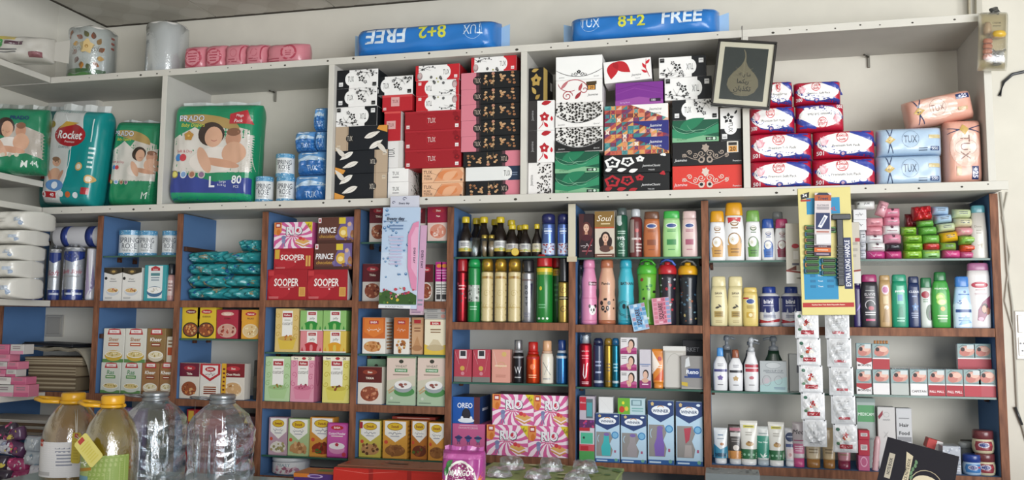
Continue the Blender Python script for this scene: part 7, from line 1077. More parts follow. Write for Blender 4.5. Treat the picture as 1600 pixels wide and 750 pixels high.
# face wash tubes and jars on the bottom right shelf
z = zb8b-.0
def zrow(x): return zb8b
tube('pale face wash tube with blue wave, leftmost on the bottom shelf', (1115, 668, 1137, 730), .02, z, 'd8dcde', 'dcdfe2', [p([(0, .16), (1, .16), (1, .5), (.5, .4), (0, .55)], '3f8aa8'), e(.6, .55, .14, .04, 'b0784a'), r(.1, .2, .9, .3, '1f4a64'), lines(.3, .77, .7, .83, 1, '5a7a9a'), lines(.25, .68, .75, .72, 1, '789')])
tube('dark face wash tube with orange foot', (1138, 663, 1160, 730), .02, z, '3a3430', 'c4c6c8', [r(.0, .14, 1, .34, 'c88a4a'), r(.1, .84, .9, .92, 'b06a7a'), r(.15, .7, .85, .8, 'c4c0bc'), e(.55, .42, .22, .07, 'd8d0c8'), lines(.2, .55, .8, .66, 2, '8a8480')]); tube('pale tube standing back behind the dark and tall white tubes', (1151, 664, 1166, 730), .08, z, 'c4c6c4', 'c0c2c4', [])
WT = 'tall white face wash tubes with yellow mark and green foot'; dg = [r(0, .14, 1, .36, '24663c'), r(.2, .84, .82, .9, 'c9c03a'), lines(.25, .85, .77, .89, 1, '4a4a2c'), lines(.3, .66, .7, .76, 2, 'a8a49a'), e(.55, .48, .22, .05, 'b08a4a'), blobs(.35, .44, .75, .54, 6, ['8a6434', 'c8a064'], .04, .08, 3, .4), e(.25, .24, .07, None, '8fc0a0'), e(.5, .24, .07, None, '8fc0a0'), e(.75, .24, .07, None, '8fc0a0')]
tube('tall white face wash tube with green foot, left of two', (1156, 657, 1184, 731), .012, z, 'dedcd4', 'e2e2e0', dg, WT); tube('tall white face wash tube with green foot, right of two', (1200, 659, 1226, 732), .012, z, 'dedcd4', 'e2e2e0', dg, WT)
tube('clear teal face wash tube with white leaves', (1182, 666, 1203, 731), .02, z, 'c8ccca', 'a8b4bc', [r(.02, .2, 1, .76, '2f8a74'), lines(.15, .79, .85, .85, 1, '8a9a98'), t('Face Wash', .5, .6, .04, 'd8ece4', .7, 1), leaf(.5, .2, .4, .06, 1.2, 'dce8e0', .35), leaf(.5, .2, .4, .06, 2.2, 'c8dcd0', .35), leaf(.5, .22, .35, .05, .5, 'dce8e0', .35)])
tube('white tube with round navy badge', (1226, 668, 1243, 732), .03, z, 'd4d4d8', 'd8d8dc', [e(.5, .76, .42, .12, '2c3c64'), lines(.2, .73, .8, .8, 1, 'b4bcd0'), r(.1, .5, .9, .58, '4a5a8a'), r(.2, .2, .9, .45, 'dcc8c8'), e(.5, .3, .15, .04, 'b06a6a')]); tube('pink footed clear tube beside the left sachet strip', (1238, 659, 1258, 732), .02, z, 'cfc4c8', 'c04a80', [t('Med', .5, .78, .1, '26242c', .9, 0, .25), r(.05, .3, .95, .52, 'c86a90'), lines(.15, .34, .85, .48, 3, 'ecd0dc'), r(.1, .58, .9, .6, 'b04a78')], ch=.2)
for (a, b, y0, y1, bc, cc, lab) in ((1258, 1283, 690, 733, 'cbb896', '9a6a34', 'gold capped cream tube under the left sachet strip'), (1284, 1306, 690, 733, 'c4ac84', '9a6a34', 'gold capped tan tube between the two sachet strips'), (1307, 1330, 696, 733, 'b87a84', '7a2440', 'rose tube with dark red cap under the right sachet strip')): tube(lab, (a, y0-22, b, y1), .015, z, bc, cc, [lines(.2, .35, .8, .5, 2, '8a7450')], 'capped cream tubes', 'g', ch=.22)
za = carton('medicated_box', 'grey green box with green top panel behind the right sachet strip', 'box', None, (1339, 622, 1369, 735), .08, z, .06, 'a9b4b0', [r(.05, .66, .95, .9, '5a9a68'), t('MEDICAM', .5, .77, .045, 'dcece0', .84, 1), t('SHAMPOO', .5, .42, .03, '5a6a78', .7), r(0, .94, 1, 1, '8a9a94')])
RB = 'small red and pink boxes by the notebook'
zc = z
for y0, y1, c, lab in ((712, 735, 'b85a80', 'lowest'), (687, 712, 'b02a40', 'middle'), (672, 687, 'b0283c', 'topmost')): zc = carton('small_box', 'small red or pink box beside the sachets, %s of three' % lab, 'box', RB, (1341, y0, 1359, y1), .012, zc, .05, c, [r(.2, .35, .8, .7, 'dcd0d0'), lines(.25, .4, .75, .65, 3, '3a3a3a')] if y0 < 700 else [e(.5, .6, .32, .35, 'd8a0b8'), e(.5, .6, .24, .26, 'b85a80')])
carton('hair_care_box', 'white hair care box with thin leaf lines, left of the grey Hair Food box', 'box', None, (1372, 636, 1400, 735), .06, z, .05, 'c9c6c4', [p([(.02, .85), (.3, .95), (.3, .88), (.08, .8)], '8a2c3a'), t('eevin', .5, .8, .035, '7a7a7c', .6, 0, .1), st(arc(.5, .88, .16, .04, 0, 6.28), .015, '8a8a8a'), leaf(.3, .5, .5, .03, .9, 'a8a6a4', .3), leaf(.6, .5, .5, .03, 2.2, 'b4b2b0', .3), e(.75, .44, .16, .05, '5a5034')])
carton('hair_care_box', 'white and grey box reading Hair Food', 'box', None, (1401, 638, 1426, 735), .06, z, .05, 'c4c4c6', [t('Hair', .5, .73, .06, '2a2a2e', .6, 1), t('Food', .5, .6, .06, '2a2a2e', .66, 1), r(.05, .28, .95, .54, '8a8a8e'), t('7', .22, .41, .14, 'e4e4e8', .26, 1), lines(.42, .34, .92, .48, 2, 'c8c8cc'), lines(.15, .82, .85, .86, 1, '8a8a8c')])
bottle('pink_roller', 'pale pink ribbed bottle leaning behind the notebook corner', 'bottle', None, (1361, 681, 1372, 735), .02, z, [('bottle_body', 'd0a8ac', 'g', [(.9, 0), (1, .03)]+[(1 if k % 2 else .86, .1+.08*k) for k in range(10)]+[(.8, .92), (.5, 1)])], [], ry=.1)
def vas(lab, px, Y, z0, lid, c): return bottle('jelly_jar', lab, 'jar', 'petroleum jelly jars', px, Y, z0, [('jar_body', c, 'g', [(.8, 0), (.93, .05), (1, .2), (1, .48), (.92, .6), (.88, .64)]), ('lid', lid, 'g', [(.92, .63), (.97, .65), (.97, .93), (.9, 1)])], [p([(.15, .14), (.85, .14), (.9, .34), (.85, .54), (.15, .54), (.1, .34)], '8a3a44' if lid[0] == '6' else '3f78b4'), e(.5, .38, .26, .12, 'c8c4d0'), e(.5, .38, .2, .09, '2f3a7a'), e(.8, .4, .06, .05, 'b8444c')])
za = vas('petroleum jelly jar with brown lid, lower of the stacked pair', (1535, 708, 1569, 743), .012, z, '6a3438', 'cfc4a4'); vas('petroleum jelly jar with brown lid, upper of the stacked pair', (1531, 672, 1567, 708), .014, za, '6a3438', 'cfc4a4'); vas('petroleum jelly jar with blue lid beside the brown lidded pair', (1503, 709, 1535, 743), .01, z, '243c84', 'a8c0d8')
carton('tissue_carton', 'grey blue see-through carton beside the blue lidded jar', 'box', None, (1473, 697, 1502, 742), .02, z, .08, '8a8f9a', [blobs(.05, .3, .95, .95, 20, ['b4b8c0', '6a7080', 'a0a4b0', '5a6480'], .04, .09, 2, .7), lines(.5, .1, .95, .25, 2, 'c4c8d4')], k='f')
carton('dark_box', 'dark grey carton lying behind the notebook', 'box', None, (1430, 705, 1472, 742), .08, z, .1, '5a5654', [r(.2, .3, .8, .7, '777370')])
carton('white_box', 'small red and white carton tipped on the dark grey one', 'box', None, (1446, 690, 1470, 705), .08, at(1450, 705, .08).z, .05, 'b9403c', [r(.6, 0, 1, 1, 'd8d4d2')], ry=.3)
bottle('flip_lid_jar', 'clear plastic jar with pale lid behind the blue lidded jar', 'jar', None, (1498, 690, 1520, 742), .1, z, [('jar_body', '6a6e70', 'g', [(.9, 0), (1, .05), (1, .8)]), ('lid', 'a4a8a8', 'g', [(1.05, .8), (1.05, .96), (.9, 1)])], [])
carton('dark_box', 'plain dark box behind the stacked brown lidded jars', 'box', None, (1508, 690, 1545, 738), .14, z, .06, '3c3834', [])  # one even dark base colour, no print
# ---------------------------------------------------------------- picture, toy pack
FY = -.14
pf = empty('picture_frame', at(1162, 116, FY)); a = at(1115, 116, FY); b = at(1208, 116, FY); w = b.x-a.x; c1 = at(1162, 64, FY); c2 = at(1162, 169, FY); h = c1.z-c2.z
mb = MB(); bw = .009
for q in ((-w/2, -h/2, w/2, -h/2+bw), (-w/2, h/2-bw, w/2, h/2), (-w/2, -h/2+bw, -w/2+bw, h/2-bw), (w/2-bw, -h/2+bw, w/2, h/2-bw)): mb.box(q[0], -.009, q[1], q[2], .009, q[3], '1f1d1c', 'g', .002)
mb.build('frame', pf); MB().box(-w/2+bw*.8, -.002, -h/2+bw*.8, w/2-bw*.8, .006, h/2-bw*.8, 'e8dcc6', 'p').build('mount', pf)
I, F_, Md, Fi = 0, 1, 2, 3
AR = lambda s: ''.join(chr(int(s[i:i+4], 16)) for i in range(0, len(s), 4))[::-1]
l1 = AR('FED3FE92FE840020FEF10020FE81FEFBFE80'); l2 = AR('FEADFE91FEDCFEE4FE8E'); l3 = AR('FE97FEDCFEACFE91FE8EFEE5')
out = [(.5, .08), (.36, .09), (.22, .16), (.14, .28), (.16, .4), (.24, .5), (.33, .58), (.42, .66), (.47, .74), (.49, .82), (.475, .9), (.44, .96), (.46, .97), (.505, .9), (.52, .82), (.525, .74), (.57, .66), (.66, .58), (.76, .5), (.84, .4), (.86, .28), (.78, .16), (.64, .09)]
mb = MB(); iw, ih = w*.74, h*.78; decals(mb, lambda u, v, o: (u-iw/2, -.0022-o, v-ih/2), iw, ih, [r(0, 0, 1, 1, '2c3230'), p(out, '80755c'), st([(.5, .1), (.5, .4), (.49, .7), (.505, .85)], .01, '9a8e72')]+[st([(.5, .2+.08*k), (.5+s*(.3-.05*abs(k-2)), .3+.08*k)], .006, '918669') for k in range(5) for s in (-1, 1)]+[t(l1, .5, .48, .1, '1c1a16', .44, 1), t(l2, .5, .35, .11, '1c1a16', .4, 1), t(l3, .5, .21, .12, '1c1a16', .44, 1), st([(.2, .2), (.25, .14), (.4, .12)], .02, '2a261f')], 'p'); mb.build('leaf_picture', pf)
MB().box(-w/2+bw*.9, -.0045, -h/2+bw*.9, w/2-bw*.9, -.004, h/2-bw*.9, 'f4f6f6', 'v').build('glass', pf)
pf.rotation_euler = (.0, .13, 0); tag(pf, 'black framed gold leaf with calligraphy, hung crooked over the white rack divider', 'picture frame')
q = at(1160, 62, FY); tag(MB().tube([(q.x, FY+.012, q.z-.02), (q.x, FY+.03, ZT+.004), (q.x, -.07, ZT+.006)], .0015, '6a6660', 'g').build('string'), 'thin string from the top board to the crooked picture frame', 'string')
ty = empty('toy_pack', at(1550, 66, -.11)); L = lambda x, y: at(x, y, -.11)-ty.location
x, w, zb0, h = bb((1529, 24, 1572, 113), -.11); mb = MB(); mb.box(-w/2, -.0, -h/2, w/2, .004, h/2, 'c4bea6', 'p', .002); decals(mb, lambda u, v, o: (u-w/2, -o, v-h/2), w, h, [r(.1, .02, .9, .98, 'ccc6b0'), t('CREAM', .65, .84, .03, '6a6450', .45, 1), lines(.5, .77, .82, .8, 1, '6a6450'), e(.68, .66, .16, .03, 'a0b8b0'), r(.1, .2, .9, .03, 'b4ae98')]); mb.build('card', ty)
MB().lathe([(.001, 0), (.02, .003), (.024, .012), (.02, .022), (.001, .026)], 'cfa83a', 'g', 20).build('yellow_ball', ty).location = (w*.14, -.028, h*.02)
mb = MB(); 
for k in range(4): mb.lathe([(.012, 0), (.015, .004), (.015, .012), (.012, .016)], 'd07a60', 'g', 16); m_ = len(mb.v)-64; mb.v[m_:] = [(x_, y_*.7, z_+.018*k) for x_, y_, z_ in mb.v[m_:]]
b_ = mb.build('toy_figure', ty); b_.location = (-w*.2, -.014, -h*.32); mb = MB()
mb.lathe([(.002, 0), (.012, .004), (.016, .014), (.01, .024)], '5f625e', 'g', 14).tube([(0, 0, .012), (.02, 0, .03)], .004, '6f726c').tube([(0, 0, .012), (-.02, 0, .03)], .004, '6f726c').tube([(0, 0, .01), (.018, 0, -.008)], .004, '6f726c').tube([(0, 0, .01), (-.014, 0, -.012)], .004, '6f726c').build('toy_animal', ty).location = (w*.22, -.012, -h*.3)
MB().lathe([(.012, 0), (.014, .003), (.012, .006)], '4a5464', 'g', 16).build('toy_wheel', ty).location = (w*.15, -.016, -h*.42); MB().lathe([(.01, 0), (.014, .01), (.012, .03), (.008, .04)], 'cfb8a8', 'g', 14).build('toy_bottle', ty).location = (-w*.22, -.014, h*.12)
mb = MB(); NN = 12; us = [math.sin(-math.pi/2+math.pi*k/NN) for k in range(NN+1)]
mb.add([(u*w*.53, -.038*max(0, 1-abs(u)**8)**.5*max(0, 1-abs(v)**8)**.5-.001, v*h*.51) for v in us for u in us], [(j*(NN+1)+i, j*(NN+1)+i+1, (j+1)*(NN+1)+i+1, (j+1)*(NN+1)+i) for j in range(NN) for i in range(NN)], 'e4decb', 'c', True); mb.build('clear_cover', ty)
MB().tube([(-.005, .0, h*.5), (-.004, .0, h*.56), (.012, .01, h*.6), (.02, .02, h*.56), (.01, .0, h*.5)], .009, '4a4a48', 'g').build('hook', ty)
ty.rotation_euler = (0, .06, 0); tag(ty, 'clear toy pack with yellow ball hanging from the right end of the top board', 'toy pack')
bx = at(1553, 4, -.02); mb = MB().box(-.012, 0, -.03, .03, .02, .22, 'c4c0b4', 'w', .002).tube([(-.02, -.01, -.03), (-.016, -.01, .2)], .005, 'b4ac98', 'w').tube([(.0, -.012, -.03), (.006, -.012, .2)], .004, '8a8474', 'w'); o = mb.build('conduit'); o.location = (bx.x, YW-.03, ZT+.03); tag(o, 'pale conduit and wires rising from the right end of the top board', 'conduit')
# ---------------------------------------------------------------- front counter
CY = -.62
def big(lab, cx, wpx, ytop, Y, parts, ds, extra, name, cat, grp, dr=1., n=2.): 
    x, w, zb0, h = bb((cx-wpx/2, ytop, cx+wpx/2, 780), Y, ZC+.0005); R = w/2/obl(x, Y); ob = empty(name, (x, Y, zb0)); full = []
    for nm, col, k, prof, wob in parts:
        P = [(q[0]*R, q[1]*h, dr) for q in prof]; MB().lathe(P, col, k, 40 if nm != 'bottle_body' or wob is MB_oil else 22, n, dr, wob=wob, sm=wob is None or wob is MB_oil).build(nm, ob); full += [q for q in P if nm in ('bottle_body',)]
    if ds:
        mb = MB(); decals(mb, lambda a, b, o: ((interp(full, b)[0]+o)*math.sin((a/R-1)*1.4), -(interp(full, b)[0]+o)*math.cos((a/R-1)*1.4), b), 2*R, h, ds, 'p', .012, .0012); mb.build('label', ob)
    extra(ob, R, h); tag(ob, lab, cat, grp); return ob
prof_oil = [(.9, 0), (.98, .02), (1, .06), (1, .5), (.98, .55), (.95, .6), (.8, .72), (.52, .84), (.34, .89), (.32, .93)]
def cap_oil(hdx):
    def ex(ob, R, h):
        MB().lathe([(R*.4, h*.91), (R*.42, h*.92), (R*.42, h*.985), (R*.38, h)], 'd8a01c', 'g', 28).build('cap', ob)
        pts = [(R*.42*math.cos(q), R*.42*math.sin(q), h*.895) for q in [k*.45 for k in range(15)]]; mb = MB().tube(pts, R*.07, 'd09a1a')
        mb.tube([(hdx*R*.3, -R*.35, h*.9), (hdx*R*.9, -R*.5, h*.905), (hdx*R*1.35, -R*.35, h*.925), (hdx*R*1.5, 0, h*.93), (hdx*R*1.2, R*.3, h*.915), (hdx*R*.3, R*.35, h*.9)], R*.075, 'd8a01c').build('carry_handle', ob)
    return ex
MB_oil = lambda x, y, z, q: (x*(1+.012*math.sin(3*q)), y*(1+.012*math.sin(3*q)), z)
OG = 'yellow capped oil bottles'
o1 = big('cooking oil bottle with yellow cap and white label, leftmost on the counter', 111, 94, 613, -.56, [('bottle_body', 'efe29a', 'c', prof_oil, MB_oil), ('oil', 'ba9418', 'o', [(q[0]*.97, q[1]*.985+.004) for q in prof_oil[:9]], None)], [r(.02, .08, .98, .47, 'dcd8d8'), r(.25, .41, .35, .49, 'b8402c'), lines(.55, .2, .8, .42, 6, '8a8c9a'), r(.1, .1, .5, .14, 'b9b4b4')], cap_oil(-1), 'oil_bottle', 'oil bottle', OG)
o2 = big('cooking oil bottle with yellow cap and green label, second on the counter', 173, 90, 617, -.78, [('bottle_body', 'ece4a4', 'c', prof_oil, MB_oil), ('oil', 'b09c2c', 'o', [(q[0]*.97, q[1]*.985+.004) for q in prof_oil[:9]], None)], [r(.02, .08, .98, .44, '9ca868'), p([(.4, .08), (.98, .08), (.98, .44), (.5, .44)], '84984c'), script(.3, .36, .25, .03, 'eef0e0', 2, .02), p([(.12, .26), (.5, .3), (.5, .33), (.12, .29)], 'a87a2c'), r(.1, .19, .45, .24, '6a90a0'), e(.3, .12, .15, .03, 'd0b83a')], cap_oil(-.9), 'oil_bottle', 'oil bottle', OG)
def hangtag(lab, px, Y, c, ry, sx, top):
    a = bb(px, Y); w, h = a[1], a[3]; mb = MB(); P = []
    for cx, cz, q0 in ((w/2-.008, h-.008, 0), (-w/2+.008, h-.008, 1), (-w/2+.008, .008, 2), (w/2-.008, .008, 3)):
        for k in range(5): q = q0*math.pi/2+k*math.pi/8; P.append((cx+.008*math.cos(q), cz+.008*math.sin(q)))
    n = len(P); mb.add([(x, -.001, z_) for x, z_ in P]+[(x, .001, z_) for x, z_ in P], [tuple(range(n))[::-1], tuple(range(n, 2*n))]+[(i, (i+1) % n, n+(i+1) % n, n+i) for i in range(n)], c, 'p'); mb.f[-n-2] = mb.f[-n-2][::-1]
    ob = empty('oil_tag', (a[0], Y, a[2])); mb.build('tag_card', ob); m2 = MB(); decals(m2, lambda u, v, o: (u-w/2, -.0012-o, v), w, h, [r(.3, .82, .7, .97, 'b0443c'), lines(.15, .1, .85, .75, 7, 'cdbf5a' if c[0] == 'd' else 'a89434')], 'p'); m2.build('print', ob)
    q = at(sx, top, Y+.1)-ob.location; MB().tube([(0, 0, h*.96), (q.x*.5, .05, (h*.96+q.z)/2), (q.x, .1, q.z)], .0012, 'e0dcd0', 'g').tube([(-.004, 0, h*.96), (q.x*.5-.006, .05, (h*.96+q.z)/2), (q.x-.01, .1, q.z)], .0012, 'e0dcd0', 'g').build('string', ob)
    ob.rotation_euler = (0, ry, 0); tag(ob, lab, 'tag', 'yellow tags on the oil bottles')
hangtag('narrow yellow tag seen edge on, hanging between the two oil bottles', (112, 676, 126, 724), -.7, 'b8a23c', 0, 121, 640); hangtag('pale yellow rounded tag slanting across the second oil bottle', (141, 672, 166, 722), -.9, 'd4c872', -.78, 160, 634)
prof_w = [(.8, 0), (.95, .02), (1, .06), (1, .13), (1, .2), (.98, .26), (.95, .31), (.97, .36), (1, .42), (1, .48), (1, .54), (1, .6), (.98, .65), (.93, .7), (.83, .76), (.68, .82), (.5, .875), (.36, .91), (.34, .94)]
def crumple(sd): 
    def f(x, y, z, q): n_ = math.sin(q*37.7+z*911+sd)*math.sin(q*17.3-z*577+sd*3); k = 1+(.045*n_+.02*math.sin(4*q+sd+z*40)*math.sin(z*55+sd))*min(1, max(0, (.36-z)*6)); return (x*k, y*k, z+.006*n_*min(1, max(0, (.3-z)*6))*min(1, z*15))
    return f
def cap_w(ob, R, h): MB().lathe([(R*.38, h*.905), (R*.4, h*.91), (R*.4, h*.925), (R*.36, h*.93), (R*.36, h*.945), (R*.39, h*.95), (R*.39, h*.99), (R*.36, h)], '9a9ea2', 'm', 32).build('cap', ob); MB().tube([(-R*.38, -.01, h*.94), (-R*.7, -R*.3, h*.955), (-R*1.0, -R*.2, h*.965), (-R*.7, R*.15, h*.955), (-R*.3, R*.2, h*.94)], R*.035, 'c4c8cc', 'c').build('carry_handle', ob)
def facets(ob, sd, R, h):                                  # pressed ribs and creases of the thin plastic
    g = random.Random(sd); mb = MB()
    for k in range(44):
        q = -2.6+2.1*g.random(); zz = h*(.1+.6*g.random()); a = .03+.04*g.random(); b = g.random()*3; rr = R*1.012
        P = [(q+a*.8*math.cos(b+j*2.1)*(.5+g.random()), zz+a*1.1*math.sin(b+j*2.1)*(.5+g.random())) for j in range(3)]
        mb.add([(rr*math.cos(x)*(1+.02*g.random()), rr*math.sin(x)*(1+.02*g.random()), max(.015, z_)) for x, z_ in P], [(0, 1, 2)], 'e4ecf0', 'c')
    for q in (-1.75, -1.35): mb.tube([(R*1.0*math.cos(q), R*1.0*math.sin(q), h*z_) for z_ in (.15, .3, .45, .6)], .004, 'e8eef2', 'c')
    mb.build('creases', ob)
for cx, wp, yt, Y, sd, lab in ((240, 108, 612, -.52, 1, 'empty clear water bottle with silver cap, left of two on the counter'), (345, 106, 616, -.52, 2, 'empty clear water bottle with silver cap, right of two on the counter')):
    ob = big(lab, cx, wp, yt, Y, [('bottle_body', 'edf2f5', 'c', prof_w, crumple(sd))], [], cap_w, 'large_water_bottle', 'water bottle', 'empty clear water bottles'); x, w, zb0, h = bb((cx-wp/2, yt, cx+wp/2, 780), Y, ZC); facets(ob, sd, w/2/obl(x, Y), h)
# snack pouch, red carton, domed packs, notebook
pillow('drink_pouch', 'purple and orange mango drink pouch standing on the counter', 'drink pouch', None, (691, 704, 756, 785), -.72, ZC+.0005, .07, 'a03a84', [p([(0, 0), (.3, .0), (.1, .5), (.0, .6)], 'd8783c'), p([(1, 0), (.75, 0), (.85, .5), (1, .7)], 'd8783c'), e(.5, .5, .38, .36, 'e4e0d8'), e(.5, .5, .34, .32, '8f2c6a'), p([(.2, .5), (.35, .38), (.8, .45), (.84, .3), (.3, .22)], '3f7a3c'), t('MANGO', .48, .66, .1, 'f0ece8', .5, 1, .15), script(.5, .55, .25, .05, 'f0ece8', 2, .02), t('TANG', .5, .34, .14, 'f0ece8', .62, 1, .15), leaf(.12, .6, .2, .05, 1.2, '2f6a34'), leaf(.15, .75, .2, .05, .6, '3f7a3c'), r(0, .88, 1, .96, 'b85a9a')], pu=8, pv=10, wr=.12, seed=3, crimp=('z', .012, 'b05a9a'))
rx0, rx1 = at(521, 740, -.4), at(692, 740, -.4); w = rx1.x-rx0.x; zr = at(600, 734, -.4).z
rb = empty('red_carton', ((rx0.x+rx1.x)/2, -.4+.09, ZC+.0005)); h = zr-ZC; MB().box(-w/2, -.09, 0, w/2, .09, h, 'b8281f', 'p', .002, {'t': '7a4a38'}).build('body', rb)
mb = MB(); mb.box(-w/2, -.06, h, w/2, .088, h+.004, '8f5a44', 'p', .001); decals(mb, lambda u, v, o: (u-w/2, v-.06, h+.004+o), w, .148, [blobs(.02, .1, .98, .95, 26, ['a87060', '6a3a2c', 'b8392c', '9a6450'], .01, .03, 3, 2), lines(.4, .35, .6, .65, 1, '4a2a24')]); mb.build('torn_lid', rb)
mb = MB(); decals(mb, lambda u, v, o: (u-w/2, -.0905-o, v), w, h, [r(0, .05, 1, .9, 'c02c22'), r(.33, 0, .37, 1, '9a201a'), r(.68, 0, .72, 1, '9a201a'), st([(.02, .9), (.3, .75), (.6, .92)], .004, 'e07a70')]); mb.build('front_print', rb)
tag(rb, 'red display carton with torn brown lid at the front of the counter', 'carton')
carton('chocolate_box', 'purple and orange box left of the red carton', 'carton', None, (458, 740, 520, 775), -.38, ZC+.0005, .12, '4a2c6a', [r(0, .6, .4, 1, 'c8742c'), e(.55, .75, .2, .2, 'b09ac0'), e(.55, .75, .14, .13, '5a3a7a')], top=[r(0, 0, 1, 1, 'b06a34'), r(.4, .4, .8, .8, '5a7a34')])
tl, trr = at(765, 760, -.52), at(945, 760, -.4)
sh = MB().box(-.23, -.16, 0, .23, .16, .012, '8a9a5a', 'p', .003); decals(sh, lambda u, v, o: (u-.23, v-.16, .012+o), .46, .32, blobs(0, 0, 1, 1, 60, ['6a8a3a', 'a8b07a', '5a7a34', 'c0c49a', '7a8f4a'], .015, .04, 8, 1.6)); o = sh.build('leaf_card'); dc = at(855, 735, -.45); zc0 = at(855, 752, -.52).z
st_ = empty('packing_box', (dc.x, -.43, ZC+.0005)); hh = zc0-ZC-.0005; MB().box(-.22, -.15, 0, .22, .15, hh-.02, '8a8f70', 'p', .003).build('body', st_); MB().box(-.224, -.154, hh-.03, .224, .154, hh-.0005, '9aa07c', 'p', .003).build('lid', st_); tag(st_, 'low pale box on the counter carrying the green leaf card', 'box')
o.location = (dc.x, -.43, zc0); tag(o, 'green leaf printed card under the clear domes', 'card'); zd = zc0+.0125
for k, (cx, wp, y0, Y) in enumerate(((780, 36, 731, -.54), (840, 38, 734, -.54), (902, 38, 737, -.54), (799, 38, 714, -.39), (861, 35, 716, -.39), (914, 38, 720, -.39))):
    x, w, zb0, h = bb((cx-wp/2, y0, cx+wp/2, 755), Y, zd); R = w/2; ob = empty('clear_dome', (x, Y, zd)); wb = crumple(k)
    MB().lathe([(R, 0), (R*1.02, h*.1), (R*.97, h*.5), (R*.9, h*.8), (R*.75, h*.95), (R*.3, h)], 'f0f4f4', 'c', 18, wob=lambda x, y, z, q, kk=k: (x*(1+.08*math.sin(5*q+kk+z*190)), y*(1+.08*math.sin(7*q+kk+z*150)), z+.004*math.sin(3*q+kk)), sm=False).build('dome', ob); MB().lathe([(R*1.12, 0), (R*1.12, .003)], 'e4e8e8', 'c', 24).build('rim', ob)
    tag(ob, 'clear plastic dome pack, %s row %s' % (('front', 'back')[k//3], ['left', 'middle', 'right'][k % 3]), 'dome pack', 'clear plastic dome packs')
carton('foil_tray', 'low grey tray of foil cards on the counter left of the notebook', 'tray', None, (1102, 741, 1188, 790), -.4, ZC+.0005, .12, '8f9496', [r(0, .5, 1, 1, '6a7072')], top=[blobs(.03, .05, .97, .95, 40, ['c4c8ca', '6a7074', 'a8acae', '4a5054'], .02, .05, 4, 1)])
# notebook leaning on a box
nb = empty('notebook'); NY = -.5
P4 = [at(1387, 682, NY+.1), at(1499, 713, NY+.06), at(1425, 812, NY-.12), at(1300, 765, NY-.08)]
ux = (P4[1]-P4[0]); uz = (P4[3]-P4[0]); W2 = ux.length; H2 = uz.length; X = ux.normalized(); Nn = X.cross(uz).normalized(); Zv = Nn.cross(X)*-1
if Nn.y > 0: Nn = -Nn
Zd = (uz-X*uz.dot(X)).normalized(); Rm = Matrix((X, -Nn, -Zd)).transposed()
nb.matrix_world = Rm.to_4x4(); nb.location = P4[0]
MB().box(0, 0, -H2, W2, .004, 0, '201f28', 'p', .001).box(0, .016, -H2, W2, .02, 0, '201f28', 'p', .001).build('cover', nb); mb = MB().box(.004, .004, -H2+.004, W2-.004, .016, -.004, 'c8b48c', 'p')
mb.build('pages', nb); mb = MB()
decals(mb, lambda u, v, o: (u, -o, v-H2), W2, H2, [p([(.08, .43), (.08, .78), (.16, .78), (.16, .43)], 'b8b0a0'), t('NOTE BOOK', .12, .6, .03, '2c2c30', 2, 1, 0, math.pi/2), e(.64, .48, .19, None, 'd8ccb0'), st(arc(.64, .48, .21, .2, .5, 5, 14), .012, 'b8ac90'), t('Fp', .64, .5, .07, '3a3430', .2), lines(.55, .4, .73, .43, 1, 'a89a7c'), p([(.3, .32), (.4, .35), (.4, .82), (.3, .86), (.34, .6)], 'd0c4a8'), t('BLACK NOTE BOOK', .36, .59, .03, '3a3430', 2, 1, 0, math.pi/2)]+[leaf(.44+.03*math.sin(k), .28+.055*k, .07, .02, .4+.2*k, '6a8a68') for k in range(9)], 'p'); mb.build('cover_print', nb)
tag(nb, 'black notebook with cream round crest leaning at the front right', 'notebook')
low = min(q.z for q in P4); bxm = at(1400, 790, NY-.02)
# clutter in the lower left: papers and sachet bundles
g = random.Random(21); zl = at(40, 668, -.1).z
zs0 = at(60, 668, .02).z
lowb = tag(empty('low_shelf', (XL+.2, -.4, zs0)), 'lowest board of the left wall shelves, buried under packets and papers', 'shelf rack')
MB().box(XL+.004, -1.5, -.02, XF-.1, -.008, 0, 'a8a69e', 'w', .001).build('shelf_board', lowb).location.z = 0
lowb.children[0].matrix_parent_inverse = Matrix.Translation((-lowb.location.x, -lowb.location.y, 0))

zz = zs0+.0005
for k, (c, lab) in enumerate((('9a9288', 'grey brown paper bundle, lowest of the flat pile at the lower left'), ('7a5f48', 'brown paper bundle, second of the flat pile at the lower left'), ('a8a49c', 'pale paper bundle, third of the flat pile at the lower left'), ('6a5644', 'dark brown paper bundle, fourth of the flat pile at the lower left'), ('b4b0aa', 'white paper bundle topping the flat pile at the lower left'))):
    mb = MB(); w = .2+.03*g.random(); th = .012
    for j in range(3): mb.box(-w+.01*g.random(), -.1+.01*g.random(), j*th/3, w-.02*g.random(), .1, (j+.85)*th/3, c, 'p')
    o = mb.build('paper_bundle'); o.location = (XL+.26+.02*g.random(), -.115, zz); o.rotation_euler = (0, 0, .2*(g.random()-.5)); zz += th+.0003; tag(o, lab, 'paper', 'flat paper bundles')
SC_ = [('3a3040', ['b03a6a', 'd8c85a', '2a2430']), ('a83a6c', ['d8d0d4', 'c84a7c']), ('5a3a5a', ['b0406c', 'c9b85a']), ('c4c4cc', ['8a90a8', 'd8d8e0']), ('8f2c5c', ['d8ccd0', 'c04a78']), ('a8b0b8', ['c8ccd0', '7a90a0'])]
nm2 = ['black and magenta', 'magenta and white', 'purple and yellow', 'pale silver', 'wine red and white', 'grey blue']
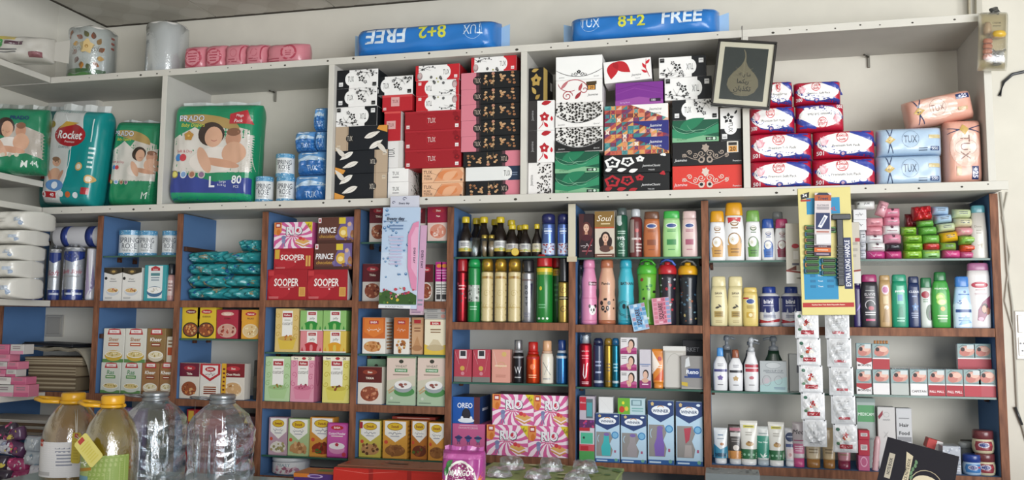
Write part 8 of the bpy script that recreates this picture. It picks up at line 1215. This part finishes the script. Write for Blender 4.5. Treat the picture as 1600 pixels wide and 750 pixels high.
cells = [(-6, 668, 26, 690, 0), (8, 672, 38, 694, 2), (-4, 690, 24, 712, 3), (6, 694, 36, 716, 2), (-8, 712, 12, 735, 0), (12, 716, 44, 740, 1), (40, 682, 62, 706, 5), (38, 706, 64, 730, 5), (14, 738, 48, 760, 4), (46, 728, 66, 752, 3), (-6, 735, 16, 758, 0)]
ps = ['at the back by the wall', 'at the back toward the oil bottle', 'second row by the wall', 'second row toward the oil bottle', 'third row by the wall', 'third row toward the oil bottle', 'tall one beside the oil bottle, upper', 'tall one beside the oil bottle, lower', 'bottom row, middle', 'bottom row beside the oil label', 'bottom row in the corner']
for k, (a, y0, b, y1, ci) in enumerate(cells):
    c, bl_ = SC_[ci]; pillow('snack_sachet', '%s sachet heaped at lower left, %s' % (nm2[ci], ps[k]), 'sachet', 'heaped sachets', (a, y0, b, y1), -.34-.02*(k//2), None, .05, c, blobs(.1, .1, .9, .9, 7, bl_, .05, .16, k, 1.2), pu=5, pv=4, wr=.2, seed=70+k, ry=.5*(g.random()-.5), nx=12, nz=10)
# deep bottom shelf goods behind the bottles
z = ZL[2]
carton('biscuit_box', 'red biscuit box low down behind the water bottles', 'biscuit box', None, (289, 640, 345, 770), .03, z, .14, 'a8202a', [t('C', .5, .78, .08, 'f0e0d8', .5, 1), r(.05, .82, .2, .98, 'd0a840')], fl=False)
carton('biscuit_box', 'dark red box low down beside the red biscuit box', 'biscuit box', None, (350, 650, 398, 770), .05, z, .12, '5a3a38', [r(.1, .5, .9, .8, '7a4a48')], fl=False)
pillow('snack_packet', 'lilac packet behind the second oil bottle', 'snack packet', None, (185, 637, 228, 770), .05, ZL[1], .08, '9a78a8', blobs(.1, .1, .9, .9, 6, ['b094bc', '84649a'], .05, .1, 3), pu=5, pv=5, wr=.1, seed=91)
carton('carton_pack', 'olive carton low down behind the oil bottles', 'carton', None, (228, 640, 268, 770), .06, ZL[1], .1, '5f5a44', [r(.1, .3, .9, .6, '7a745a')], fl=False)
# ---------------------------------------------------------------- goods keep clear of the uprights
bpy.context.view_layer.update()
RK = [at(q, 200, -.08).x for q in (254, 515.5, 818, 1166, 1547)]
for o in list(SC.objects):
    if o.parent or not o.get('category') or o['category'] in ('shelf rack', 'cabinet', 'counter', 'glass shelf', 'cable', 'wire', 'cable sleeve', 'switch', 'conduit', 'hanging card', 'razor card', 'sachet strip', 'picture frame', 'string', 'display card', 'hang tag', 'wall plate'): continue
    ms = [q for q in [o]+list(o.children_recursive) if q.type == 'MESH']; P = [q.matrix_world @ Vector(c) for q in ms for c in q.bound_box]
    lo = [min(v[i] for v in P) for i in range(3)]; hi = [max(v[i] for v in P) for i in range(3)]
    if lo[2] > ZU-.04 and hi[2] < ZT+.0 and hi[1] > -.09: U = [(x-.0128, x+.0128) for x in RK]
    elif hi[2] < ZU-.02 and hi[1] > -.005: U = [(x-UW-.0008, x+UW+.0008) for x in XU]
    else: continue
    for a, b in U:
        if lo[0] < b and hi[0] > a:
            dx = b-lo[0] if (lo[0]+hi[0]) > a+b else a-hi[0]
            if abs(dx) < .05: o.location.x += dx; break
